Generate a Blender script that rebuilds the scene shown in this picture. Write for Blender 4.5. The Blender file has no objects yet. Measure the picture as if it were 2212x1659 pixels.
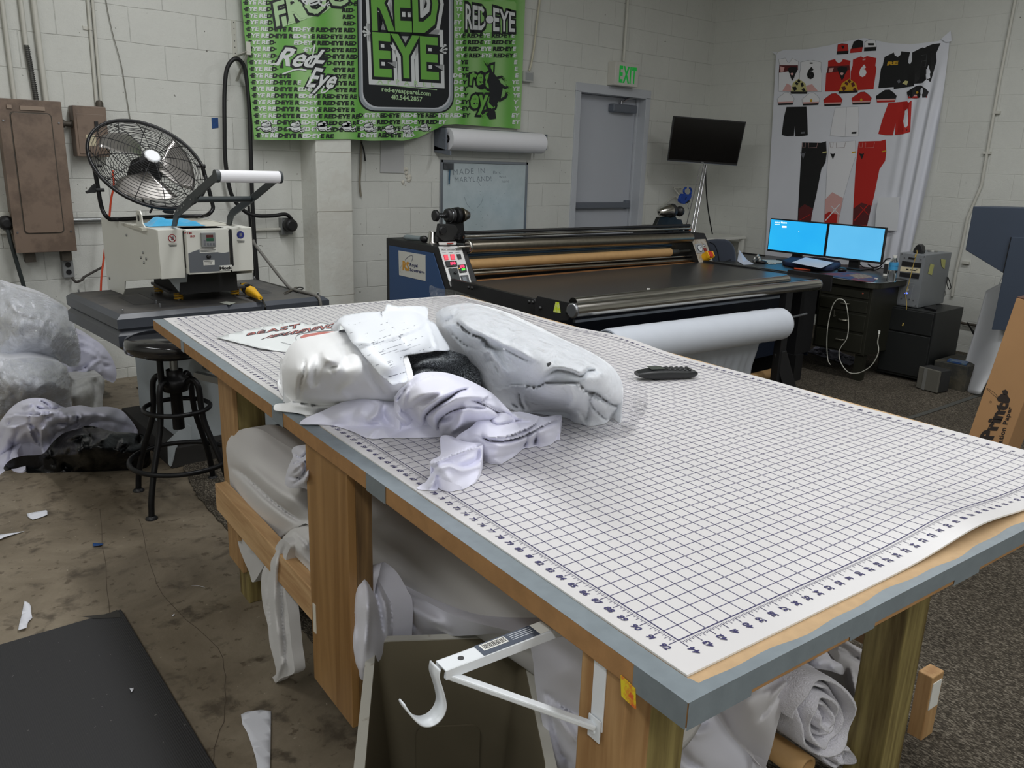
import bpy, bmesh, math, random
import numpy as np
from mathutils import Vector, Matrix, noise, geometry
random.seed(7)
SC = bpy.context.scene
COL = SC.collection
R_ = math.radians
# ---------------------------------------------------------------- camera calibration (metres, world: X along back wall, Y to back wall, Z up)
RW = [(0.766281,-0.641748,0.031201), (-0.147287,-0.222721,-0.963692), (0.625396,0.733863,-0.265188)]
FPX = 1752.696; CAMZ = 1.4707; YB = 5.6239; XR = 7.3939
TO = (0.9166,2.8692); TS = (-0.07330,-0.99731); TT = (0.99731,-0.07330)
TZ = 0.9
def ray(u, v):
    a, b = (u-1106)/FPX, (v-829.5)/FPX
    return Vector([RW[0][i]*a + RW[1][i]*b + RW[2][i] for i in range(3)])
CAM = Vector((0, 0, CAMZ))
def aZ(u, v, z): d = ray(u, v); return CAM + d*((z-CAMZ)/d.z)
def aY(u, v, y=None): d = ray(u, v); return CAM + d*((YB if y is None else y)/d.y)
def aX(u, v, x=None): d = ray(u, v); return CAM + d*((XR if x is None else x)/d.x)
def aP(u, v, p, n): d = ray(u, v); p = Vector(p); n = Vector(n); return CAM + d*(((p-CAM).dot(n))/d.dot(n))
def T(s, t, z=0.0): return Vector((TO[0]+TS[0]*s+TT[0]*t, TO[1]+TS[1]*s+TT[1]*t, z))   # table frame: s far->near, t left->right
def crop(pts, ox, oy, k): return [(ox+a/k, oy+b/k) for a, b in pts]
def lin(c):
    c /= 255.0
    return c/12.92 if c <= .04045 else ((c+.055)/1.055)**2.4
def C3(r, g, b): return (lin(r), lin(g), lin(b), 1.0)
def sst(a, b, x):
    t = min(1, max(0, (x-a)/(b-a))); return t*t*(3-2*t)
# ---------------------------------------------------------------- materials
MATS = {}
def mat(name, col=(.5,.5,.5,1), rough=.5, metal=0, spec=.5, var=0, vs=20, bump=0, bs=80, bd=.002, coat=0, emit=None, es=0, alpha=1, sheen=0, trans=0, col2=None, c2s=5, c2t=(.45,.6), sub=0):
    if name in MATS: return MATS[name]
    m = bpy.data.materials.new(name); m.use_nodes = True; nt = m.node_tree; N = nt.nodes; L = nt.links
    b = N['Principled BSDF']; b.inputs['Base Color'].default_value = col; b.inputs['Roughness'].default_value = rough
    b.inputs['Metallic'].default_value = metal; b.inputs['Specular IOR Level'].default_value = spec
    b.inputs['Coat Weight'].default_value = coat; b.inputs['Sheen Weight'].default_value = sheen
    b.inputs['Transmission Weight'].default_value = trans
    if sub:
        b.inputs['Subsurface Weight'].default_value = sub; b.inputs['Subsurface Radius'].default_value = (.01,.01,.01)
    if alpha < 1: b.inputs['Alpha'].default_value = alpha
    if emit: b.inputs['Emission Color'].default_value = emit; b.inputs['Emission Strength'].default_value = es
    tc = N.new('ShaderNodeTexCoord')
    src = None
    if col2:
        n = N.new('ShaderNodeTexNoise'); n.inputs['Scale'].default_value = c2s; n.inputs['Detail'].default_value = 6; n.inputs['Roughness'].default_value = .65
        L.new(tc.outputs['Object'], n.inputs['Vector'])
        r = N.new('ShaderNodeMapRange'); r.inputs[1].default_value = c2t[0]; r.inputs[2].default_value = c2t[1]; L.new(n.outputs['Fac'], r.inputs[0])
        mx = N.new('ShaderNodeMix'); mx.data_type = 'RGBA'; L.new(r.outputs[0], mx.inputs[0]); mx.inputs[6].default_value = col; mx.inputs[7].default_value = col2
        src = mx.outputs[2]; L.new(src, b.inputs['Base Color'])
    if var:
        n = N.new('ShaderNodeTexNoise'); n.inputs['Scale'].default_value = vs; n.inputs['Detail'].default_value = 5
        L.new(tc.outputs['Object'], n.inputs['Vector'])
        r = N.new('ShaderNodeMapRange'); r.inputs[3].default_value = 1-var; r.inputs[4].default_value = 1+var; r.inputs[1].default_value = .3; r.inputs[2].default_value = .7
        L.new(n.outputs['Fac'], r.inputs[0])
        h = N.new('ShaderNodeVectorMath'); h.operation = 'SCALE'; L.new(r.outputs[0], h.inputs['Scale'])
        if src: L.new(src, h.inputs[0])
        else: h.inputs[0].default_value = col[:3]
        L.new(h.outputs[0], b.inputs['Base Color'])
    if bump:
        n = N.new('ShaderNodeTexNoise'); n.inputs['Scale'].default_value = bs; n.inputs['Detail'].default_value = 4
        L.new(tc.outputs['Object'], n.inputs['Vector'])
        bp = N.new('ShaderNodeBump'); bp.inputs['Strength'].default_value = bump; bp.inputs['Distance'].default_value = bd
        L.new(n.outputs['Fac'], bp.inputs['Height']); L.new(bp.outputs[0], b.inputs['Normal'])
    MATS[name] = m
    return m
def nmath(N, L, op, a, b=None, c=None):
    n = N.new('ShaderNodeMath'); n.operation = op
    for i, x in enumerate((a, b, c)):
        if x is None: continue
        if isinstance(x, (int, float)): n.inputs[i].default_value = x
        else: L.new(x, n.inputs[i])
    return n.outputs[0]
# ---------------------------------------------------------------- objects
def tag(o, label=None, cat=None, group=None, kind=None):
    if label: o['label'] = label
    if cat: o['category'] = cat
    if group: o['group'] = group
    if kind: o['kind'] = kind
    return o
def thing(name, loc, label, cat, group=None):
    o = bpy.data.objects.new(name, None); COL.objects.link(o); o.location = loc; o.empty_display_size = .05
    o['_w'] = list(loc)
    return tag(o, label, cat, group)
def wloc(p): return Vector(p['_w']) if p is not None and '_w' in p else Vector((0,0,0))
class B:
    def __init__(s): s.v = []; s.f = []; s.mi = []; s.m = 0; s.sm = []; s.smooth = False
    def add(s, vs, fs, smooth=None):
        k = len(s.v); s.v += [Vector(a) for a in vs]; sm = s.smooth if smooth is None else smooth
        for f in fs: s.f.append([i+k for i in f]); s.mi.append(s.m); s.sm.append(sm)
        return s
    def box(s, x0, x1, y0, y1, z0, z1):
        vs = [(x,y,z) for x in (x0,x1) for y in (y0,y1) for z in (z0,z1)]
        return s.add(vs, [(0,1,3,2),(4,6,7,5),(0,4,5,1),(2,3,7,6),(0,2,6,4),(1,5,7,3)], False)
    def obox(s, c, ax, ay, az):     # centre and three half-extent vectors
        c, ax, ay, az = map(Vector, (c, ax, ay, az))
        vs = [c+ax*i+ay*j+az*k for i in (-1,1) for j in (-1,1) for k in (-1,1)]
        return s.add(vs, [(0,1,3,2),(4,6,7,5),(0,4,5,1),(2,3,7,6),(0,2,6,4),(1,5,7,3)], False)
    def bar(s, p0, p1, w, h, up=(0,0,1)):   # rectangular bar between points
        p0, p1 = Vector(p0), Vector(p1); d = (p1-p0); u = Vector(up)
        side = d.cross(u); side = side.normalized() if side.length > 1e-6 else Vector((1,0,0)); u = side.cross(d).normalized()
        return s.obox((p0+p1)/2, d/2, side*w/2, u*h/2)
    def cyl(s, p0, p1, r0, r1=None, seg=24, caps=True):
        p0, p1 = Vector(p0), Vector(p1); r1 = r0 if r1 is None else r1
        d = (p1-p0).normalized(); a = d.orthogonal().normalized(); b = d.cross(a)
        vs = []
        for p, r in ((p0, r0), (p1, r1)):
            for i in range(seg):
                t = 2*math.pi*i/seg; vs.append(p+a*(r*math.cos(t))+b*(r*math.sin(t)))
        s.add(vs, [(i, (i+1)%seg, seg+(i+1)%seg, seg+i) for i in range(seg)], True)
        if caps:
            s.add(vs, [list(range(seg))[::-1], [seg+i for i in range(seg)]], False)
        return s
    def lathe(s, o, axis, prof, seg=32):    # prof: (distance along axis, radius)
        o = Vector(o); d = Vector(axis).normalized(); a = d.orthogonal().normalized(); b = d.cross(a); vs = []
        for h, r in prof:
            for i in range(seg):
                t = 2*math.pi*i/seg; vs.append(o+d*h+a*(r*math.cos(t))+b*(r*math.sin(t)))
        fs = []
        for k in range(len(prof)-1):
            for i in range(seg): fs.append((k*seg+i, k*seg+(i+1)%seg, (k+1)*seg+(i+1)%seg, (k+1)*seg+i))
        s.add(vs, fs, True)
        s.add(vs[:seg], [list(range(seg))[::-1]], False); s.add(vs[-seg:], [list(range(seg))], False)
        return s
    def tube(s, pts, r, seg=10, smooth=True, closed=False, sub=6):
        pts = [Vector(p) for p in pts]
        if smooth and len(pts) > 2: pts = spline(pts, sub, closed)
        n = len(pts); vs = []; prev = None
        for i, p in enumerate(pts):
            d = (pts[(i+1)%n]-pts[i-1]) if closed else (pts[min(i+1,n-1)]-pts[max(i-1,0)])
            d.normalize()
            if prev is None: a = d.orthogonal().normalized()
            else: a = (prev - d*prev.dot(d)).normalized()
            prev = a; b = d.cross(a); rr = r(i/(n-1)) if callable(r) else r
            for k in range(seg):
                t = 2*math.pi*k/seg; vs.append(p+a*(rr*math.cos(t))+b*(rr*math.sin(t)))
        fs = []
        m = n if closed else n-1
        for i in range(m):
            j = (i+1)%n
            for k in range(seg): fs.append((i*seg+k, i*seg+(k+1)%seg, j*seg+(k+1)%seg, j*seg+k))
        s.add(vs, fs, True)
        if not closed:
            s.add(vs[:seg], [list(range(seg))[::-1]], False); s.add(vs[-seg:], [list(range(seg))], False)
        return s
    def sph(s, c, r, seg=20, rings=12, sc=(1,1,1)):
        c = Vector(c); vs = []
        for i in range(rings+1):
            ph = math.pi*i/rings
            for k in range(seg):
                t = 2*math.pi*k/seg; vs.append(c+Vector((r*sc[0]*math.sin(ph)*math.cos(t), r*sc[1]*math.sin(ph)*math.sin(t), r*sc[2]*math.cos(ph))))
        return s.add(vs, [(i*seg+k, (i+1)*seg+k, (i+1)*seg+(k+1)%seg, i*seg+(k+1)%seg) for i in range(rings) for k in range(seg)], True)
    def prism(s, poly, ext):        # planar polygon (3-D points) extruded by a vector
        poly = [Vector(p) for p in poly]; e = Vector(ext); n = len(poly)
        s.add(poly + [p+e for p in poly], [list(range(n))[::-1], [n+i for i in range(n)]] + [(i, (i+1)%n, n+(i+1)%n, n+i) for i in range(n)], False)
        return s
    def grid(s, fn, nu, nv, smooth=True, cu=False):
        vs = [fn(i/nu, j/nv) for i in range(nu+1) for j in range(nv+1)]
        return s.add(vs, [(i*(nv+1)+j, (i+1)*(nv+1)+j, (i+1)*(nv+1)+j+1, i*(nv+1)+j+1) for i in range(nu) for j in range(nv)], smooth)
    def build(s, name, mats, parent=None, recalc=True, bevel=0, bseg=2, solid=0, soff=0, sharp=None, sub=0, merge=0):
        if not isinstance(mats, (list, tuple)): mats = [mats]
        me = bpy.data.meshes.new(name); w = wloc(parent)
        me.from_pydata([tuple(a-w) for a in s.v], [], s.f)
        for m in mats: me.materials.append(m)
        me.polygons.foreach_set('material_index', s.mi); me.polygons.foreach_set('use_smooth', s.sm)
        me.validate(); me.update()
        bm = bmesh.new(); bm.from_mesh(me)
        if merge: bmesh.ops.remove_doubles(bm, verts=bm.verts, dist=merge)
        if recalc: bmesh.ops.recalc_face_normals(bm, faces=bm.faces)
        bm.to_mesh(me); bm.free()
        if sharp: me.set_sharp_from_angle(angle=R_(sharp))
        o = bpy.data.objects.new(name, me); COL.objects.link(o)
        if parent is not None: o.parent = parent
        o['_w'] = list(w)
        if sub:
            md = o.modifiers.new('Subsurf', 'SUBSURF'); md.levels = sub; md.render_levels = sub
        if solid:
            md = o.modifiers.new('Solid', 'SOLIDIFY'); md.thickness = solid; md.offset = soff
        if bevel:
            md = o.modifiers.new('Bevel', 'BEVEL'); md.width = bevel; md.segments = bseg; md.limit_method = 'ANGLE'; md.angle_limit = R_(40)
        return o
def spline(pts, sub=6, closed=False):
    out = []; n = len(pts)
    rng = range(n) if closed else range(n-1)
    for i in rng:
        if closed: p0, p1, p2, p3 = pts[i-1], pts[i], pts[(i+1)%n], pts[(i+2)%n]
        else:
            p1, p2 = pts[i], pts[i+1]
            p0 = pts[i-1] if i > 0 else p1*2-p2
            p3 = pts[i+2] if i+2 < n else p2*2-p1
        for k in range(sub):
            t = k/sub
            out.append(0.5*((2*p1)+(-p0+p2)*t+(2*p0-5*p1+4*p2-p3)*t*t+(-p0+3*p1-3*p2+p3)*t**3))
    if not closed: out.append(pts[-1].copy())
    return out
def dup(root, delta, label=None, group=None):
    r = root.copy(); COL.objects.link(r); r.location = root.location + Vector(delta)
    if label: r['label'] = label
    if group: r['group'] = group
    for ch in list(root.children):
        c = ch.copy(); COL.objects.link(c); c.parent = r
        for g in list(ch.children):
            d = g.copy(); COL.objects.link(d); d.parent = c
    return r
# ---------------------------------------------------------------- glyphs (built-in font outlines turned into flat meshes once per letter)
GL = {}
def glyph(ch, off=0.0):
    key = (ch, off)
    if key in GL: return GL[key]
    cu = bpy.data.curves.new('g', 'FONT'); cu.body = ch; cu.size = 1; cu.resolution_u = 2; cu.offset = off; cu.fill_mode = 'FRONT'
    ob = bpy.data.objects.new('g', cu); COL.objects.link(ob)
    dg = bpy.context.evaluated_depsgraph_get()
    me = bpy.data.meshes.new_from_object(ob.evaluated_get(dg))
    vs = [(v.co.x, v.co.y) for v in me.vertices]; fs = [list(p.vertices) for p in me.polygons]
    bpy.data.objects.remove(ob); bpy.data.curves.remove(cu); bpy.data.meshes.remove(me)
    GL[key] = (vs, fs)
    return GL[key]
def gw(ch):
    if ch == ' ': return 0.0, .28
    vs = glyph(ch)[0]; xs = [a for a, b in vs]
    return min(xs), max(xs)-min(xs)
for _c in set('0123456789ABCDEFGHIJKLMNOPRSTVWXYadegilmnoprtvyu.-·!6/cfhkqsz®'): glyph(_c)
def layout(txt, sp=.12):
    x = 0; out = []
    for c in txt:
        x0, w = gw(c)
        if c != ' ': out.append((c, x-x0))
        x += w+sp
    return out, max(x-sp, .01)
def text(b, txt, fn, off=0.0, sp=.12, cap=.73, shear=0, pick=None):
    """adds lettering to builder b; fn maps (0..1 along the line, 0..1 cap height) to a point in space"""
    lo, W = layout(txt, sp)
    for c, x in lo:
        vs, fs = glyph(c, off)
        if pick is not None:
            k = pick((x+gw(c)[0]+gw(c)[1]/2)/W)
            if k is None: continue
            b.m = k
        b.add([fn((x+a+shear*q)/W, q/cap) for a, q in vs], fs, False)
def quadfn(q, surf):
    """q: four pixel corners bottom-left, bottom-right, top-right, top-left"""
    def fn(a, h):
        u = (q[0][0]*(1-a)+q[1][0]*a)*(1-h)+(q[3][0]*(1-a)+q[2][0]*a)*h
        v = (q[0][1]*(1-a)+q[1][1]*a)*(1-h)+(q[3][1]*(1-a)+q[2][1]*a)*h
        return surf(u, v)
    return fn
def fillpoly(b, pts, surf=None, maxlen=0, smooth=False):
    """filled polygon given as 2-D points, optionally refined, mapped by surf(x,y)"""
    pts = [Vector((p[0], p[1])) for p in pts]
    if maxlen:
        q = []
        for i, p in enumerate(pts):
            n = pts[(i+1)%len(pts)]; k = max(1, int((n-p).length/maxlen))
            q += [p.lerp(n, j/k) for j in range(k)]
        xs = [p.x for p in pts]; ys = [p.y for p in pts]; extra = []
        x = min(xs)+maxlen/2
        while x < max(xs):
            y = min(ys)+maxlen/2
            while y < max(ys):
                extra.append(Vector((x+random.uniform(-.1,.1)*maxlen, y+random.uniform(-.1,.1)*maxlen))); y += maxlen
            x += maxlen
        n = len(q)
        res = geometry.delaunay_2d_cdt(q+extra, [(i, (i+1)%n) for i in range(n)], [], 0, 1e-6)
        vs, fs0 = res[0], res[2]
        fs = []
        for f in fs0:
            c = sum((vs[i] for i in f), Vector((0,0)))/len(f)
            if inpoly(c.x, c.y, q): fs.append(f)
    else:
        res = geometry.delaunay_2d_cdt(pts, [(i, (i+1)%len(pts)) for i in range(len(pts))], [], 1, 1e-6)
        vs, fs = res[0], res[2]
        fs = [f for f in fs if inpoly(sum(vs[i].x for i in f)/len(f), sum(vs[i].y for i in f)/len(f), pts)]
    mp = surf or (lambda x, y: Vector((x, y, 0)))
    b.add([mp(p.x, p.y) for p in vs], fs, smooth)
def inpoly(x, y, P):
    c = False; n = len(P)
    for i in range(n):
        a, b = P[i], P[i-1]
        if (a[1] > y) != (b[1] > y) and x < (b[0]-a[0])*(y-a[1])/(b[1]-a[1])+a[0]: c = not c
    return c
def ring(cx, cy, rx, ry, n=24, a0=0, a1=360): return [(cx+rx*math.cos(R_(a0+(a1-a0)*i/n)), cy+ry*math.sin(R_(a0+(a1-a0)*i/n))) for i in range(n)]
def rrect(x0, y0, x1, y1, r, n=6):
    out = []
    for cx, cy, a in ((x1-r, y1-r, 0), (x0+r, y1-r, 90), (x0+r, y0+r, 180), (x1-r, y0+r, 270)):
        out += [(cx+r*math.cos(R_(a+90*i/n)), cy+r*math.sin(R_(a+90*i/n))) for i in range(n+1)]
    return out
def stroke(b, pts, w, surf, closed=False):
    """thin ribbon along 2-D points"""
    P = [Vector((p[0], p[1])) for p in pts]; n = len(P); L = []; Rr = []
    for i in range(n):
        d = (P[(i+1)%n]-P[i-1]) if closed else (P[min(i+1,n-1)]-P[max(i-1,0)])
        d = d.normalized() if d.length > 0 else Vector((1,0)); nn = Vector((-d.y, d.x))*w/2
        L.append(P[i]+nn); Rr.append(P[i]-nn)
    vs = [surf(p.x, p.y) for p in L+Rr]; m = n if closed else n-1
    b.add(vs, [(i, (i+1)%n, n+(i+1)%n, n+i) for i in range(m)], False)
def lines(b, q, n, surf, w=1.2, fill=.8):
    """rows of tiny unreadable print inside a pixel quad"""
    fn = quadfn(q, surf)
    for i in range(n):
        y = 1-(i+.5)/n; x = 0
        L = fill*random.uniform(.75, 1)
        b.add([fn(0, y-.18/n*w), fn(L, y-.18/n*w), fn(L, y+.18/n*w), fn(0, y+.18/n*w)], [(0,1,2,3)], False)
# ================================================================ setting
def block_wall_mat(name, axis, off, base, jd_=.26, jb=-.0028):
    m = bpy.data.materials.new(name); m.use_nodes = True; nt = m.node_tree; N = nt.nodes; L = nt.links; b = N['Principled BSDF']
    g = N.new('ShaderNodeNewGeometry'); sx = N.new('ShaderNodeSeparateXYZ'); L.new(g.outputs['Position'], sx.inputs[0])
    cx = N.new('ShaderNodeCombineXYZ')
    # slight wobble so that the joints are hand-laid
    wn = N.new('ShaderNodeTexNoise'); wn.inputs['Scale'].default_value = 3; L.new(g.outputs['Position'], wn.inputs['Vector'])
    wob = nmath(N, L, 'MULTIPLY_ADD', wn.outputs['Fac'], .016, -.008)
    h = nmath(N, L, 'SUBTRACT', sx.outputs[axis], off)
    L.new(nmath(N, L, 'ADD', h, wob), cx.inputs[0])
    L.new(nmath(N, L, 'ADD', nmath(N, L, 'SUBTRACT', sx.outputs[2], 1.0804-.2032*8), wob), cx.inputs[1])
    br = N.new('ShaderNodeTexBrick'); L.new(cx.outputs[0], br.inputs['Vector'])
    br.inputs['Scale'].default_value = 1; br.inputs['Mortar Size'].default_value = .0042; br.inputs['Mortar Smooth'].default_value = .9
    br.inputs['Brick Width'].default_value = .4064; br.inputs['Row Height'].default_value = .2032; br.offset = .5; br.offset_frequency = 2
    br.inputs['Bias'].default_value = 0
    n1 = N.new('ShaderNodeTexNoise'); n1.inputs['Scale'].default_value = 1.6; n1.inputs['Detail'].default_value = 8; n1.inputs['Roughness'].default_value = .7; L.new(g.outputs['Position'], n1.inputs['Vector'])
    n2 = N.new('ShaderNodeTexNoise'); n2.inputs['Scale'].default_value = 60; n2.inputs['Detail'].default_value = 6; L.new(g.outputs['Position'], n2.inputs['Vector'])
    n3 = N.new('ShaderNodeTexNoise'); n3.inputs['Scale'].default_value = 9; n3.inputs['Detail'].default_value = 9; n3.inputs['Roughness'].default_value = .8; L.new(g.outputs['Position'], n3.inputs['Vector'])
    # dirt collected in the joints, patchy; a few scuffed spots
    dirt = N.new('ShaderNodeMapRange'); dirt.inputs[1].default_value = .42; dirt.inputs[2].default_value = .62; L.new(n3.outputs['Fac'], dirt.inputs[0])
    jd = nmath(N, L, 'MULTIPLY', br.outputs['Fac'], nmath(N, L, 'MULTIPLY_ADD', dirt.outputs[0], jd_, .02))
    sp = N.new('ShaderNodeMapRange'); sp.inputs[1].default_value = .71; sp.inputs[2].default_value = .76; L.new(n3.outputs['Fac'], sp.inputs[0])
    sp2 = nmath(N, L, 'MULTIPLY', sp.outputs[0], .55)
    ns = N.new('ShaderNodeTexNoise'); ns.inputs['Scale'].default_value = 38; ns.inputs['Detail'].default_value = 2; L.new(g.outputs['Position'], ns.inputs['Vector'])
    pk = N.new('ShaderNodeMapRange'); pk.inputs[1].default_value = .755; pk.inputs[2].default_value = .79; L.new(ns.outputs['Fac'], pk.inputs[0])
    tot = nmath(N, L, 'MAXIMUM', nmath(N, L, 'MAXIMUM', jd, sp2), nmath(N, L, 'MULTIPLY', pk.outputs[0], .8))
    v = N.new('ShaderNodeMapRange'); v.inputs[3].default_value = .94; v.inputs[4].default_value = 1.04; v.inputs[1].default_value = .3; v.inputs[2].default_value = .7; L.new(n1.outputs['Fac'], v.inputs[0])
    mx = N.new('ShaderNodeMix'); mx.data_type = 'RGBA'; L.new(tot, mx.inputs[0]); mx.inputs[6].default_value = base; mx.inputs[7].default_value = C3(72,66,56)
    sc = N.new('ShaderNodeVectorMath'); sc.operation = 'SCALE'; L.new(mx.outputs[2], sc.inputs[0]); L.new(v.outputs[0], sc.inputs['Scale']); L.new(sc.outputs[0], b.inputs['Base Color'])
    hgt = nmath(N, L, 'ADD', nmath(N, L, 'MULTIPLY', br.outputs['Fac'], jb), nmath(N, L, 'ADD', nmath(N, L, 'MULTIPLY', n2.outputs['Fac'], .0016), nmath(N, L, 'ADD', nmath(N, L, 'MULTIPLY', n3.outputs['Fac'], .006), nmath(N, L, 'MULTIPLY', pk.outputs[0], -.003))))
    bp = N.new('ShaderNodeBump'); bp.inputs['Strength'].default_value = .8; bp.inputs['Distance'].default_value = 1; L.new(hgt, bp.inputs['Height']); L.new(bp.outputs[0], b.inputs['Normal'])
    b.inputs['Roughness'].default_value = .55; b.inputs['Specular IOR Level'].default_value = .35
    return m
WALLC = C3(212,213,207)
M_wb = block_wall_mat('painted_block_back', 0, .0054, WALLC)
M_wr = block_wall_mat('painted_block_right', 1, .12, WALLC, .12, -.0014)
M_plain = mat('painted_plain', WALLC, .55, var=.04, vs=3, bump=.3, bs=40, bd=.004)
XL, YF, ZC = -3.2, -3.4, 3.9
DX0, DX1, DZ = 5.49, 6.405, 2.105
b = B(); b.box(XL, DX0, YB, YB+.25, 0, ZC).box(DX1, XR+.2, YB, YB+.25, 0, ZC).box(DX0, DX1, YB, YB+.25, DZ, ZC)
b.build('wall_back', M_wb, merge=1e-5)['kind'] = 'structure'
b = B(); b.box(XR, XR+.2, YF, YB, 0, ZC); b.build('wall_right', M_wr)['kind'] = 'structure'
b = B(); b.box(XL-.2, XL, YF, YB, 0, ZC); b.build('wall_left', M_plain)['kind'] = 'structure'
b = B(); b.box(XL-.2, XR+.2, YF-.2, YF, 0, ZC); b.build('wall_front', M_plain)['kind'] = 'structure'
b = B(); b.box(XL-.2, XR+.2, YF-.2, YB+.25, ZC, ZC+.1); b.build('ceiling', mat('ceiling_paint', C3(200,198,190), .8, var=.05, vs=4))['kind'] = 'structure'
# pilaster built out of the back wall
b = B(); b.box(2.725, 3.005, 5.384, YB+.02, 0, ZC)
b.build('trim_1', M_plain2 if 'M_plain2' in globals() else mat('painted_pilaster', C3(212,213,206), .5, col2=C3(206,205,197), c2s=4, bump=.5, bs=30, bd=.006), bevel=.008)['kind'] = 'structure'
b = B()
for z in (.47, 1.08, 1.49): b.box(2.722, 3.008, 5.3825, 5.39, z-.002, z+.002)
tag(b.build('trim_2', mat('pilaster_joint', C3(160,157,146), .7, var=.1, vs=9)), kind='structure')
# ---- concrete floor
m = bpy.data.materials.new('stained_concrete'); m.use_nodes = True; nt = m.node_tree; N = nt.nodes; L = nt.links; bs = N['Principled BSDF']
g = N.new('ShaderNodeNewGeometry')
def nz(scale, det=6, ro=.6, dist=0):
    n = N.new('ShaderNodeTexNoise'); n.inputs['Scale'].default_value = scale; n.inputs['Detail'].default_value = det; n.inputs['Roughness'].default_value = ro; n.inputs['Distortion'].default_value = dist
    L.new(g.outputs['Position'], n.inputs['Vector']); return n.outputs['Fac']
cr = N.new('ShaderNodeValToRGB'); L.new(nz(2.2, 9, .65, .6), cr.inputs[0])
e = cr.color_ramp.elements; e[0].position = .3; e[0].color = C3(96,86,71); e[1].position = .66; e[1].color = C3(140,129,111)
k = e.new(.48); k.color = C3(119,108,91)
st = N.new('ShaderNodeMapRange'); st.inputs[1].default_value = .55; st.inputs[2].default_value = .66; L.new(nz(7.5, 7, .62, .3), st.inputs[0])
st2 = N.new('ShaderNodeMapRange'); st2.inputs[1].default_value = .60; st2.inputs[2].default_value = .66; L.new(nz(24, 4, .6), st2.inputs[0])
sp = N.new('ShaderNodeMapRange'); sp.inputs[1].default_value = .70; sp.inputs[2].default_value = .74; L.new(nz(55, 3, .6), sp.inputs[0])
mx = N.new('ShaderNodeMix'); mx.data_type = 'RGBA'; L.new(nmath(N, L, 'MULTIPLY', st.outputs[0], .8), mx.inputs[0]); L.new(cr.outputs[0], mx.inputs[6]); mx.inputs[7].default_value = C3(66,57,46)
mx2 = N.new('ShaderNodeMix'); mx2.data_type = 'RGBA'; L.new(nmath(N, L, 'MULTIPLY', st2.outputs[0], .7), mx2.inputs[0]); L.new(mx.outputs[2], mx2.inputs[6]); mx2.inputs[7].default_value = C3(72,60,46)
mx3 = N.new('ShaderNodeMix'); mx3.data_type = 'RGBA'; L.new(nmath(N, L, 'MULTIPLY', sp.outputs[0], .5), mx3.inputs[0]); L.new(mx2.outputs[2], mx3.inputs[6]); mx3.inputs[7].default_value = C3(200,190,170)
L.new(mx3.outputs[2], bs.inputs['Base Color'])
rr = N.new('ShaderNodeMapRange'); rr.inputs[3].default_value = .38; rr.inputs[4].default_value = .7; L.new(nz(4), rr.inputs[0]); L.new(rr.outputs[0], bs.inputs['Roughness'])
bp = N.new('ShaderNodeBump'); bp.inputs['Strength'].default_value = .35; bp.inputs['Distance'].default_value = .004; L.new(nz(30, 8), bp.inputs['Height']); L.new(bp.outputs[0], bs.inputs['Normal'])
b = B(); b.box(XL-.2, XR+.2, YF-.2, YB+.25, -.1, 0); b.build('floor', m)['kind'] = 'structure'
# crack lines in the slab
b = B()
for P in ([(300,1120),(330,1230),(362,1300),(470,1400),(487,1500),(480,1560),(455,1659)], [(215,1100),(225,1200),(240,1330)]):
    q = [aZ(u, v, 0) for u, v in P]; q = spline(q, 5)
    stroke(b, [(p.x+random.uniform(-.004,.004), p.y+random.uniform(-.004,.004)) for p in q], .0022, lambda x, y: Vector((x, y, .0006)))
tag(b.build('trim_3', mat('floor_crack', C3(84,74,62), .9)), kind='structure')
# ---- carpet
m = bpy.data.materials.new('loop_carpet'); m.use_nodes = True; nt = m.node_tree; N = nt.nodes; L = nt.links; bs = N['Principled BSDF']; g = N.new('ShaderNodeNewGeometry')
mp = N.new('ShaderNodeMapping'); mp.inputs['Rotation'].default_value = (0,0,.6); mp.inputs['Scale'].default_value = (1, .45, 1); L.new(g.outputs['Position'], mp.inputs[0])
n = N.new('ShaderNodeTexNoise'); n.inputs['Scale'].default_value = 230; n.inputs['Detail'].default_value = 3; L.new(mp.outputs[0], n.inputs['Vector'])
n2 = N.new('ShaderNodeTexNoise'); n2.inputs['Scale'].default_value = 3; n2.inputs['Detail'].default_value = 6; L.new(g.outputs['Position'], n2.inputs['Vector'])
cr = N.new('ShaderNodeValToRGB'); L.new(n.outputs['Fac'], cr.inputs[0]); e = cr.color_ramp.elements
e[0].position = .38; e[0].color = C3(52,48,42); e[1].position = .70; e[1].color = C3(128,121,109); k = e.new(.52); k.color = C3(78,72,63)
v = N.new('ShaderNodeMapRange'); v.inputs[3].default_value = .6; v.inputs[4].default_value = 1.25; L.new(n2.outputs['Fac'], v.inputs[0])
sc = N.new('ShaderNodeVectorMath'); sc.operation = 'SCALE'; L.new(cr.outputs[0], sc.inputs[0]); L.new(v.outputs[0], sc.inputs['Scale']); L.new(sc.outputs[0], bs.inputs['Base Color'])
bs.inputs['Roughness'].default_value = .95; bs.inputs['Specular IOR Level'].default_value = .1
bp = N.new('ShaderNodeBump'); bp.inputs['Strength'].default_value = .7; bp.inputs['Distance'].default_value = .004; L.new(n.outputs['Fac'], bp.inputs['Height']); L.new(bp.outputs[0], bs.inputs['Normal'])
M_carpet = m
edge = [(1.40,YB-.3),(1.36,4.6),(1.29,4.15),(1.16,3.75),(1.10,3.4),(1.075,3.0),(1.05,2.7),(1.0,2.4),(.985,2.0),(.98,1.0),(.97,YF+.3)]
e2 = []
for i in range(len(edge)-1):
    for k in range(18):
        t = k/18; e2.append((edge[i][0]*(1-t)+edge[i+1][0]*t+random.uniform(-.004,.004), edge[i][1]*(1-t)+edge[i+1][1]*t))
b = B(); P = e2+[(XR-.02,YF+.3),(XR-.02,YB-.3)]
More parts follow.
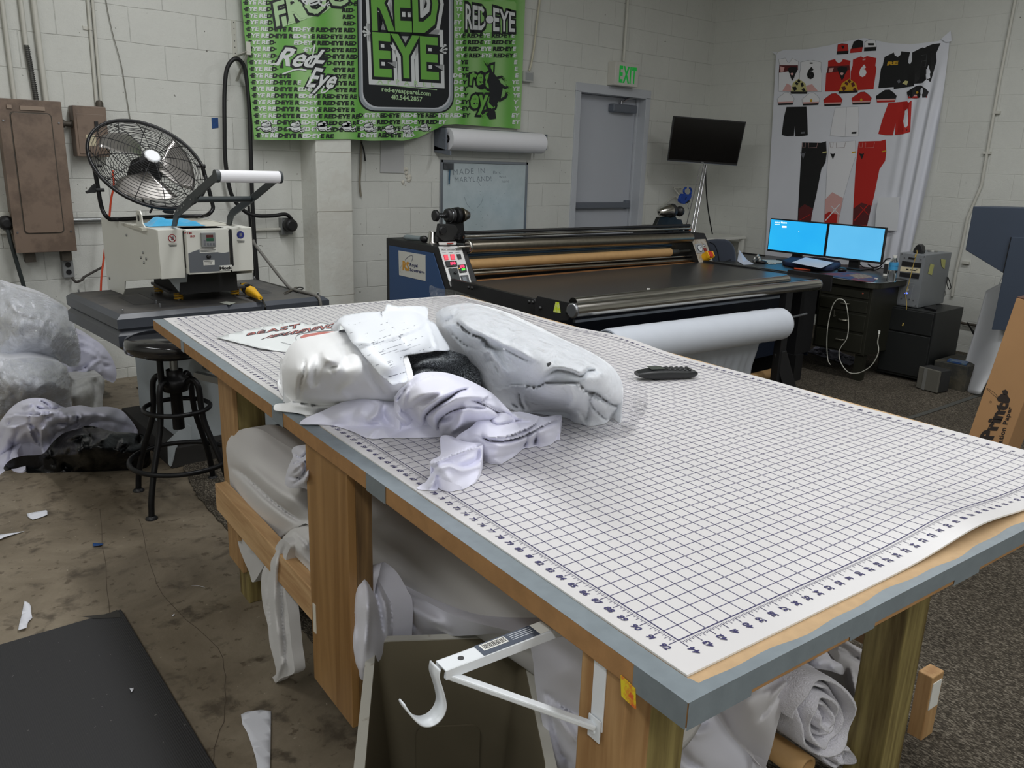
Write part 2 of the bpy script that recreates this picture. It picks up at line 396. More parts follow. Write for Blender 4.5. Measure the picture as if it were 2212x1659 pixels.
fillpoly(b, P, lambda x, y: Vector((x, y, .007)))
n0 = len(e2); b.add([(x,y,0) for x,y in e2]+[(x,y,.007) for x,y in e2], [(i,i+1,n0+i+1,n0+i) for i in range(n0-1)], False)
tag(b.build('carpet', M_carpet), 'worn grey-brown loop carpet with a frayed left edge, covering the floor under table and desk', 'carpet')
b = B(); q = [aZ(u, v, .01) for u, v in ((1880,925),(1990,895),(2140,845),(2212,825))]
q = [Vector((p.x, p.y, .0105)) for p in q]
stroke(b, [(p.x, p.y) for p in spline(q, 5)], .035, lambda x, y: Vector((x, y, .0105)))
tag(b.build('carpet_seam_strip', mat('seam_grey', C3(70,70,66), .7)), 'dark strip crossing the carpet in front of the cardboard carton', 'strip')
# ---- door with steel frame
M_door = mat('door_grey_paint', C3(186,190,198), .42, var=.02, vs=2)
M_frame = mat('frame_grey_paint', C3(190,194,200), .4, var=.03, vs=5)
M_steel = mat('satin_steel', C3(150,152,156), .3, metal=.9)
M_dkgrey = mat('door_hardware_grey', C3(112,118,128), .4, metal=.3)
b = B(); fx0, fx1, fz = 5.435, 6.46, 2.175
b.box(fx0, DX0+.012, YB-.012, YB+.11, 0, DZ).box(DX1-.012, fx1, YB-.012, YB+.11, 0, DZ).box(fx0, fx1, YB-.012, YB+.11, DZ-.01, fz)
b.box(DX0, DX0+.03, YB+.085, YB+.11, 0, DZ).box(DX1-.03, DX1, YB+.085, YB+.11, 0, DZ)
tag(b.build('trim_4', M_frame, bevel=.003), kind='structure')
dr_ = tag(thing('door_1', (5.95, YB+.1, 0), None, None), kind='structure')
B().box(DX0+.012, DX1-.012, YB+.112, YB+.155, .01, DZ-.012).build('door_leaf', M_door, dr_, bevel=.002)
yL = YB+.112
b = B(); b.box(5.99, 6.33, yL-.075, yL, 1.955, 2.03)
b.build('door_closer', M_dkgrey, dr_, bevel=.012)
b = B(); b.bar((6.13,yL-.04,2.045),(6.22,yL-.05,2.09),.02,.012).bar((6.22,yL-.05,2.085),(6.30,YB+.02,2.098),.02,.008).cyl((6.13,yL-.04,2.02),(6.13,yL-.04,2.06),.013)
b.build('closer_arm', M_steel, dr_)
b = B(); b.box(5.54, 6.33, yL-.06, yL-.02, 1.045, 1.105).box(6.29,6.345,yL-.05,yL,1.035,1.12)
b.build('panic_bar', M_dkgrey, dr_, bevel=.008)
b = B(); b.box(5.505, 5.565, yL-.05, yL, .945, 1.2); b.box(5.50,5.52,yL-.06,yL-.01,1.02,1.12)
b.build('bar_latch', M_dkgrey, dr_, bevel=.012)
b = B()
for z in (.3, 1.1, 1.85): b.cyl((DX1-.014, YB+.1, z-.05), (DX1-.014, YB+.1, z+.05), .008)
b.build('hinge', M_frame, dr_)
# ================================================================ cutting table
def wood(name, c1, c2, scale=1.0, axis=2, rough=.6, stretch=14, dist=2.0):
    if name in MATS: return MATS[name]
    m = bpy.data.materials.new(name); m.use_nodes = True; nt = m.node_tree; N = nt.nodes; L = nt.links; bs = N['Principled BSDF']
    tc = N.new('ShaderNodeTexCoord'); mp = N.new('ShaderNodeMapping'); L.new(tc.outputs['Object'], mp.inputs[0])
    s = [stretch*scale]*3; s[axis] = scale*.9; mp.inputs['Scale'].default_value = s
    n = N.new('ShaderNodeTexNoise'); n.inputs['Scale'].default_value = 2.2; n.inputs['Detail'].default_value = 5; n.inputs['Distortion'].default_value = dist*.4; L.new(mp.outputs[0], n.inputs['Vector'])
    wv = N.new('ShaderNodeTexNoise'); wv.inputs['Scale'].default_value = 9; wv.inputs['Detail'].default_value = 3; L.new(mp.outputs[0], wv.inputs['Vector'])
    f = nmath(N, L, 'ADD', nmath(N, L, 'MULTIPLY', n.outputs['Fac'], .75), nmath(N, L, 'MULTIPLY', wv.outputs['Fac'], .25))
    cr = N.new('ShaderNodeValToRGB'); L.new(f, cr.inputs[0]); e = cr.color_ramp.elements
    e[0].position = .36; e[0].color = c1; e[1].position = .62; e[1].color = c2
    L.new(cr.outputs[0], bs.inputs['Base Color']); bs.inputs['Roughness'].default_value = rough
    bp = N.new('ShaderNodeBump'); bp.inputs['Strength'].default_value = .25; bp.inputs['Distance'].default_value = .002; L.new(f, bp.inputs['Height']); L.new(bp.outputs[0], bs.inputs['Normal'])
    MATS[name] = m; return m
M_mdf = mat('mdf_board', C3(186,156,118), .75, var=.06, vs=60, bump=.2, bs=300, bd=.0008)
M_mdfedge = mat('mdf_edge', C3(160,120,76), .8, var=.12, vs=30, bump=.3, bs=200, bd=.001)
M_tape = mat('duct_tape', C3(126,136,142), .38, metal=.15, var=.07, vs=40, bump=.35, bs=50, bd=.0012)
M_pt = wood('treated_pine', C3(92,76,40), C3(150,136,84), 1.0, 2)
M_pine = wood('pine_stud', C3(150,112,70), C3(180,144,98), 1.0, 2)
M_pineL = wood('pine_rail', C3(176,136,92), C3(206,170,124), 1.0, 1)
M_ply = wood('plywood_birch', C3(134,98,54), C3(164,126,78), .6, 2, .45)
S0, S1, T0, T1 = -.056, 2.425, -.078, 1.195
tab = thing('cutting_table', T(1.2, .55, 0), 'large wooden cutting table with duct-taped edges standing in the foreground under the gridded mat', 'table')
def tbox(b, s0, s1, t0, t1, z0, z1):
    c = [T(s, t, z) for s in (s0, s1) for t in (t0, t1) for z in (z0, z1)]
    return b.add(c, [(0,1,3,2),(4,6,7,5),(0,4,5,1),(2,3,7,6),(0,2,6,4),(1,5,7,3)], False)
zt = TZ-.0035
tbox(B(), S0, S1, T0, T1, zt-.034, zt).build('tabletop', [M_mdf, M_mdfedge], tab, bevel=.0015)
o = [c for c in tab.children if c.name.startswith('tabletop')][0]
for p in o.data.polygons: p.material_index = 0 if p.normal.z > .5 else 1
# tape: along the left edge (top only, wrapping round now and then) and the near edge
b = B(); rng = random.Random(3)
def tape_top(f0, f1, n, wfn, flip):
    for i in range(n):
        a, c = f0+(f1-f0)*i/n, f0+(f1-f0)*(i+1)/n
        w0, w1 = wfn(i/n), wfn((i+1)/n)
        if flip: b.add([T(a, T0-.001, zt+.0009), T(c, T0-.001, zt+.0009), T(c, T0+w1, zt+.0009), T(a, T0+w0, zt+.0009)], [(0,1,2,3)], False)
        else: b.add([T(S1+.001, a, zt+.0009), T(S1+.001, c, zt+.0009), T(S1-w1, c, zt+.0009), T(S1-w0, a, zt+.0009)], [(0,1,2,3)], False)
tape_top(S0, S1, 60, lambda t: .0335+.001*math.sin(t*31), True)
tape_top(T0, T1, 60, lambda t: .014+.003*math.sin(t*23)+.002*math.sin(t*61), False)
b.add([T(S1-.03,T0-.001,zt+.0011), T(S1+.0014,T0-.0014,zt+.0011), T(S1+.001,T0+.04,zt+.0011), T(S1-.03,T0+.034,zt+.0011)], [(0,1,2,3)], False)
for s0, s1 in ((.31,.345),(1.12,1.19),(1.62,1.70),(2.34,S1)):
    b.add([T(s0,T0-.0012,zt+.001), T(s1,T0-.0012,zt+.001), T(s1,T0-.0012,zt-.035), T(s0,T0-.0012,zt-.035)], [(0,1,2,3)], False)
for t0, t1, h in ((T0,.035,.036),(.035,.24,.027),(.24,.30,.034),(.30,.52,.026),(.52,.60,.036),(.60,.80,.027),(.80,.87,.036),(.87,T1,.027)):
    b.add([T(S1+.0012,t0,zt+.001), T(S1+.0012,t1,zt+.001), T(S1+.0012,t1,zt-h), T(S1+.0012,t0,zt-h)], [(0,1,2,3)], False)
b.build('edge_tape', M_tape, tab, recalc=False)
# legs: treated post plus pine studs
def leg(s0, s1, t0, t1, m=M_pt, z1=zt-.034, z0=0.0):
    tbox(B(), s0, s1, t0, t1, z0, z1).build('leg', m, tab, bevel=.003)
leg(.36, .45, .042, .13); leg(.31,.455,.026,.042, M_pine, z0=.12)
leg(2.215, 2.305, -.02, .07); leg(2.09, 2.18, .93, 1.02)
leg(.02, .11, .93, 1.02)
b = B(); tbox(b, 2.235, 2.322, -.068, -.02, 0, zt-.034).build('stud', M_pine, tab, bevel=.003)
b = B(); tbox(b, 2.262, 2.285, -.0705, -.068, .76, zt-.034).build('slotted_strip', mat('white_coated_steel', C3(222,226,230), .35), tab, bevel=.001)
tbox(B(), 1.288, 1.505, -.066, -.048, .25, zt-.034).build('side_panel', M_ply, tab, bevel=.001)
tbox(B(), 1.487, 1.5055, -.048, -.012, .27, zt-.034).build('panel_edge', wood('ply_edge', C3(88,66,40), C3(140,110,70), 1, 2), tab)
tbox(B(), .46, 1.487, -.046, -.008, .37, .46).build('rail', M_pineL, tab, bevel=.003)
tbox(B(), .11, 2.1, 1.02, 1.058, .37, .46).build('rail', M_pineL, tab, bevel=.003)
for s in (.5, 1.3): tbox(B(), s, s+.038, -.008, 1.02, .28, .37).build('crosspiece', M_pine, tab, bevel=.002)
b = B(); tbox(b, 1.300, 1.314, -.068, -.066, .385, .46).build('paper_tag', mat('tag_paper', C3(214,210,196), .6), tab)
b = B(); b.prism([T(2.325, -.0795, .845), T(2.35, -.0795, .842), T(2.346, -.0795, .868), T(2.321, -.0795, .872)], T(2.27,-.081,.845)-T(2.27,-.0795,.845))
b.build('sticker', mat('yellow_sticker', C3(226,204,40), .5, col2=C3(216,96,50), c2s=60), tab)
# ================================================================ gridded cutting mat
IN = .0254
m = bpy.data.materials.new('mat_vinyl'); m.use_nodes = True; nt = m.node_tree; N = nt.nodes; L = nt.links; bs = N['Principled BSDF']
bs.inputs['Base Color'].default_value = C3(214,212,212); bs.inputs['Roughness'].default_value = .32; bs.inputs['Specular IOR Level'].default_value = .45
tc = N.new('ShaderNodeTexCoord'); n = N.new('ShaderNodeTexNoise'); n.inputs['Scale'].default_value = 6; L.new(tc.outputs['Object'], n.inputs['Vector'])
v = N.new('ShaderNodeMapRange'); v.inputs[3].default_value = .96; v.inputs[4].default_value = 1.03; L.new(n.outputs['Fac'], v.inputs[0])
sc = N.new('ShaderNodeVectorMath'); sc.operation = 'SCALE'; sc.inputs[0].default_value = C3(214,212,212)[:3]; L.new(v.outputs[0], sc.inputs['Scale']); L.new(sc.outputs[0], bs.inputs['Base Color'])
M_mat = m
M_ink = mat('navy_print', C3(46,42,92), .5)
M_inkline = mat('navy_grid_print', C3(74,72,112), .5)
cm = thing('cutting_mat', T(1.2, .56, TZ), 'white vinyl cutting mat printed with a navy inch grid, lying on the big table', 'cutting mat')
def matz(s, t):     # the sheet lies flat but ripples upward a little along its far long edge and near right corner
    z = TZ
    e = sst(.98, 1.17, t)
    z += e*(.010*math.exp(-((s-1.0)/.16)**2)+.004*math.sin(s*5)**2)
    z += .016*math.exp(-((t-.66)/.14)**2)*sst(2.18, 2.39, s)
    return z
ms0, ms1, mt0, mt1 = -.05, 2.392, -.044, 1.172
NS, NT = 122, 61
b = B()
b.grid(lambda a, c: T(ms0+(ms1-ms0)*a, mt0+(mt1-mt0)*c, matz(ms0+(ms1-ms0)*a, mt0+(mt1-mt0)*c)), NS, NT)
b.build('vinyl_sheet', M_mat, cm, recalc=False)
b = B(); per = [(ms0+(ms1-ms0)*i/80, mt0) for i in range(80)]+[(ms1, mt0+(mt1-mt0)*i/40) for i in range(40)]+[(ms1-(ms1-ms0)*i/80, mt1) for i in range(80)]+[(ms0, mt1-(mt1-mt0)*i/40) for i in range(40)]
n = len(per); b.add([T(s_, t_, matz(s_, t_)) for s_, t_ in per]+[T(s_, t_, matz(s_, t_)-.003) for s_, t_ in per], [(i, (i+1)%n, n+(i+1)%n, n+i) for i in range(n)], False)
b.build('vinyl_edge', mat('vinyl_edge', C3(226,224,220), .4), cm)
def mline(b, s0, t0, s1, t1, w, dz=.0005, step=.05):
    L_ = math.hypot(s1-s0, t1-t0); n = max(1, int(L_/step)); ns, nt_ = -(t1-t0)/L_*w/2, (s1-s0)/L_*w/2
    vs = []
    for i in range(n+1):
        s, t = s0+(s1-s0)*i/n, t0+(t1-t0)*i/n
        vs += [T(s+ns, t+nt_, matz(s, t)+dz), T(s-ns, t-nt_, matz(s, t)+dz)]
    b.add(vs, [(2*i, 2*i+1, 2*i+3, 2*i+2) for i in range(n)], True)
b = B()
for i in range(1, 92): mline(b, i*IN, 0, i*IN, 44*IN, .0012)
for j in range(1, 44): mline(b, 0, j*IN, 92*IN, j*IN, .0012)
b.build('grid_lines', M_inkline, cm)
b = B()
for s0, t0, s1, t1 in ((0,0,92*IN,0),(92*IN,0,92*IN,44*IN),(92*IN,44*IN,0,44*IN),(0,44*IN,0,0)): mline(b, s0, t0, s1, t1, .0017, .0006)
for k in range(92*8+1):
    l = .0135 if k%8 == 0 else (.008 if k%4 == 0 else (.0055 if k%2 == 0 else .0035)); s = k*IN/8; w = .0011 if k%8 == 0 else .0008
    mline(b, s, -.0035, s, -.0035-l, w, .0006); mline(b, s, 44*IN+.0035, s, 44*IN+.0035+l, w, .0006)
for k in range(44*8+1):
    l = .0135 if k%8 == 0 else (.008 if k%4 == 0 else (.0055 if k%2 == 0 else .0035)); t = k*IN/8; w = .0011 if k%8 == 0 else .0008
    mline(b, 92*IN+.0035, t, 92*IN+.0035+l, t, w, .0006); mline(b, -.0035, t, -.0035-l, t, w, .0006)
b.build('ruler_marks', M_ink, cm)
b = B(); hh = .0095
def num(n, s, t, ds, dt):   # (ds,dt): reading direction of the digits; up = rotated left
    us, ut = -dt, ds
    lo, W = layout(str(n), .06); k = hh/.73
    for c, x in lo:
        vs, fs = glyph(c, .03)
        pts = []
        for a, q in vs:
            a2 = (x+a-W/2)*k*1.1+q*k*.18; q2 = (q-.36)*k
            ss, tt = s+ds*a2-us*(-q2), t+dt*a2-ut*(-q2)
            pts.append(T(ss, tt, matz(ss, tt)+.0007))
        b.add(pts, fs, False)
for k in range(1, 93):
    num(k, k*IN, -.0035-.0135-.0065, 1, 0)
    num(93-k, (k-1)*IN, 44*IN+.0235, 1, 0)
for k in range(1, 45):
    num(45-k, 92*IN+.0035+.0135+.010, (k-1)*IN, -1, 0)
    num(45-k, -.0235, (k-1)*IN, -1, 0)
b.build('ruler_numbers', M_ink, cm)
# ================================================================ things on the back wall
M_white = mat('white_paint', C3(222,222,214), .5)
M_black = mat('black_plastic', C3(22,22,24), .45)
M_blackm = mat('black_matte', C3(18,18,20), .7)
M_rubber = mat('black_rubber', C3(20,20,22), .5)
M_brownp = mat('brown_enamel', C3(124,106,92), .5, col2=C3(104,88,76), c2s=6, bump=.15, bs=40)
M_galv = mat('galvanised_steel', C3(150,152,152), .35, metal=.85)
M_dirty = mat('grimy_metal', C3(80,74,66), .6, metal=.4, var=.2, vs=20)
M_cond = mat('painted_conduit', C3(200,199,190), .45, var=.05, vs=12)
M_grey = mat('mid_grey_plastic', C3(128,130,130), .5)
def pipe_v(name, x, z0, z1, r, label, y=None, m=None, x1=None, straps=(), cat='conduit', group=None):
    y = YB-r-.004 if y is None else y; x1 = x if x1 is None else x1
    t = thing(name, (x, y, z0), label, cat, group)
    B().cyl((x, y, z0), (x1, y, z1), r, seg=14).build('pipe', m or M_cond, t)
    for z in straps:
        b = B(); xx = x+(x1-x)*(z-z0)/(z1-z0)
        b.box(xx-r-.028, xx+r+.004, YB-.006, YB+.001, z-.01, z+.01); b.cyl((xx, y, z-.01), (xx, y, z+.01), r+.0025, seg=14)
        b.build('strap', m or M_cond, t)
    return t
# big breaker panel
t = thing('electrical_panel', (1.03, YB-.06, .86), 'large tan-brown electrical panel with a closed inner door on the left of the wall', 'electrical panel')
px0, px1, pz0, pz1, py = .862, 1.172, .866, 1.715, YB-.125
b = B(); b.box(px0, px1, py, YB, pz0, pz1); b.build('cabinet', M_brownp, t, bevel=.004)
b = B(); b.box(px0-.006, px1+.006, py-.006, py, pz0-.006, pz1+.004); b.build('cover', M_brownp, t, bevel=.003)
q = [aY(u, v, py-.012) for u, v in ((22,232),(117,238),(145,503),(57,505))]
x0, x1, z0, z1 = .915, 1.115, .975, 1.645
b = B(); b.prism([Vector((x, py-.006, z)) for x, z in rrect(x0, z0, x1, z1, .02)], (0,-.008,0)); d = b.build('panel_door', M_brownp, t, bevel=.002)
B().prism([Vector((x, py-.0062, z)) for x, z in rrect(x0-.006, z0-.006, x1+.006, z1+.006, .022)], (0,-.0015,0)).build('door_gap', M_dirty, t)
b = B(); b.box(.90,.925,py-.013,py-.006,1.665,1.685).box(.965,1.09,py-.013,py-.006,1.662,1.684); b.build('label_plate', mat('label_tan', C3(150,132,116), .4), t)
b = B()
for x, z in ((.875,1.60),(1.155,1.60),(.875,.98),(1.155,.98)): b.cyl((x,py-.006,z),(x,py-.011,z),.005)
b.build('screw', M_steel, t)
for xx in (.905, 1.10):
    b = B(); b.box(xx, xx+.055, YB-.09, YB-.03, .80, .866); tag(b.build('strut_stub', M_dirty), 'rusty steel channel stub under the %s corner of the big brown panel' % ('left' if xx < 1 else 'right'), 'bracket')
t = thing('small_breaker_box', (1.36, YB-.05, 1.42), 'small brown breaker box with a paper label right of the large panel', 'electrical box')
y0 = YB-.10
B().box(1.243, 1.425, y0, YB, 1.415, 1.705).build('box_body', M_brownp, t, bevel=.004)
B().box(1.258, 1.41, y0-.004, y0, 1.43, 1.66).build('box_cover', M_brownp, t, bevel=.002)
B().box(1.352, 1.372, y0-.012, y0-.003, 1.565, 1.62).build('breaker_slot', M_black, t)
B().box(1.356, 1.368, y0-.02, y0-.003, 1.575, 1.59).build('breaker_switch', M_grey, t)
B().box(1.30, 1.352, y0-.0055, y0-.003, 1.478, 1.542).build('paper_label', mat('old_label', C3(196,186,158), .6, var=.12, vs=50), t)
b = B(); b.cyl((1.19, YB-.05, 1.60), (1.25, YB-.05, 1.60), .016).cyl((1.19, YB-.05, 1.60), (1.20, YB-.05, 1.60), .024).cyl((1.235, YB-.05, 1.60), (1.245, YB-.05, 1.60), .024)
tag(b.build('conduit_nipple', M_dirty), 'short dark conduit joining the two brown electrical boxes', 'conduit')
pipe_v('wall_conduit', .965, 1.715, ZC, .012, 'painted conduit rising from the left end of the big brown panel', x1=.955)
t = pipe_v('flexible_conduit', 1.075, 1.715, 2.02, .013, 'ribbed metal conduit rising from the middle of the big brown panel', m=mat('armoured_cable', C3(96,96,92), .4, metal=.6), x1=1.055)
b = B()
for k in range(26): b.cyl((1.075-.002*k/3, YB-.017, 1.73+k*.011), (1.075-.002*k/3, YB-.017, 1.736+k*.011), .0145, seg=12)
b.build('ribbing', mat('armour_dark', C3(60,60,58), .5, metal=.4), t)
pipe_v('wall_conduit', 1.055, 2.02, ZC, .013, 'white-painted upper length of the ribbed conduit near the ceiling', x1=1.045)
pipe_v('wall_conduit', 1.125, 1.715, ZC, .016, 'painted conduit rising from the right end of the big brown panel', x1=1.10)
for i, xx in enumerate((1.398, 1.424)):
    pipe_v('wall_conduit', xx, 1.70 if i == 0 else 1.72, ZC, .009, ('left' if i == 0 else 'right')+' one of the twin painted conduits above the small breaker box', x1=xx+.03, straps=(2.15,) if i == 0 else ())
B().lathe((1.412, YB-.02, 1.70), (0,0,1), [(0,.022),(.03,.022),(.045,.014)]).build('conduit_connector', M_dirty)
tag(bpy.data.objects['conduit_connector'], 'dark connector where the twin conduits enter the small breaker box', 'connector')
# receptacle under the panel
t = thing('outlet_box', (1.14, YB-.03, .70), 'small grey duplex outlet box under the big brown panel', 'outlet')
B().box(1.105, 1.165, YB-.055, YB, .69, .80).build('box_body', M_grey, t, bevel=.004)
b = B()
for z in (.77, .725): b.lathe((1.135, YB-.055, z), (0,-1,0), [(0,.016),(.004,.015)], seg=18)
b.build('socket', M_black, t)
b = B(); b.tube([(1.15,YB-.05,.69),(1.165,YB-.07,.665),(1.20,YB-.07,.675),(1.215,YB-.06,.69)], .008); b.tube([(1.215,YB-.06,.69),(1.28,YB-.05,.72),(1.33,YB-.05,.745)], .007)
tag(b.build('cable_stub', mat('dark_grey_cable', C3(58,54,50), .6)), 'grey cable leaving the outlet box to the right', 'cable')
b = B(); b.cyl((1.18, YB-.03, 1.035), (1.75, YB-.03, 1.035), .016); tag(b.build('wall_conduit', M_galv), 'shiny bare conduit running sideways behind the heat press', 'conduit')
# black plug, far left
t = thing('power_plug', (.80, YB-.05, 1.0), 'black power plug with a dark cord at the far left edge', 'plug')
B().box(.80, .862, YB-.05, YB, .965, 1.09).build('cover_plate', M_cond, t, bevel=.004)
b = B(); b.lathe((.835, YB-.05, 1.03), (0,-1,0), [(0,.042),(.03,.042),(.045,.034),(.05,.02)]); b.build('plug_body', M_rubber, t)
b = B(); b.tube([(.835,YB-.08,1.0),(.845,YB-.085,.9),(.86,YB-.08,.8),(.885,YB-.075,.62),(.89,YB-.07,.45)], .012); b.build('cord', mat('grey_green_cord', C3(46,52,52), .5), t)
# hanging wire over the fan
b = B(); P = [aY(u, v, YB-.012) for u, v in ((226,-60),(229,0),(243,70),(262,140),(272,200),(282,262))]; b.tube(P, .0022, seg=6)
tag(b.build('hanging_wire', mat('thin_grey_wire', C3(120,118,108), .5)), 'thin grey wire drooping down the wall towards the fan', 'wire')
# blue tape
b = B(); b.prism([aY(u, v, YB-.0015) for u, v in ((456.5,254),(471,254),(472,276),(458,278))], (0,-.0008,0))
tag(b.build('blue_tape', mat('blue_painters_tape', C3(24,70,128), .5, var=.15, vs=60)), 'small square of blue tape stuck on the wall beside the black cable loop', 'tape')
# slotted bracket holding the cable
t = thing('cable_bracket', (2.28, YB-.01, 2.05), 'white slotted steel bracket on the wall holding up the black cable loop', 'bracket')
b = B(); b.box(2.268, 2.298, YB-.006, YB, 2.075, 2.305); b.build('back_strip', M_cond, t, bevel=.001)
b = B()
for k in range(6): b.cyl((2.283, YB-.0065, 2.10+k*.038), (2.283, YB-.0075, 2.10+k*.038), .003, seg=10)
b.build('slot', M_black, t)
b = B(); b.bar((2.283,YB-.005,2.08),(2.30,YB-.19,2.10),.03,.006); b.bar((2.283,YB-.005,1.93),(2.30,YB-.16,2.085),.02,.004); b.bar((2.30,YB-.185,2.08),(2.30,YB-.185,2.16),.03,.006)
b.build('arm', M_cond, t, bevel=.001)
# heavy black cable loop
yc = YB-.10
def W(pts, y, z=None): return [aY(u, v, y) for u, v in pts]
b = B()
P = [aY(638,487,YB-.05), aY(620,464,YB-.07), aY(590,466,YB-.08), aY(555,466,YB-.09), aY(527,455,YB-.09), aY(500,420,YB-.10), aY(487,350,YB-.11), aY(485,270,YB-.12), aY(485,200,YB-.12), aY(490,150,YB-.13), aY(505,128,YB-.14), aY(521,133,YB-.13), aY(531,160,YB-.12), aY(538,230,YB-.11), aY(542,340,YB-.10), aY(545,430,YB-.09), aY(550,520,YB-.08), aY(556,600,YB-.07), aY(560,640,YB-.06)]
b.tube(P, .0135, seg=12, sub=8); tag(b.build('power_cable', M_rubber), 'thick black power cable looped over the wall bracket and down to the outlet', 'cable')
b = B(); b.tube([aY(537,445,YB-.03), aY(542,500,YB-.03), aY(550,600,YB-.03)], .008); tag(b.build('power_cable', M_rubber), 'second thin black cord dropping behind the heat press', 'cable')
b = B(); b.cyl((2.30, YB-.022, .945), (2.555, YB-.022, .945), .011); tag(b.build('outlet_conduit', M_cond), 'white-painted conduit stub feeding the large black plug outlet', 'conduit')
t = thing('power_outlet', (2.61, YB-.03, .93), 'grey outlet box with a big round black plug left of the pilaster', 'outlet')
c = aY(624, 486, YB-.06)
B().box(2.535, 2.62, YB-.05, YB, .905, 1.025).build('box_body', M_galv, t, bevel=.004)
b = B(); b.lathe((c.x, YB-.05, c.z), (0,-1,0), [(0,.044),(.03,.046),(.06,.044),(.068,.03)], seg=28); b.build('plug_body', M_rubber, t)
# orange cord
b = B(); b.tube([aY(u, v, y) for u, v, y in ((243,368,5.30),(246,400,5.3),(240,430,5.32),(236,470,5.34),(230,510,5.36),(224,560,5.38),(219,600,5.38),(217,650,5.38))], .006); tag(b.build('extension_cord', mat('orange_cord', C3(206,74,44), .5)), 'orange-red extension cord hanging behind the fan and heat press', 'cord')
# ---------------------------------------------------------------- green banner
def bY(x):
    K = ((2.2,5.53),(2.70,5.372),(3.04,5.372),(4.35,5.585),(5.2,5.585))
    for i in range(4):
        if x <= K[i+1][0]: return K[i][1]+(K[i+1][1]-K[i][1])*(x-K[i][0])/(K[i+1][0]-K[i][0])
    return 5.585
def BS(off=0.0):
    def f(u, v):
        y = 5.45
        for _ in range(7):
            p = aY(u, v, y); y = bY(p.x)
        return aY(u, v, y-off*1.6-(.001 if off else 0))
    return f
bs0 = BS()
m = bpy.data.materials.new('green_banner_print'); m.use_nodes = True; nt = m.node_tree; N = nt.nodes; L = nt.links; bs = N['Principled BSDF']
g = N.new('ShaderNodeNewGeometry'); sx = N.new('ShaderNodeSeparateXYZ'); L.new(g.outputs['Position'], sx.inputs[0])
s_ = nmath(N, L, 'SINE', nmath(N, L, 'MULTIPLY_ADD', sx.outputs[0], 6.2832/.262, .4))
r = N.new('ShaderNodeMapRange'); r.inputs[1].default_value = -1; r.inputs[2].default_value = 1; L.new(s_, r.inputs[0])
mx = N.new('ShaderNodeMix'); mx.data_type = 'RGBA'; L.new(r.outputs[0], mx.inputs[0]); mx.inputs[6].default_value = C3(104,170,74); mx.inputs[7].default_value = C3(146,190,122)
L.new(mx.outputs[2], bs.inputs['Base Color']); bs.inputs['Roughness'].default_value = .6
M_ban = m
ban = thing('green_banner', (3.57, 5.5, 1.6), 'large green banner printed with the shop name, draped over the pilaster high on the wall', 'banner')
HEM = [(549,301.5),(600,302.5),(660,302),(753,300.5),(804,304),(845,303),(871,304),(905,297),(925,287),(939,280),(959,270),(985,268),(1050,273),(1124,278.5)]
def hem(u):
    for i in range(len(HEM)-1):
        if HEM[i][0] <= u <= HEM[i+1][0]: a, c = HEM[i], HEM[i+1]; return a[1]+(c[1]-a[1])*(u-a[0])/(c[0]-a[0])
    return HEM[0][1] if u < HEM[0][0] else HEM[-1][1]
def bg(a, c):
    xb = 549+(1124-549)*a; xt = 506+(1141-506)*a; vb = hem(xb); vt = -170+0*a
    return bs0(xt+(xb-xt)*c, vt+(vb-vt)*c)
b = B(); b.grid(bg, 150, 24); b.build('banner_cloth', M_ban, ban, recalc=True)
M_pw = mat('print_white', C3(216,220,220), .6); M_pk = mat('print_black', C3(22,26,30), .6); M_pg = mat('print_green', C3(112,176,76), .6); M_pl = mat('print_pale_green', C3(176,208,160), .6); M_ps = mat('print_silver', C3(150,158,164), .5)
# repeated lettering
b = B(); f1 = BS(.0015)
def band(u, v):
    u0 = u-(27.0*v/300 if u < 770 else 0)   # columns lean with the cloth
    if u < 770:
        k = (u0-527)
        return 1 if k < 12 else 0 if k < 46 else 1 if k < 98 else 0 if k < 140 else 1
    if u < 985: return 0 if (u-780)%84 < 38 else 1
    k = u-985
    return 0 if k < 14 else 1 if k < 56 else 0 if k < 80 else 1 if k < 122 else 0
def shield_in(u, v, g=0): return 771-g < u < 980+g and v < 246+g-(980-u)*.03
rowh = 14.35
for row in range(-2, 21):
    v = 296-row*rowh
    left = 521+28*v/300+2; x = left
    while x < 1122:
        sl = .10 if x < 640 else (.12 if x < 780 else .05)
        lo, W_ = layout('RED·EYE ', .1)
        P = 60.0 if x < 760 else 53.0
        for c, xx in lo:
            x0, w0 = gw(c); u = x+(xx+x0)/W_*P-26; uw = w0/W_*P
            vv = v+ (u-549)*.012*(1 if u < 770 else 0)
            if u < left or u+uw > 1123: continue
            if vv > hem(u)-3 or vv-9 < -60: continue
            if shield_in(u+uw/2, vv-4, 3): continue
            if 596 < u < 715 and 92 < vv < 204 and (vv-92)*1.0 > -2 and abs((vv-150)-(u-655)*.62) < 38: continue
            if 995 < u < 1118 and -10 < vv < 72: continue
            if 1008 < u < 1105 and 130 < vv < 268: continue
            if 586 < u < 735 and vv < 62: continue
            b.m = band(u+uw/2, vv)
            vs, fs = glyph(c, .05); k = P/W_
            b.add([f1(u+(a-x0)*k+q*1.6, vv-q/.73*8.6) for a, q in vs], fs, False)
        x += P
b.build('repeat_lettering', [M_pw, M_pk], ban)
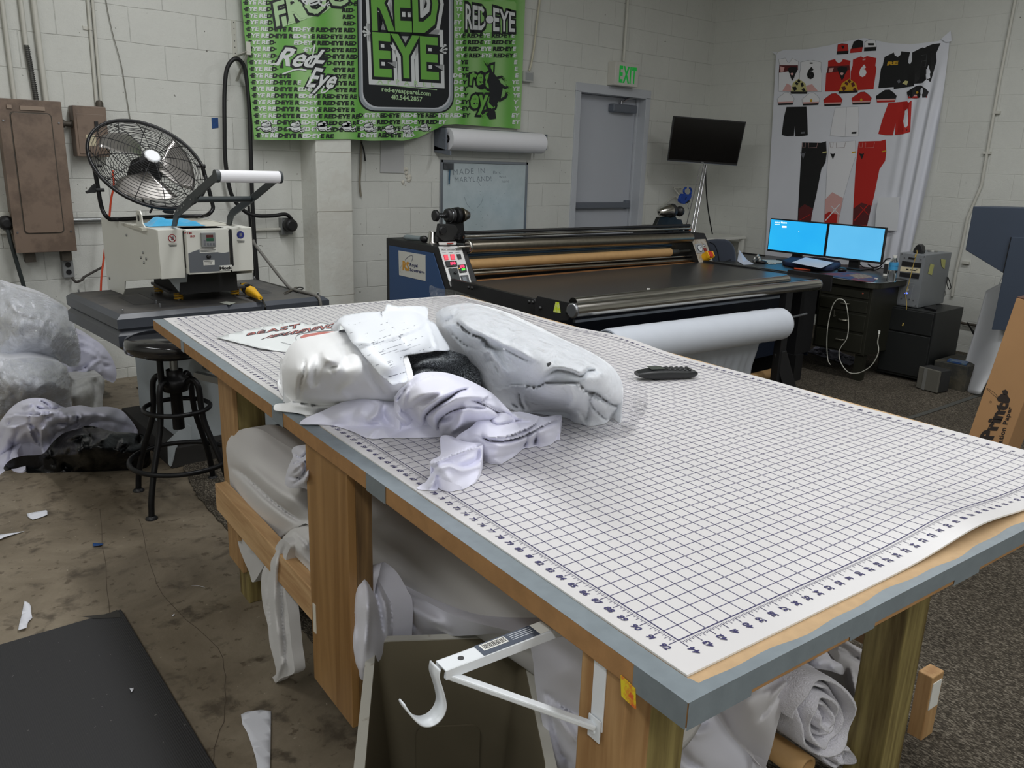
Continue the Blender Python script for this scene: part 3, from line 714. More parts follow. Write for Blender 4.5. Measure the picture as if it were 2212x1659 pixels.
# shield
def shield(g):
    P = []
    x0, x1, y1, y0 = 775-g, 979+g, 240+g, -120
    tl = [(775-g-(240)*.02, y0), (979+g, y0)]
    bot = rrect(776-g, -200, 979+g, 243+g, 32)
    out = []
    for x, y in bot:
        out.append((x-(0 if x > 880 else 5*(1-max(0, y)/240)), max(y0, y)-(979-x)*.02))
    return out
for g, mm_, o_ in ((1.5, M_pk, .0012), (-1, M_ps, .0018), (-6, mat('print_lightgrey', C3(196,200,206), .5), .0022), (-9, M_pk, .0028)):
    b = B(); fillpoly(b, shield(g), BS(o_), maxlen=14); b.build('shield_badge', mm_, ban)
def ltext(txt, q, m_, off, o_, name='lettering', sp=.12, shear=0):
    b = B(); text(b, txt, quadfn(q, BS(o_)), off, sp, shear=shear); return b.build(name, m_, ban)
RQ = [(806,62),(946,68),(943,-60),(800,-66)]; EQ = [(810,162),(946,170),(944,78),(806,66)]
for tx, q in (('RED', RQ), ('EYE', EQ)):
    b = B(); b.m = 0; text(b, tx, quadfn(q, BS(.0034)), .16, .08)
    b.m = 1; text(b, tx, quadfn(q, BS(.0040)), .075, .08)
    b.m = 2; text(b, tx, quadfn(q, BS(.0046)), .025, .08)
    b.build('shield_lettering', [M_pw, M_pk, M_pg], ban)
b = B()   # little feet gripping the letters
for cx, cy, s in ((800,72,-1),(950,110,1)):
    for a in (-35, 0, 35):
        e = (cx+s*14*math.cos(R_(a)), cy+14*math.sin(R_(a))-4); stroke(b, [(cx, cy), e], 2.6, BS(.005)); fillpoly(b, ring(e[0], e[1], 3, 3, 10), BS(.005))
b.build('frog_feet', M_pw, ban)
ltext('APPAREL', [(816,179),(938,188),(938,177),(816,168)], M_pl, .03, .0036, sp=.75)
b = B(); stroke(b, [(812,181),(944,194)], 1.8, BS(.0036)); b.build('underline', M_pl, ban)
ltext('red-eyeapparel.com', [(825,197),(930,207),(930,197),(825,187)], M_pl, .03, .0036, sp=.1)
ltext('410.544.2857', [(845,214),(912,219),(912,209),(845,204)], M_pl, .03, .0036, sp=.1)
def frog(bk, bw, cx, cy, s, ang=0, o1=.0022, o2=.003):
    c_, s_ = math.cos(R_(ang)), math.sin(R_(ang))
    def tr(P): return [(cx+(x*c_-y*s_)*s, cy+(x*s_+y*c_)*s) for x, y in P]
    F1, F2 = BS(o1), BS(o2)
    body = ring(0, 1, 9, 6.4, 22); head = ring(-1, -5, 9, 5, 22); eye = ring(3, -8.5, 4.2, 3.6, 14)
    for P in (ring(0, 1, 10.6, 8, 22), ring(-1, -5, 10.6, 6.6, 22), ring(3, -8.5, 5.6, 5, 14)): fillpoly(bk, tr(P), F1)
    for P in (body, head, eye): fillpoly(bw, tr(P), F2)
    stroke(bk, tr([(-9,-3),(-4,-1),(2,-1.5),(8,-4)]), 1.3*s, BS(o2+.0006)); stroke(bk, tr([(-6,4),(0,5.6),(6,3.5)]), 1*s, BS(o2+.0006))
    fillpoly(bk, tr(ring(3.6, -8.6, 1.7, 1.3, 8)), BS(o2+.0006))
    for A in ([(8,3),(13,2),(16,-1)], [(-8,1),(-13,-1),(-15,1)], [(7,5),(11,8),(14,6)]):
        stroke(bk, tr(A), 3.6*s, F1); stroke(bw, tr(A), 1.9*s, F2)
        for dx, dy in ((2,-2),(3,.5),(1.5,2.5)):
            e = (A[-1][0]+dx*(1 if A[-1][0] > 0 else -1), A[-1][1]+dy); stroke(bk, tr([A[-1], e]), 2.2*s, F1); stroke(bw, tr([A[-1], e]), 1.1*s, F2)
bk, bw = B(), B()
for k, (x, y) in enumerate(((576,276),(639,276),(697,275),(750,275),(797,277),(842,281),(879,281),(917,277))):
    if x < 930: frog(bk, bw, x, y, (1.12, 1.12, 1.05, 1.05, 1.0, .95, .85, .8)[k])
frog(bk, bw, 672, -6, 2.4, 0)
bk.build('frog_outline', M_pk, ban); bw.build('frog_fill', M_pw, ban)
# FROG lettering, partly above the frame edge
q = [(598,56),(752,6),(742,-44),(590,4)]
b = B(); b.m = 0; fillpoly(b, [(590,-30),(592,12),(600,62),(640,48),(700,28),(742,-6),(745,-50)], BS(.0016), maxlen=16)
b.m = 1; text(b, 'FROG', quadfn(q, BS(.0022)), .10, .1); b.m = 0; text(b, 'FROG', quadfn(q, BS(.0028)), .02, .1)
b.build('frog_lettering', [M_pl, M_pk], ban)
# script Red-Eye
def script(txt, q, sh, o0=.0024):
    b = B(); b.m = 0; text(b, txt, quadfn(q, BS(o0)), .10, .04, shear=sh); b.m = 1; text(b, txt, quadfn(q, BS(o0+.0007)), .022, .04, shear=sh); b.build('script_lettering', [M_pk, M_pw], ban)
script('Red-', [(596,140),(690,146),(704,106),(604,100)], .35)
script('Eye', [(662,186),(718,190),(728,152),(672,142)], .35)
b = B()
for P in ([(584,139),(600,135),(612,112),(640,108)], [(610,160),(640,150),(662,152)], [(680,96),(674,126),(668,138)], [(700,186),(694,200),(706,196),(716,182)]):
    stroke(b, [tuple(x) for x in [(p.x, p.y) for p in spline([Vector((a, c)) for a, c in P], 6)]], 3.2, BS(.0033))
b.build('script_flourish', M_pw, ban)
# RED EYE condensed badge
b = B(); b.m = 2; fillpoly(b, rrect(999, 3, 1115, 70, 6), BS(.0018), maxlen=20)
for tx, q in (('RED', [(1006,62),(1050,64),(1050,14),(1006,6)]), ('EYE', [(1066,66),(1112,68),(1112,26),(1066,14)])):
    b.m = 0; text(b, tx, quadfn(q, BS(.0024)), .11, .06); b.m = 1; text(b, tx, quadfn(q, BS(.003)), .02, .06)
b.m = 1; fillpoly(b, ring(1058, 42, 9, 9, 16), BS(.0036)); b.m = 0; stroke(b, ring(1058, 42, 9, 9, 20), 1.2, BS(.004), True)
b.build('condensed_lettering', [M_pk, M_pw, mat('print_mid_green', C3(140,190,112), .6)], ban)
# gothic lettering with the black climbing frog
b = B(); b.m = 0
for tx, q in (('red', [(1015,182),(1062,190),(1062,140),(1015,148)]), ('eye', [(1016,232),(1068,234),(1070,190),(1018,190)])):
    b.m = 0; text(b, tx, quadfn(q, BS(.0024)), .12, .05, shear=.1); b.m = 1; text(b, tx, quadfn(q, BS(.003)), .03, .05, shear=.1)
b.m = 0
body = [(1060,150),(1070,162),(1080,175),(1086,192),(1082,212),(1072,226),(1062,236),(1050,246),(1058,258),(1072,256),(1070,242),(1066,232),(1056,222),(1058,200),(1054,176),(1056,160)]
fillpoly(b, body, BS(.0036))
for P in ([(1062,158),(1056,144),(1050,136)], [(1080,182),(1092,190),(1098,186)], [(1078,218),(1092,210),(1096,200)], [(1062,236),(1046,240),(1042,250)], [(1068,170),(1084,166),(1090,172)]):
    stroke(b, P, 6, BS(.0034)); b.m = 1; e = P[-1]
    for dx, dy in ((5,-4),(6,1),(3,5),(-4,-5)): stroke(b, [e, (e[0]+dx, e[1]+dy)], 1.8, BS(.0042))
    b.m = 0
b.build('gothic_badge', [M_pk, M_pg], ban)
# ---------------------------------------------------------------- paper roll on its holder
p0, p1 = Vector((3.93, 5.50, 1.622)), Vector((4.93, 5.50, 1.622))
t = thing('paper_roll_holder', (4.43, YB, 1.55), 'grey metal paper-roll holder fixed on the wall under the green banner', 'roll holder')
b = B(); b.box(3.885, 3.90, 5.46, YB, 1.53, 1.70).box(4.955, 4.968, 5.46, YB, 1.57, 1.70)
b.prism([(3.885,5.40,1.53),(3.885,5.62,1.57),(3.885,5.62,1.52),(3.885,5.40,1.495)], (.015,0,0))
b.box(3.885, 4.968, YB-.02, YB, 1.69, 1.715); b.cyl((3.88,5.50,1.622),(4.97,5.50,1.622),.012)
b.build('bracket', M_dkgrey, t, bevel=.003)
b = B(); b.lathe(p0, (1,0,0), [(0,.085),(1.0,.085)], seg=48); 
o = b.build('paper_roll', mat('white_paper', C3(232,232,236), .6, var=.015, vs=3)); tag(o, 'long roll of white paper hanging in its wall holder above the whiteboard', 'paper roll')
b = B(); b.lathe((3.926,5.50,1.622), (1,0,0), [(0,.03),(.008,.03)]); b.build('core', mat('core_dark', C3(30,28,28), .7), o)
# whiteboard
wb = thing('whiteboard', (4.42, YB, 1.2), 'aluminium-framed whiteboard with faint handwriting under the paper roll', 'whiteboard')
x0, x1, z0, z1 = 3.957, 4.868, .80, 1.445
B().box(x0, x1, YB-.012, YB, z0, z1).build('board_surface', mat('whiteboard_film', C3(192,204,208), .22, col2=C3(182,196,200), c2s=3), wb)
b = B(); b.box(x0-.012,x1+.012,YB-.02,YB,z1-.006,z1+.016).box(x0-.012,x1+.012,YB-.02,YB,z0-.016,z0+.006).box(x0-.014,x0+.008,YB-.02,YB,z0-.016,z1+.016).box(x1-.008,x1+.014,YB-.02,YB,z0-.016,z1+.016)
b.build('frame', mat('aluminium', C3(150,154,160), .35, metal=.8), wb, bevel=.002)
sf = lambda u, v: aY(u, v, YB-.0128)
b = B(); pen = mat('faded_marker', C3(132,142,150), .5)
text(b, 'MADE IN', quadfn([(979,378),(1048,374),(1047,362),(979,365)], sf), -.005, .2); text(b, 'MARYLAND!', quadfn([(982,394),(1062,391),(1061,380),(982,382)], sf), -.005, .14)
text(b, 'Brc', quadfn([(1065,376),(1082,375),(1082,368),(1065,369)], sf), -.01, .1); text(b, 'wuz', quadfn([(1078,385),(1094,384),(1094,377),(1078,378)], sf), -.01, .1); text(b, 'here', quadfn([(1084,395),(1100,394),(1100,387),(1084,388)], sf), -.01, .1)
for P in ([(1003,425),(1008,440),(1016,450)], [(1044,424),(1040,438),(1030,450)], [(1030,388),(1038,402)]): stroke(b, P, .7, sf)
for k in range(26): u, v = random.uniform(1010,1090), random.uniform(400,495); stroke(b, [(u, v), (u+random.uniform(.6,2.5), v+random.uniform(-1,1))], .8, sf)
b.build('handwriting', pen, wb)
b = B(); b.box(3.97, 4.065, YB-.03, YB-.012, 1.385, 1.435); tag(b.build('marker_clip', mat('clip_grey', C3(74,78,82), .5), bevel=.003), 'dark grey magnetic clip on the top left corner of the whiteboard', 'clip')
b = B(); b.cyl((4.02,YB-.028,1.30),(4.025,YB-.028,1.385),.007).cyl((4.02,YB-.028,1.27),(4.02,YB-.028,1.30),.006); tag(b.build('marker_pen', mat('teal_pen', C3(40,84,110), .4)), 'blue marker pen hanging from the clip on the whiteboard', 'pen')
# plaster panel with a hole, string, rope
b = B(); b.prism([aY(u, v, YB-.004) for u, v in ((822,296),(873,297),(872,374),(821,373))], (0,-.004,0)); tag(b.build('patch_panel', mat('grey_patch', C3(186,186,186), .6, var=.03, vs=8), bevel=.001), 'smooth grey square patch panel on the wall below the banner', 'panel')
b = B()
rng = random.Random(5); c = aY(881, 383, YB-.006)
for k in range(26):
    a = rng.uniform(0, 6.28); r = rng.uniform(.0, .05); b.sph((c.x+r*math.cos(a)*.9-.02*(r>.03), YB-.004, c.z+r*math.sin(a)*1.4), rng.uniform(.006,.017), 8, 5, (1,.5,1))
tag(b.build('plaster_lump', mat('plaster', C3(206,202,190), .8, bump=.4, bs=60)), 'ragged lump of white plaster filling a hole in the wall', 'plaster')
b = B(); P = [aY(u, v, YB-.018) for u, v in ((781,303),(780,330),(779,360),(777,390),(778,410),(780,424))]; b.tube(P, .0085, seg=8)
tag(b.build('hanging_rope', mat('grey_rope', C3(136,130,116), .8, bump=.5, bs=200)), 'frayed grey rope end hanging on the wall under the banner', 'rope')
b = B(); P = [aY(u, v, YB-.03) for u, v in ((780,306),(786,325),(789,348))]; b.tube(P, .006, seg=8); tag(b.build('cable_end', M_rubber), 'black cable end hanging beside the grey rope', 'cable')
# ---------------------------------------------------------------- right of the banner
t = thing('wall_switch_box', (4.86, YB-.03, 2.16), 'small square grey switch box right of the banner, fed from above', 'switch box')
a, c = aY(1131,153,YB-.05), aY(1152,178,YB-.05)
B().box(a.x, c.x, YB-.055, YB, c.z, a.z).build('box_body', mat('box_light_grey', C3(176,178,174), .5), t, bevel=.004)
B().box(a.x+.02, c.x-.012, YB-.058, YB-.053, c.z+.014, a.z-.012).build('cover_plate', mat('cover_grey', C3(152,156,156), .5), t, bevel=.002)
b = B(); b.tube([aY(u, v, YB-.02) for u, v in ((1172,-60),(1166,0),(1159,55),(1154,100),(1147,140),(1143,153))], .009); tag(b.build('wall_cable', mat('cream_cable', C3(196,192,170), .5)), 'cream cable running down the wall into the square grey switch box', 'cable')
pipe_v('wall_conduit', 6.015, 2.40, ZC, .013, 'white conduit running from the ceiling down to the EXIT sign', x1=6.03, y=YB-.03)
t = thing('exit_sign', (6.0, YB-.06, 2.2), 'white EXIT sign with green letters mounted above the steel door', 'exit sign')
ye = YB-.10; a, c = aY(1331,130,ye), aY(1378,186,ye)
x0, x1, z0, z1 = a.x, c.x, 2.178, 2.384
B().box(x0, x1, ye, YB, z0, z1).build('housing', mat('sign_housing', C3(206,204,196), .5), t, bevel=.006)
b = B(); text(b, 'EXIT', lambda q, h: Vector((x0+.055+q*(x1-x0-.09), ye-.001, z0+.032+h*.145)), .035, .14); b.build('lettering', mat('exit_green', C3(18,140,52), .5, emit=C3(20,160,60), es=.35), t)
# ---------------------------------------------------------------- TV on its corner mount
tv = thing('television', (6.3, 5.0, 1.6), 'black flat-screen TV mounted high in the corner', 'television')
P = [(1455,250),(1612,263),(1592,358),(1442,347)]; yT = 4.95
A, Bq = aY(1457,250,5.2), aY(1612,263,4.75)
dx = (Bq-A); dx.z = 0; dx.normalize(); nrm = Vector((dx.y, -dx.x, 0))
cen = (A+Bq)/2
def tvp(u, v, off=0): p = aP(u, v, cen, nrm+Vector((0,0,-.12))); return p+nrm*off
b = B(); q = [tvp(*p) for p in P]; b.prism([p-nrm*0 for p in q], -nrm*.045); b.build('cabinet', M_black, tv, bevel=.004)
qi = [tvp(u, v, .002) for u, v in ((1458,253),(1609,266),(1591,353),(1444,343))]
b = B(); b.prism(qi, nrm*.0015); b.build('screen', mat('tv_glass', C3(4,4,6), .12, spec=.4), tv)
b = B(); qa = [tvp(u, v, .003) for u, v in ((1515,349.5),(1520,350),(1520,352),(1515,351.5))]; b.prism(qa, nrm*.001); b.build('logo_plate', M_steel, tv)
b = B(); q2 = [tvp(u, v, .003) for u, v in ((1442,346.4),(1592,357.4),(1592,358.6),(1442,347.6))]; b.prism(q2, nrm*.001); b.build('trim_strip', M_dkgrey, tv)
# three shiny poles below it
for i, (a, c) in enumerate((((1521,355),(1492,506)), ((1526,356),(1499,506)))):
    p, q = aY(*a, 4.95), aY(*c, 4.85)
    b = B(); b.cyl(p, q, .0085, seg=14); tag(b.build('support_pole', mat('chrome', C3(190,190,192), .18, metal=1)), ('left' if i == 0 else 'right')+' of the two thick chrome poles rising to the TV', 'pole')
b = B(); b.cyl(aY(1514,358,5.1), aY(1478,505,5.2), .005, seg=10); tag(b.build('support_pole', MATS['chrome']), 'thin slanting steel rod left of the chrome TV poles', 'pole')
b = B(); b.tube([aY(u, v, 5.0) for u, v in ((1524,357),(1525,400),(1528,440),(1534,480),(1539,506))], .006, seg=8); tag(b.build('tv_cable', M_rubber), 'black cable hanging down from the TV', 'cable')
# wall shelf bracket and blue clip
t = thing('shelf_bracket', (6.66, YB-.05, 1.25), 'white-painted folding shelf bracket on the wall behind the take-up cone', 'bracket')
b = B(); yb_ = YB-.03
for P in ([(1455,405),(1475,405)], [(1456,407),(1468,421)], [(1458,424),(1428,446)], [(1458,424),(1484,442)], [(1470,405),(1470,416)]):
    for i in range(len(P)-1): b.bar(aY(*P[i], yb_), aY(*P[i+1], yb_-.05), .02, .012)
b.build('arm', M_cond, t, bevel=.001)
t = thing('blue_clamp', aY(1480,440,5.35), 'bright blue plastic grip clip hanging near the corner by a silver snap hook', 'clip')
yc = 5.35
def cq(P): return [aY(u, v, yc) for u, v in crop(P, 1380, 400, 6.9125)]
body = [(615,215),(632,160),(660,128),(700,130),(745,140),(795,135),(790,180),(765,230),(720,272),(680,285),(640,270),(615,245)]
B().prism(cq(body), (0,.035,0)).build('body', mat('blue_plastic', C3(24,72,168), .35), t, bevel=.008)
cc = crop([(728,90)], 1380, 400, 6.9125)[0]
arc = [aY(cc[0]+8.2*math.cos(R_(a))*1.0, cc[1]-8.2*math.sin(R_(a))*1.0, yc+.015) for a in range(-50, 240, 18) if not 62 < a < 98]
k = len([a for a in range(-50, 240, 18) if a <= 62])
b = B(); b.tube(arc[:k], .010, seg=8); b.tube(arc[k:], .010, seg=8); b.build('jaw', MATS['blue_plastic'], t)
b = B(); b.prism(cq([(700,215),(715,180),(705,175),(688,215)]), (0,-.002,0)); b.prism(cq([(690,270),(745,225),(765,240),(730,268)]), (0,-.003,0)); b.build('grip_inlay', M_black, t)
b = B(); P = cq([(752,240),(745,262),(738,300),(735,330),(748,356)]); b.tube(P, .004, seg=8); b.build('snap_hook', M_steel, t)
# ================================================================ heat press on its grey bench
M_hood = mat('bench_grey_enamel', C3(62,66,74), .38, var=.06, vs=4)
M_hoodtop = mat('bench_dusty_top', C3(84,82,80), .6, col2=C3(66,66,68), c2s=7, bump=.15, bs=120)
M_cab = mat('cabinet_pale_grey', C3(178,186,190), .45, var=.03, vs=3)
M_wht = mat('press_white_enamel', C3(214,214,206), .38, var=.02, vs=5)
M_pgrey = mat('press_panel_grey', C3(96,100,106), .45)
M_lever = mat('lever_charcoal', C3(52,58,60), .45)
zt_ = .80
A_, B_, C_, D_ = Vector((.874,4.276,zt_)), Vector((.911,3.607,zt_)), Vector((1.848,3.624,zt_)), Vector((1.793,4.307,zt_))
cx_ = (A_+B_+C_+D_)/4
bench = thing('heat_press_bench', (1.36, 3.96, 0), 'dark grey bench hood on a pale grey cabinet, carrying the white heat press', 'workbench')
def ringz(g, z):
    out = []
    for p in (A_, B_, C_, D_):
        d = p-cx_; out.append(Vector((p.x+g*(1 if d.x > 0 else -1), p.y+g*(1 if d.y > 0 else -1), z)))
    return out
b = B()
prof = [(0,zt_),(.022,zt_-.018),(.022,zt_-.058),(.008,zt_-.072),(.022,zt_-.088),(.022,zt_-.135)]
R0 = [ringz(g, z) for g, z in prof]
vs = [p for r in R0 for p in r]; n = 4
b.add(vs, [(k*4+i, k*4+(i+1)%4, (k+1)*4+(i+1)%4, (k+1)*4+i) for k in range(len(prof)-1) for i in range(4)]+[[(len(prof)-1)*4+i for i in range(4)]], False)
b.m = 1; b.add(R0[0], [(0,1,2,3)], False)
b.build('hood', [M_hood, M_hoodtop], bench)
b = B()
for x0, x1, y0, y1 in ((1.02,1.11,3.80,4.06),(1.13,1.20,3.86,4.14),(1.60,1.68,3.82,4.10)): B().prism([(x, y, zt_+.0006) for x, y in rrect(x0, y0, x1, y1, .015)], (0,0,.0005)).build('vent_patch', mat('vent_dark', C3(60,60,62), .6), bench)
b = B()
for p in ((.90,4.26),(.925,3.63),(1.835,3.65),(1.78,4.29),(1.115,3.80),(1.10,3.70),(1.16,4.02)): b.cyl((p[0],p[1],zt_),(p[0],p[1],zt_+.012),.004,seg=10); b.sph((p[0],p[1],zt_+.013),.004,8,6)
b.build('bolt', M_steel, bench)
B().prism([aZ(u, v, zt_+.002) for u, v in crop([(1295,1085),(1345,1076),(1412,1086),(1365,1102)], 100, 340, 3.456)], (0,0,.0015)).build('square_washer', mat('pale_plate', C3(176,180,170), .5), bench)
# plank under the hood
b = B(); b.box(.93, 1.78, 3.70, 4.30, zt_-.175, zt_-.137); b.prism([(.90,4.28,zt_-.15),(1.0,3.62,zt_-.15),(1.06,3.60,zt_-.15),(1.06,4.28,zt_-.15)], (0,0,-.022)); b.build('support_board', mat('olive_board', C3(70,64,50), .8, var=.1, vs=8), bench)
b = B(); b.box(1.20, 1.95, 3.86, 4.55, .1, zt_-.137); b.build('cabinet', M_cab, bench, bevel=.004)
b = B(); b.box(1.12, 1.98, 3.80, 4.60, 0, .1); b.build('plinth', mat('plinth_dark', C3(40,38,36), .8), bench, bevel=.004)
q = [aP(u, v, (1.15,3.80,0), (0.3,-1,0)) for u, v in crop([(1070,1045),(1190,935),(1220,955),(1222,1045),(1130,1070),(1090,1210),(1075,1190)], 0, 600, 2.9625)]
B().prism(q, (.01,.008,0)).build('foot_bracket', M_cab, bench, bevel=.001)
b = B(); b.cyl((1.30,3.80,.52),(1.30,3.87,.52),.018).cyl((1.33,3.80,.46),(1.33,3.87,.46),.012).bar((1.27,3.82,.44),(1.36,3.70,.42),.03,.03); b.build('clamp_screw', M_galv, bench)
# --------------- white press head
ph = thing('heat_press', (1.28, 3.95, zt_), 'white manual heat press with grey control panel and raised charcoal lever on the bench', 'heat press')
def skew(y): return -.05*(y-3.63)/.67          # the head is turned a touch
yF, yB_ = 3.63, 4.30; zb, ztp = .945, 1.142
def side_plate(x, name):
    P = [(yB_, ztp+.006), (yF, ztp), (yF, zb-.01), (4.06, zb-.075), (4.08, .82), (4.10,.802), (yB_, .802)]
    b = B(); b.prism([(x+skew(y), y, z) for y, z in P], (.006,0,0)); return b.build(name, M_wht, ph, bevel=.0015)
side_plate(1.090, 'side_plate'); side_plate(1.498, 'side_plate')
# lifting lug on the top edge
P = [(3.86,1.14),(3.86,1.195),(3.845,1.21),(3.80,1.21),(3.785,1.195),(3.78,1.16),(3.74,1.14)]
b = B(); b.prism([(1.09+skew(3.8), y, z) for y, z in P], (.006,0,0)); b.build('lifting_lug', M_wht, ph, bevel=.001)
B().prism([(1.089+skew(3.8), y, z) for y, z in ring(3.822, 1.178, .012, .015, 14)], (-.001,0,0)).build('lug_hole', M_black, ph)
B().box(1.06, 1.47, yF+.10, yB_, ztp-.012, ztp).build('top_plate', mat('press_top_dusty', C3(196,194,182), .55, col2=C3(150,146,136), c2s=14, c2t=(.55,.7)), ph)
B().box(1.092, 1.50, yF+.003, yF+.11, ztp-.012, ztp).build('front_top', M_wht, ph)
B().box(1.092, 1.195, yF-.006, yF, zb-.012, ztp).build('left_flange', M_wht, ph, bevel=.002)
B().box(1.402, 1.504, yF-.006, yF, zb+.002, ztp).build('right_flange', M_wht, ph, bevel=.002)
b = B(); b.prism([(x, yF-.006, z) for x, z in rrect(1.197, zb+.03, 1.207, ztp-.006, .004)], (0,-.0015,0)); b.prism([(x, yF-.006, z) for x, z in rrect(1.399, zb+.028, 1.411, ztp-.006, .004)], (0,-.0015,0)); b.build('slot', M_black, ph)
yC = yF-.035
cb = B().box(1.200, 1.385, yC, yF+.10, zb+.004, ztp).build('control_box', M_wht, ph, bevel=.003)
fx = lambda a, z_: Vector((1.203+a*.180, yC-.0012, z_))
W_ = [(0, zb+.012), (1, zb+.012)] + [(1-k/20, zb+.102+.010*math.sin((1-k/20)*6.2-.6)) for k in range(21)]
b = B(); fillpoly(b, W_, lambda a, z: fx(a, z)); b.build('grey_wave_panel', M_pgrey, ph)
sfp = lambda u, v: aY(u, v, yC-.0014)
K2 = lambda P: crop(P, 320, 360, 5.185)
b = B(); M_pr = mat('print_red', C3(150,36,44), .5)
text(b, 'PTM', quadfn(K2([(408,758),(488,756),(486,730),(406,732)]), sfp), .02, .1); text(b, '110', quadfn(K2([(474,792),(524,790),(524,766),(474,768)]), sfp), .02, .1); b.build('model_lettering', M_pr, ph)
def plate(P, th, m_, name, par, y=yC, bev=.001): return B().prism([aY(u, v, y) for u, v in K2(P)], (0,-th,0)).build(name, m_, par, bevel=bev)
ct = plate([(582,740),(742,736),(752,898),(594,902)], .012, M_grey, 'temperature_controller', ph, bev=.002)
plate([(636,762),(716,760),(718,792),(640,794)], .013, mat('led_red_off', C3(80,24,22), .3), 'red_display', ct)
plate([(640,800),(722,798),(724,830),(642,832)], .013, mat('led_green_off', C3(16,78,52), .3), 'green_display', ct)
for P in ([(610,812),(634,812),(636,840),(612,840)], [(612,846),(638,846),(640,880),(614,880)], [(650,850),(672,850),(674,878),(652,878)], [(682,850),(704,850),(706,878),(684,878)], [(714,850),(736,850),(738,878),(716,878)]): plate(P, .0135, mat('key_grey', C3(104,106,112), .5), 'key', ct)
M_lab = mat('label_white', C3(222,222,216), .5)
for P, nn in (([(574,910),(768,905),(770,958),(578,966)], 3), ([(616,1048),(742,1044),(744,1100),(620,1106)], 3)):
    o = plate(P, .0016, M_lab, 'warning_label', ph, bev=0)
    b = B(); q = K2([P[3], P[2], P[1], P[0]]); q = [(q[0][0]+2,q[0][1]-1),(q[1][0]-2,q[1][1]-1),(q[2][0]-2,q[2][1]+1),(q[3][0]+2,q[3][1]+1)]
    lines(b, q, nn, lambda u, v: aY(u, v, yC-.0022), 1.0, 1.0); b.build('small_print', M_black, o)
b = B(); c = sfp(*K2([(676,1008)])[0]); b.lathe((c.x, yC, c.z), (0,-1,0), [(0,.0095),(.008,.009),(.012,.004)], 20); b.build('push_button', M_black, ph)
o = plate([(798,1108),(940,1100),(942,1156),(802,1168)], .0022, M_lab, 'maker_badge', ph, bev=.0005)
b = B(); text(b, 'Mock', quadfn(K2([(806,1154),(934,1146),(934,1112),(804,1120)]), lambda u, v: aY(u, v, yC-.0028)), .05, .06); b.build('badge_lettering', M_black, o)
def flabel(cx, cz, ringm, inner, slash):
    b = B(); yf = yF-.0066
    b.m = 0; fillpoly(b, ring(cx, cz, .017, .017, 28), lambda x, z: Vector((x, yf-.0004, z)))
    b.m = 1; fillpoly(b, ring(cx, cz, .0135 if slash else .0162, .0135 if slash else .0162, 28), lambda x, z: Vector((x, yf-.0008, z)))
    b.m = 2; fillpoly(b, [(cx-.005,cz-.008),(cx+.006,cz-.007),(cx+.006,cz+.008),(cx-.005,cz+.006)], lambda x, z: Vector((x, yf-.0012, z)))
    b.m = 0
    if slash: stroke(b, [(cx-.011,cz+.011),(cx+.011,cz-.011)], .0035, lambda x, z: Vector((x, yf-.0016, z)))
    b.m = 3
    for k in range(3): stroke(b, [(cx-.018+.002*k, cz-.024-.005*k), (cx+.018-.001*k, cz-.024-.005*k)], .002, lambda x, z: Vector((x, yf-.0006, z)))
    b.build('warning_sticker', [ringm, inner, mat('sticker_grey', C3(110,112,118), .5), M_black], ph)
flabel(1.150, 1.105, M_pr, M_lab, True); flabel(1.450, 1.110, mat('sticker_blue', C3(36,46,120), .5), MATS['sticker_blue'], False)
b = B()
for y, z in ((3.98,1.09),(3.80,1.03),(3.80,.985),(3.83,1.005),(3.77,1.005),(4.26,.86)): b.lathe((1.0895+skew(y), y, z), (-1,0,0), [(0,.0065),(.003,.006),(.004,.003)], 12)
b.build('screw', M_galv, ph)
# pressure frame, dark plate, springs
B().box(1.20, 1.46, 3.72, 4.10, .80+.045, zb+.0).build('pressure_block', M_blackm, ph)
B().prism([(1.175,3.80,.838),(1.53,3.80,.838),(1.53,4.12,.838),(1.19,4.12,.838)], (0,0,.012)).build('spring_plate', mat('dark_plate', C3(56,56,58), .5, metal=.3), ph, bevel=.002)
B().prism([(1.20,3.74,.853),(1.23,3.74,.853),(1.23,3.70,.945),(1.13,3.70,.945)], (0,.006,0)).build('gusset', M_cab, ph)
M_spr = mat('spring_yellow', C3(206,158,36), .45)
for x, y in ((1.225,3.835),(1.495,3.845),(1.215,4.09),(1.49,4.09)):
    b = B(); b.tube([(x+.017*math.cos(a), y+.017*math.sin(a), zt_+.004+.034*a/(6*math.pi)) for a in [k*math.pi/8 for k in range(49)]], .0045, seg=8, smooth=False); sp_ = b.build('spring', M_spr, ph)
    b = B(); b.cyl((x,y,zt_),(x,y,.89),.006).lathe((x,y,.85),(0,0,1),[(0,.014),(.012,.014),(.016,.008),(.03,.008)],12); b.build('spring_bolt', M_steel, sp_)
# lever
XLv, XRv = 1.185, 1.455
def LV(P, x): return [aX(u, v, x) for u, v in K2(P)]
b = B(); b.prism(LV([(256,672),(304,672),(330,560),(462,450),(500,395),(776,140),(788,100),(770,62),(740,62),(470,300),(322,462),(290,520)], XLv), (.008,0,0)); b.build('lever_arm', M_lever, ph, bevel=.002)
c0 = LV([(740,100)], XLv)[0]
hr = aX(*K2([(1450,118)])[0], XRv)
hy, hz = c0.y, c0.z+.0
b = B(); dY = 0
def LR(P):
    a = aX(*K2([(885,655)])[0], XRv)
    return [Vector((XRv, p.y, p.z)) for p in LV(P, XRv)]
b.prism(LR([(872,655),(918,660),(945,560),(1090,450),(1180,385),(1440,170),(1482,130),(1480,85),(1455,75),(1330,165),(1130,330),(920,480),(885,550)]), (.008,0,0)); b.build('lever_arm', M_lever, ph, bevel=.002)
hA, hB = aX(*K2([(785,106)])[0], XLv+.008), aX(*K2([(1462,118)])[0], XRv)
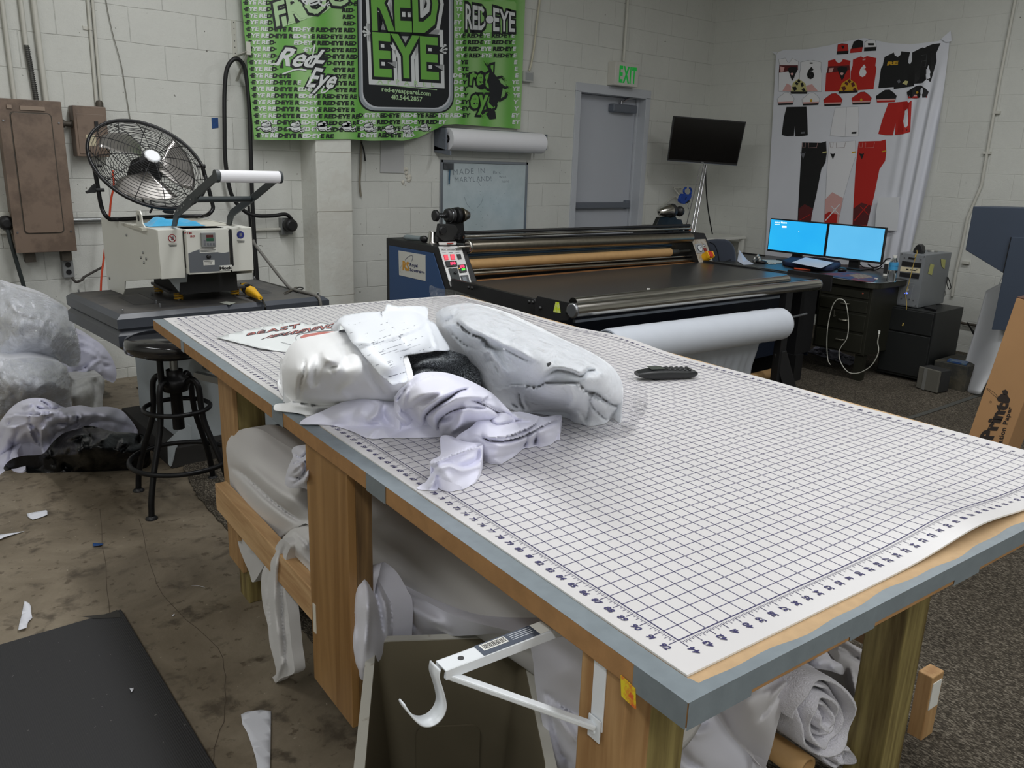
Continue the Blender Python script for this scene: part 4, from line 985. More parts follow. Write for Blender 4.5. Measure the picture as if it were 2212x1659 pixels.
b = B(); b.cyl(hA, hB, .0235, seg=28); b.build('white_grip', mat('grip_white', C3(226,226,230), .4), ph)
b = B(); b.cyl(hA-Vector((.014,0,0)), hA, .0245, seg=28).cyl(hB, hB+Vector((.01,0,0)), .0245, seg=28); b.build('grip_cap', M_lever, ph)
b = B(); b.cyl(aX(*K2([(540,368)])[0], XLv), aX(*K2([(1150,362)])[0], XRv), .012); b.build('crossbar', M_lever, ph)
b = B()
for P, x in (([(378,458)], XLv-.001), ([(402,432)], XLv-.001), ([(478,366)], XLv-.001), ([(336,492)], XLv-.001), ([(758,98)], XLv-.001)):
    c = LV(P, x)[0]; b.lathe(c, (-1,0,0), [(0,.005),(.003,.004)], 10)
b.build('lever_bolt', M_galv, ph)
# blue towel on top
b = B()
def towel(a, c):
    x = 1.10+.24*a; y = 3.76+.14*c+.02*math.sin(a*5)
    e = min(a, 1-a, c, 1-c)
    return Vector((x, y, ztp+.002+.022*sst(0, .25, e)+.012*noise.noise(Vector((a*5, c*4, 2)))*sst(0,.2,e)+.010*math.exp(-((a-.3)/.1)**2)*sst(0,.2,e)))
b.grid(towel, 30, 18); tag(b.build('blue_towel', mat('blue_terry', C3(56,160,206), .9, bump=.6, bs=300, sheen=.4)), 'crumpled bright blue towel lying on top of the white heat press', 'towel')
# yellow rotary cutter with a black band and cord
cu = thing('electric_cutter', aZ(540, 632, zt_), 'yellow and black electric cutter lying on the dark bench beside the press', 'cutter')
p0, p1 = aZ(*K2([(1075,1345)])[0], zt_+.03), aZ(*K2([(1255,1470)])[0], zt_+.022)
d = (p1-p0)
B().lathe(p0, d, [(0,.012),(.004,.021),(.022,.025)], 18).build('nose', M_spr, cu); 
B().lathe(p0+d*.17, d, [(0,.026),(.018,.0275),(.034,.027)], 18).build('grip_band', M_rubber, cu)
B().lathe(p0+d*.42, d, [(0,.027),(.012,.026),(d.length*.5,.013),(d.length*.58,.011)], 8).build('body', mat('cutter_yellow', C3(230,176,28), .4), cu)
B().tube([p0+Vector((0,0,-.01)), p0+Vector((-.012,.012,-.006)), p0+Vector((-.014,.004,.022))], .003).build('blade_guard', M_steel, cu)
q = [p1, *[aZ(u, v, zt_+.006) for u, v in K2([(1285,1500),(1310,1560)])], aZ(573,668,.79), aZ(576,690,.72)]
tag(B().tube(q, .0045).build('cutter_cord', M_rubber), 'thin black cord running from the yellow cutter over the bench edge', 'cord')
# grey flat cable and scissors
q = [aY(u, v, y) for u, v, y in ((548,520,4.32),(552,530,4.25),(575,560,4.15),(600,592,4.02),(625,622,3.90),(640,640,3.80))]
q = [Vector((p.x, p.y, max(p.z, zt_+.008))) for p in q]+[Vector((q[-1].x+.02, 3.64, zt_+.004)), Vector((q[-1].x+.028, 3.595, zt_-.03)), Vector((q[-1].x+.03, 3.595, zt_-.2))]
tag(B().tube(q, .008).build('grey_cable', mat('cable_grey', C3(104,102,98), .5)), 'thick grey cable running from behind the press down over the bench front', 'cable')
sc_ = thing('scissors', aZ(640, 625, zt_), 'small pair of dark scissors lying on the right of the bench', 'scissors')
k2 = lambda u, v: aZ(u, v, zt_+.004)
B().prism([k2(614,637),(k2(640,620)),(k2(644,622))], (0,0,.003)).prism([k2(612,634),(k2(636,622)),(k2(638,624))], (0,0,.003)).build('blades', M_dirty, sc_)
b = B()
for cx, cy in ((648,623),(646,629)): b.tube([k2(cx+6.5*math.cos(R_(a)), cy+2.5*math.sin(R_(a))) for a in range(0,360,30)], .0035, seg=8, closed=True)
b.build('handles', M_black, sc_)
# --------------- fan
fan = thing('floor_fan', (1.22, 4.1, ztp), 'round black wire fan with silver blades, tilted upward on top of the heat press', 'fan')
c0 = aY(322, 354, 4.08); dh = (c0-CAM).normalized()
ir, iu = Vector(RW[0]), -Vector(RW[1])
pj = (.40*ir+.917*iu); pj = (pj-dh*pj.dot(dh)).normalized()
fn_ = (-dh*.675+pj*.738).normalized()
fu = fn_.cross(Vector((0,0,1))).normalized(); fw = fu.cross(fn_).normalized()   # fu sideways, fw up in the disc
FR = .262
def fp(r, a, h): return c0+fu*(r*math.cos(a))+fw*(r*math.sin(a))+fn_*h
M_wire = mat('fan_wire_black', C3(26,26,28), .35, metal=.4)
b = B(); b.tube([fp(FR, k*math.pi/30, 0) for k in range(60)], .0075, seg=8, smooth=False, closed=True); b.build('rim', M_wire, fan)
def guard(h, name, m_, r0):
    b = B(); hh = lambda r: h*(1-(r/FR)**3.5)
    n = 17
    for i in range(n):
        r = r0+(FR-r0)*(i+.5)/n
        b.tube([fp(r, k*math.pi/28, hh(r)) for k in range(56)], .0013, seg=4, smooth=False, closed=True)
    for k in range(12):
        a = k*math.pi/6+.1
        b.tube([fp(r0+(FR-r0)*j/8, a+(.0 if h > 0 else .25*j/8), hh(r0+(FR-r0)*j/8)) for j in range(9)], .0019, seg=5, smooth=False)
    b.build(name, m_, fan)
guard(.055, 'front_guard', M_wire, .036); guard(-.075, 'rear_guard', M_wire, .06)
b = B(); b.lathe(c0+fn_*.048, fn_, [(0,.036),(.008,.036),(.012,.030)], 30); b.build('centre_badge', mat('badge_white', C3(246,248,252), .12, coat=1, emit=None), fan)
b = B(); b.lathe(c0-fn_*.11, fn_, [(0,.03),(.01,.07),(.07,.072),(.09,.05),(.12,.045)], 28); b.build('motor', M_blackm, fan)
M_blade = mat('fan_blade_metal', C3(176,172,168), .28, metal=.9)
for a0 in (-50, 70, 190):
    b = B()
    def bl(s, t):
        r = .035+.185*s; w = .35+.95*math.sin(min(1, s*1.25)*math.pi*.62)
        a = R_(a0)+(t-.5)*w*1.05-.25*s
        return fp(r, a, -.012+(t-.5)*-.05*(.5+s))
    b.grid(bl, 12, 10); b.build('blade', M_blade, fan, solid=.0012)
b = B()
for a0 in (-50, 70, 190):
    for dr, da in ((.06,-.25),(.06,.25),(.045,0)): b.sph(fp(dr, R_(a0)+da, .004), .004, 8, 6)
b.build('rivet', M_steel, fan)
KF = lambda P: crop(P, 190, 250, 6.914)
pv0, pv1 = c0-fu*FR*1.0, c0+fu*FR*1.0
zz = ztp+.012
L0, L1 = aZ(*KF([(330,1550)])[0], zz), aZ(*KF([(1720,1500)])[0], zz)
yk = (L0.y+L1.y)/2
def fy(P, y): return [aY(u, v, y) for u, v in KF(P)]
yl, yr = L0.y, L1.y
b = B()
pts = fy([(90,770),(110,860),(145,1050),(180,1260),(215,1400)], 4.08)+fy([(262,1490)], 4.06)+[L0]
pts2 = [L1]+fy([(1800,1470),(1865,1390),(1850,1280),(1800,1080),(1750,900),(1712,770)], 4.08)
b.tube(pts, .0095, seg=10); b.tube(pts2, .0095, seg=10)
b.tube([L0, L0+Vector((.06,.004,0)), L0.lerp(L1,.5)+Vector((0,.05,0)), L1-Vector((.06,-.01,0)), L1], .0095, seg=10)
b.build('stand_tube', M_wire, fan)
b = B()
for p, s in ((fy([(95,745)],4.08)[0], -1), (fy([(1710,755)],4.08)[0], 1)):
    b.cyl(p-Vector((.012*s,0,0)), p+Vector((.03*s*-1,0,0)), .007)
    b.lathe(p, (s,0,0), [(-.006,.010),(.012,.010)], 14)
b.build('pivot_bolt', M_wire, fan)
p = fy([(120,1110)], 4.07)[0]
b = B(); b.prism([p+Vector(q) for q in ((0,0,.03),(-.016,0,.018),(-.03,0,0),(-.044,0,-.006),(-.04,0,-.016),(-.02,0,-.012),(0,0,-.012),(.006,0,.02))], (0,.012,0)); b.cyl(p+Vector((0,.005,0)), p+Vector((.035,.005,0)), .008); b.build('tilt_knob', M_black, fan, bevel=.003)
b = B(); q = fy([(1115,1430),(1140,1405),(1280,1410),(1300,1440),(1270,1475),(1150,1455)], 3.98); b.prism(q, (0,.01,0)); b.build('foot_lever', M_black, fan, bevel=.002)
b = B(); b.tube([c0-fn_*.1, c0-fn_*.12-Vector((0,0,.1)), fy([(950,1370)],4.2)[0], fy([(925,1450)],4.2)[0]], .005, seg=8); b.build('fan_cord', M_rubber, fan)
# ================================================================ stool
M_iron = mat('black_iron', C3(24,24,26), .42, metal=.5)
st = thing('swivel_stool', (1.055, 3.43, 0), 'black iron workshop stool with round vinyl seat between the bench and the cutting table', 'stool')
cx0, cy0 = 1.055, 3.43
F = [Vector((.866,3.281,0)), Vector((.912,3.624,0)), Vector((1.239,3.578,0)), Vector((1.20,3.235,0))]
cx0 = sum(p.x for p in F)/4; cy0 = sum(p.y for p in F)/4
zs = .715
b = B(); b.lathe((cx0,cy0,zs), (0,0,1), [(-.052,.165),(-.045,.183),(-.012,.185),(.004,.178),(.012,.15),(.014,.05),(.0135,.001)], 56); b.build('seat', mat('black_vinyl_gloss', C3(20,20,22), .16, coat=.5), st)
b = B(); b.lathe((cx0,cy0,zs-.07), (0,0,1), [(0,.12),(.02,.15),(.02,.02)], 32); b.build('seat_pan', M_iron, st)
for p in F:
    d = (p-Vector((cx0,cy0,0))); d.z = 0; u_ = d.normalized(); R0_ = d.length
    P = [(.045,.52),(.080,.545),(.106,.522),(.113,.48),(.116,.42),(.132,.34),(R0_*.78,.20),(R0_*.92,.09),(R0_*.965,.012)]
    b = B(); b.tube([Vector((cx0,cy0,z))+u_*r for r, z in P], .0125, seg=12, sub=6); lg = b.build('leg', M_iron, st)
    B().lathe(Vector((cx0,cy0,0))+u_*R0_*.965, (0,0,1), [(0,.024),(.006,.024),(.014,.014)], 20).build('foot_glide', M_black, lg)
b = B(); rr = (F[0]-Vector((cx0,cy0,0))).length
b.tube([(cx0+.132*math.cos(a), cy0+.132*math.sin(a), .415) for a in [k*math.pi/20 for k in range(40)]], .010, seg=10, smooth=False, closed=True); b.build('upper_ring', M_iron, st)
b = B(); b.tube([(cx0+.207*math.cos(a), cy0+.207*math.sin(a), .185) for a in [k*math.pi/24 for k in range(48)]], .0105, seg=10, smooth=False, closed=True); b.build('foot_ring', M_iron, st)
b = B(); b.lathe((cx0,cy0,.32), (0,0,1), [(0,.024),(.16,.024),(.17,.05),(.205,.062),(.225,.055),(.235,.034),(.26,.034)], 28); b.build('centre_tube', M_iron, st)
b = B(); b.cyl((cx0,cy0,.56),(cx0,cy0,.66),.0175); b.build('screw_post', M_galv, st)
b = B(); b.cyl((cx0-.055,cy0,.50),(cx0-.055,cy0,.66),.013); b.build('bracket_post', M_iron, st)
# spool and small lamp bracket seen through behind the stool
b = B(); b.lathe((1.30,3.70,.55), (.9,-.4,0), [(0,.035),(.006,.035),(.008,.026),(.055,.026),(.057,.036),(.063,.036)], 24); tag(b.build('wheel_hub', mat('pale_nylon', C3(196,190,180), .5)), 'pale nylon roller on the bench cabinet behind the stool', 'roller')
# ================================================================ rotary heat transfer machine
M_mb = mat('machine_black', C3(24,24,26), .5, var=.1, vs=6)
M_mbg = mat('machine_belt', C3(52,52,52), .28, var=.05, vs=3)
M_blue = mat('machine_blue', C3(28,66,112), .38)
M_navy = mat('machine_navy', C3(16,28,48), .45)
M_ch = mat('roller_chrome', C3(190,187,180), .2, metal=1)
M_chd = mat('roller_worn_steel', C3(150,143,130), .33, metal=1, var=.1, vs=40)
M_kraft = mat('kraft_tube', C3(186,148,98), .7, var=.05, vs=30)
M_plate = mat('brushed_plate', C3(168,168,166), .35, metal=.5)
hm = thing('heat_transfer_machine', (4.08, 3.6, 0), 'long black and blue roller heat transfer machine with chrome rollers behind the cutting table', 'heat transfer machine')
XL0, XL1, XR0, XR1 = 2.80, 3.00, 5.18, 5.37
def mm(P, ox, oy, k): return crop(P, ox, oy, k)
# left tower (side profile in Y-Z)
PL = [(4.59,.965),(4.005,.965),(3.86,.74),(3.86,.16),(4.59,.16)]
def tower(x0, x1, name):
    b = B(); b.prism([(x0, y, z) for y, z in PL], (x1-x0, 0, 0)); return b.build(name, M_mb, hm, bevel=.006)
tower(XL0, XL1, 'left_tower'); tower(XR0, XR1, 'right_tower')
b = B(); b.prism([(XL0-.0015, y, z) for y, z in ((4.545,.92),(4.045,.922),(3.925,.72),(3.90,.2),(4.545,.2))], (-.004,0,0)); b.build('blue_side_panel', M_blue, hm, bevel=.002)
sx_ = lambda u, v: aX(u, v, XL0-.0065)
K9 = lambda P: crop(P, 830, 500, 9.617)
b = B(); b.prism([aX(u, v, XL0-.0057) for u, v in K9([(298,395),(858,490),(860,1030),(312,905)])], (-.0015,0,0)); lp = b.build('logo_board', mat('logo_board_grey', C3(198,198,190), .45), hm)
sx2 = lambda u, v: aX(u, v, XL0-.0080)
b = B(); b.m = 0; text(b, 'RS', quadfn(K9([(385,795),(518,815),(512,632),(385,603)]), sx2), .04, .02)
b.m = 1; text(b, 'Royal', quadfn(K9([(532,722),(690,745),(690,678),(532,648)]), sx2), .03, .05); text(b, 'Sovereign', quadfn(K9([(532,820),(835,880),(835,815),(532,755)]), sx2), .03, .05)
arc = [(435,595),(480,540),(530,508),(570,502),(592,520),(590,560),(568,622)]
sp_ = [(p.x, p.y) for p in spline([Vector(a) for a in K9(arc)], 5)]; stroke(b, sp_, .8, sx2)
arc = [(370,690),(335,760),(328,815),(345,842),(380,838)]
b.m = 2; stroke(b, [(p.x, p.y) for p in spline([Vector(a) for a in K9(arc)], 5)], .5, sx2)
b.build('logo_lettering', [mat('logo_ochre', C3(196,142,44), .5), mat('logo_navy', C3(34,38,84), .5), M_grey], lp)
# sloping control panel, left: local frame on the slope
n_ = Vector((0, -.225, .145)).normalized()
c_top, c_bot = Vector((XL0, 4.005, .965)), Vector((XL0, 3.86, .74))
n_ = Vector((0, (c_bot-c_top).z, -(c_bot-c_top).y)).normalized()
if n_.y > 0: n_ = -n_
def slope(off):
    return lambda u, v: aP(u, v, c_top+n_*off, n_)
def splate(P, off, th, m_, name, par, bev=0): return B().prism([slope(off)(u, v) for u, v in K9(P)], n_*th).build(name, m_, par, bevel=bev)
cp = splate([(1120,315),(1592,305),(1812,1078),(1372,1148)], .0005, .003, M_plate, 'control_panel', hm, .001)
b = B(); text(b, 'HEAT TRANSFER M/C', quadfn(K9([(1196,392),(1552,386),(1548,362),(1190,368)]), slope(.0042)), .02, .14)
for x, y in ((1205,440),(1340,436),(1480,432)): lines(b, K9([(x,y+12),(x+90,y+10),(x+88,y-8),(x-2,y-6)]), 1, slope(.0042), 1, 1)
q = K9([(1184,402),(1564,396),(1556,350),(1180,358)]); stroke(b, q, .25, slope(.0042), True)
b.build('panel_print', M_black, cp)
M_red = mat('lit_red', C3(210,20,40), .3, emit=C3(255,20,50), es=1.6); M_ledr = mat('led_red', C3(255,30,60), .4, emit=C3(255,30,70), es=4); M_ledg = mat('led_green', C3(60,220,40), .4, emit=C3(60,240,40), es=2.5)
for P, m_, nm in (([(1236,490),(1310,486),(1330,584),(1262,592)], M_red, 'lit_rocker_switch'), ([(1372,484),(1446,480),(1468,580),(1400,586)], M_red, 'lit_rocker_switch'), ([(1508,480),(1580,476),(1602,572),(1536,580)], M_black, 'rocker_switch')):
    splate([(P[0][0]-6,P[0][1]-5),(P[1][0]+4,P[1][1]-5),(P[2][0]+6,P[2][1]+5),(P[3][0]-4,P[3][1]+5)], .0035, .002, M_black, 'switch_frame', cp)
    splate(P, .0055, .003, m_, nm, cp)
dm = splate([(1262,628),(1490,616),(1512,730),(1296,748)], .0035, .008, M_black, 'speed_display', cp, .001)
b = B(); text(b, '190', quadfn(K9([(1388,690),(1482,682),(1474,630),(1378,638)]), slope(.0122)), .05, .1); b.build('display_digits', M_ledr, dm)
dm = splate([(1528,706),(1676,690),(1706,846),(1568,862)], .0035, .008, M_black, 'temperature_display', cp, .001)
b = B(); text(b, '370', quadfn(K9([(1582,758),(1668,750),(1660,698),(1572,706)]), slope(.0122)), .05, .1); b.m = 1; text(b, '190', quadfn(K9([(1618,808),(1680,802),(1676,766),(1612,772)]), slope(.0122)), .05, .1); b.build('display_digits', [M_ledr, M_ledg], dm)
b = B(); q = K9([(1552,776),(1566,774),(1568,758),(1554,760)]); fillpoly(b, q, slope(.0124)); b.build('indicator', mat('led_amber', C3(255,180,20), .4, emit=C3(255,180,20), es=2), dm)
dm = splate([(1332,774),(1504,758),(1598,1092),(1436,1104)], .0035, .006, mat('module_dark', C3(44,50,50), .5), 'motor_controller', cp, .001)
b = B(); c = slope(.0095)(*K9([(1470,866)])[0]); b.lathe(c, n_, [(0,.0085),(.010,.008),(.012,.005)], 18); b.build('dial_knob', M_black, dm)
b = B()
for P in ([(1405,768)], [(1508,1080)]): c = slope(.0095)(*K9(P)[0]); b.lathe(c, n_, [(0,.002),(.001,.002)], 8)
fillpoly(b, K9([(1448,1040),(1560,1024),(1564,1040),(1454,1056)]), slope(.0099)); b.build('module_mark', MATS['label_white'], dm)
splate([(1582,920),(1732,908),(1770,1076),(1636,1090)], .0035, .006, mat('meter_dark', C3(40,46,52), .35), 'meter', cp, .001)
b = B(); fillpoly(b, K9([(1622,950),(1700,944),(1724,1026),(1652,1034)]), slope(.0100)); b.build('meter_window', mat('meter_glass', C3(74,84,92), .2), cp)
b = B()
for P in ((1150,338),(1562,320),(1262,732),(1680,710),(1384,1126),(1742,1096)): c = slope(.0035)(*K9([P])[0]); b.lathe(c, n_, [(0,.003),(.0018,.0024)], 10)
b.build('panel_screw', M_steel, cp)
# right control panel
K3_ = lambda P: crop(P, 1380, 400, 6.9125)
xr = .0
c_topR = Vector((XR0, 4.03, .965)); 
def slopeR(off): return lambda u, v: aP(u, v, c_top+n_*off, n_)
def rplate(P, off, th, m_, name, par, bev=0): return B().prism([slopeR(off)(u, v) for u, v in K3_(P)], n_*th).build(name, m_, par, bevel=bev)
cr_ = rplate([(785,815),(990,805),(1112,1165),(905,1182)], .001, .003, mat('worn_plate', C3(170,164,154), .5, col2=C3(150,136,116), c2s=30), 'emergency_panel', hm, .001)
rplate([(828,880),(930,872),(970,1010),(868,1022)], .004, .006, mat('gauge_body', C3(150,152,154), .4), 'pressure_gauge', cr_, .001)
c = slopeR(.010)(*K3_([(908,946)])[0]); b = B(); b.lathe(c, n_, [(0,.029),(.004,.029),(.005,.026)], 30); g_ = b.build('gauge_ring', mat('gauge_rim', C3(70,74,78), .4), cr_)
b = B(); b.lathe(c+n_*.004, n_, [(0,.024),(.0015,.024)], 30); b.build('gauge_face', mat('gauge_white', C3(206,208,210), .4), cr_)
b = B(); b.bar(c+n_*.0062-Vector((.004,0,.012)), c+n_*.0062+Vector((.004,0,.010)), .003, .001); b.build('gauge_needle', M_black, cr_)
rplate([(960,944),(992,940),(1008,990),(978,996)], .004, .008, mat('red_switch', C3(130,34,30), .4), 'red_rocker', cr_, .001)
c = slopeR(.004)(*K3_([(974,898)])[0]); B().lathe(c, n_, [(0,.012),(.006,.011),(.008,.006)], 16).build('selector_knob', M_steel, cr_)
c = slopeR(.004)(*K3_([(985,1082)])[0]); es = thing('x', c, None, None)
bpy.data.objects.remove(es)
b = B(); M_estop = mat('estop_yellow', C3(236,176,20), .4)
sd = Vector((1,0,0)); up_ = n_.cross(sd)
for k in range(3):
    pass
b.lathe(c, n_, [(0,.036),(.030,.037),(.050,.034)], 26)
b.build('stop_collar', M_estop, cr_)
B().lathe(c+n_*.046, n_, [(0,.026),(.012,.028),(.018,.024)], 24).build('stop_button', mat('estop_red', C3(206,52,34), .4), cr_)
for s_ in (-1, 1): B().prism([c+n_*.045+sd*s_*.027+up_*a+n_*h for a, h in ((-.03,0),(.03,0),(.022,.022),(-.022,.022))], sd*s_*.010).build('stop_guard', M_estop, cr_, bevel=.002)
# rollers and bars, ends taken on the tower faces
def tub(l, r, rad, m_, name, x1=None, cap=None):
    p0 = aX(l[0], l[1], XL1); p1 = aY(r[0], r[1], p0.y)
    if x1: p1 = p0+(p1-p0)*((x1-p0.x)/(p1.x-p0.x))
    b = B(); b.cyl(p0, p1, rad, seg=28); return b.build(name, m_, hm), p0, p1
tub((1003,503), (1424,489), .011, M_mb, 'top_bar', 5.18)
tub((1003,511), (1459,494.5), .010, M_ch, 'upper_shaft', 5.18)
tub((1003,518), (1459,502), .007, M_mb, 'lower_bar', 5.18)
o, p0, p1 = tub((1010,533), (1478,514.5), .036, M_chd, 'upper_roller', 5.16)
b = B(); b.lathe(p0-Vector((.004,0,0)), (1,0,0), [(0,.03),(.004,.041),(.016,.041),(.018,.036)], 28); b.cyl(p0-Vector((.07,0,0)), p0, .008); b.build('roller_collar', M_ch, hm)
tub((1003,552), (1430,531), .009, mat('bar_steelblue', C3(36,66,92), .35), 'blue_bar', 4.97)
tub((1003,548.5), (1430,528), .0025, mat('bar_pale', C3(170,176,180), .3, metal=.6), 'blue_bar_edge', 4.97)
o, p0, p1 = tub((1008,571), (1425,546), .030, M_kraft, 'kraft_paper_roll', 4.93)
b = B(); b.lathe(p1, (1,0,0), [(0,.030),(.004,.018),(.04,.020),(.10,.017),(.102,.01),(.25,.01)], 20); b.build('roll_chuck', mat('chuck_grey', C3(58,58,54), .5), hm)
tub((1010,584), (1466,554.5), .007, M_ch, 'guide_shaft', 5.18); tub((1012,592), (1452,564), .013, M_chd, 'guide_roller', 5.18)
p0 = aX(1020, 606, XL1); pz = p0.z-.006
b = B(); b.box(XL1, XR0, 3.86, 3.98, pz-.02, pz); b.build('wood_strip', wood('stained_board', C3(112,74,42), C3(164,116,70), 1, 0), hm)
b = B(); b.box(XL1, XR0, 4.02, 4.50, .30, .80); b.box(XL1, XR0, 4.2, 4.5, .80, .93); b.build('inner_body', M_mb, hm)
b = B(); b.cyl((XL1, 4.22, .78), (XR0, 4.22, .78), .12, seg=40); b.build('heated_drum', M_chd, hm)
# feed table with side rails
zr = .765
b = B(); b.box(XL1-.16, XR0+.03, 2.90, 3.88, zr-.03, zr-.004); b.build('feed_belt', M_mbg, hm)
b = B(); b.prism([(XL0, y, z) for y, z in ((3.87,.79),(3.13,.778),(3.10,.74),(3.02,.70),(3.02,.56),(3.87,.42))], (.025,0,0)); b.build('side_rail', M_mb, hm, bevel=.002)
b = B(); b.prism([(XR0+.02, y, z) for y, z in ((3.87,.775),(3.13,.765),(3.10,.74),(3.02,.70),(3.02,.56),(3.87,.42))], (.025,0,0)); b.build('side_rail', M_mb, hm, bevel=.002)
K4 = lambda P: crop(P, 800, 400, 4.366)
q = [aX(u, v, XL0-.008) for u, v in K4([(1562,1080),(1582,1045),(1892,1110),(1892,1228),(1872,1275),(1700,1285),(1560,1245)])]
rp = B().prism(q, (-.006,0,0)).build('roller_bracket', M_mb, hm, bevel=.002)
b = B(); b.prism([aX(u, v, XL0-.0145) for u, v in K4([(1748,1100),(1780,1106),(1795,1206),(1726,1196)])], (-.001,0,0)); b.build('yellow_label', mat('fluoro_yellow', C3(206,226,20), .5, col2=C3(214,222,150), c2s=60), rp)
b = B()
for P in ((1604,1158),(1500,1100),(1533,1104),(1858,1195),(928,966),(960,970)):
    c = aX(*K4([P])[0], XL0-.014); b.lathe(c, (-1,0,0), [(0,.011),(.006,.010),(.010,.006)], 12)
b.build('bolt', M_black, hm)
b = B(); b.box(XR0+.02, XR0+.035, 2.80, 3.14, .68, .79); b.build('roller_bracket', M_mb, hm, bevel=.002)
pA0, pA1 = aY(1238, 656, 2.90), aY(1697, 605, 2.90)
b = B(); b.cyl(pA0, pA1, .031, seg=40); b.build('feed_roller', M_ch, hm); b = B(); b.cyl(pA1, pA1+Vector((.01,0,0)), .033, seg=30); b.build('roller_end', M_steel, hm)
pB0, pB1 = aY(1238, 671, 2.80), aY(1764, 615, 2.80)
b = B(); b.cyl(pB0, pB1, .036, seg=44); b.build('front_roller', M_ch, hm)
b = B(); b.lathe(pB0-Vector((.012,0,0)), (1,0,0), [(0,.030),(.002,.037),(.012,.038),(.018,.036)], 30); b.lathe(pB1, (1,0,0), [(0,.036),(.004,.038),(.014,.037),(.018,.028)], 30); b.build('roller_end', M_steel, hm)
b = B(); b.bar(aY(1240,694,2.95), aY(1690,640,2.95), .02, .014); b.build('front_edge_strip', mat('pale_strip', C3(150,158,168), .4, metal=.5), hm)
b = B(); b.box(2.86, 5.2, 3.08, 3.86, .20, .72); b.build('lower_body', M_navy, hm, bevel=.005)
B().box(2.86, 2.96, 2.98, 4.5, .0, .20).build('base_foot', M_mb, hm); B().box(5.18, 5.28, 2.98, 4.5, .0, .20).build('base_foot', M_mb, hm)
# stands for the take-off roll on the right
K1 = lambda P: crop(P, 1480, 560, 5.529)
q = [aX(u, v, 5.02) for u, v in K1([(1160,1100),(1452,1150),(1522,622),(1470,618),(1438,652),(1422,606),(1368,592),(1330,420),(1150,400),(1140,700)])]
b = B(); b.prism([Vector((5.40, p.y*5.40/5.02, CAMZ+(p.z-CAMZ)*5.40/5.02)) for p in q], (.008,0,0)); b.build('roll_stand_plate', M_navy, hm, bevel=.001)
b = B(); q0 = aY(1655, 752, 2.78)
b.bar((4.66,2.80,.72),(4.66,2.80,.02),.07,.05); b.bar((4.62,2.82,.03),(4.92,2.62,.03),.06,.05); b.bar((4.66,2.8,.33),(4.74,2.72,.03),.05,.08); b.build('roll_stand_leg', M_mb, hm, bevel=.003)
b = B(); c = aZ(1722, 846, .03); b.lathe(c-Vector((.012,0,0)), (1,0,0), [(0,.028),(.024,.028)], 20); b.build('caster', M_black, hm)
rod0, rod1 = aY(1705,689,2.78), aY(1742,678,2.78)
b = B(); b.cyl(rod0-Vector((.2,0,-.0)), rod1, .008); b.build('roll_shaft', M_steel, hm)
b = B(); b.box(XR0+.01, 5.40, 3.0, 3.9, .2, .72); b.build('lower_body_side', M_mb, hm)
# fabric roll hanging in front and its second sheet
R0p, R1p = aY(1312, 752, 2.74), aY(1686, 699, 2.74)
d = (R1p-R0p).normalized(); L_ = (R1p-R0p).length
prof = [(0,.092),(.004,.097)]+[(.03+i*(L_-.06)/60, .100+.0013*math.sin(i*1.9)*sst(.55,1,i/60)+.0006*math.sin(i*5.3)) for i in range(61)]+[(L_-.01,.099),(L_,.094)]
fr = B().lathe(R0p, d, prof, 56).build('fabric_roll', mat('fabric_cool_white', C3(206,212,222), .85, var=.02, vs=8, sheen=.2, bump=.15, bs=260), None)
tag(fr, 'thick roll of white fabric slung under the chrome front roller of the machine', 'fabric roll')
b = B()
for r in (.088,.080,.070,.06): b.tube([R0p-d*.002+Vector((0, r*math.cos(a), r*math.sin(a))) for a in [k*math.pi/20 for k in range(40)]], .0028, seg=5, smooth=False, closed=True)
b.build('wound_layers', mat('layer_shadow', C3(150,158,170), .9), fr)
b = B(); b.lathe(R1p, d, [(0,.03),(.02,.085),(.024,.085)], 30); b.build('roll_flange', M_mb, fr)
sh = B()
s0 = aY(1360, 800, 2.80); s1 = aY(1658, 742, 2.80); s2 = aY(1668, 832, 2.86)
def sheet(a, c):
    x = s0.x-.3+(s1.x-s0.x+.3)*a
    zt1 = s1.z+.03
    z = zt1-(zt1-.14)*c
    return Vector((x+.008*math.sin(c*7)*a, 2.86+.05*c+.004*math.sin(x*75)*(.3+c)+.006*math.sin(x*31+2)*c, z))
sh.grid(sheet, 160, 10); o = sh.build('fabric_sheet', MATS['fabric_cool_white'], None, solid=.001); tag(o, 'white fabric sheet hanging down behind the thick roll towards the lower take-up tube', 'fabric sheet')
tz = s2.z+.02
t = thing('take_up_tube', (4.4, 2.92, .14), 'kraft cardboard tube under the hanging white sheet, held in a black chuck', 'tube')
c = aY(1665, 808, 2.93); x_e = c.x
B().cyl((3.2,2.93,c.z), (x_e+.02,2.93,c.z), .036, seg=24).build('tube', M_kraft, t)
b = B(); b.lathe((x_e+.02,2.93,c.z), (1,0,0), [(0,.037),(.02,.036),(.022,.025),(.05,.022)], 24); b.build('chuck', M_steel, t)
b = B(); b.lathe((x_e+.06,2.93,c.z), (1,0,0), [(0,.022),(.005,.038),(.04,.040),(.045,.03),(.08,.03),(.085,.015)], 24); b.build('chuck_knob', M_black, t)
b = B(); b.box(x_e+.05,x_e+.10,2.90,2.98,0,c.z); b.build('stand', M_mb, t)
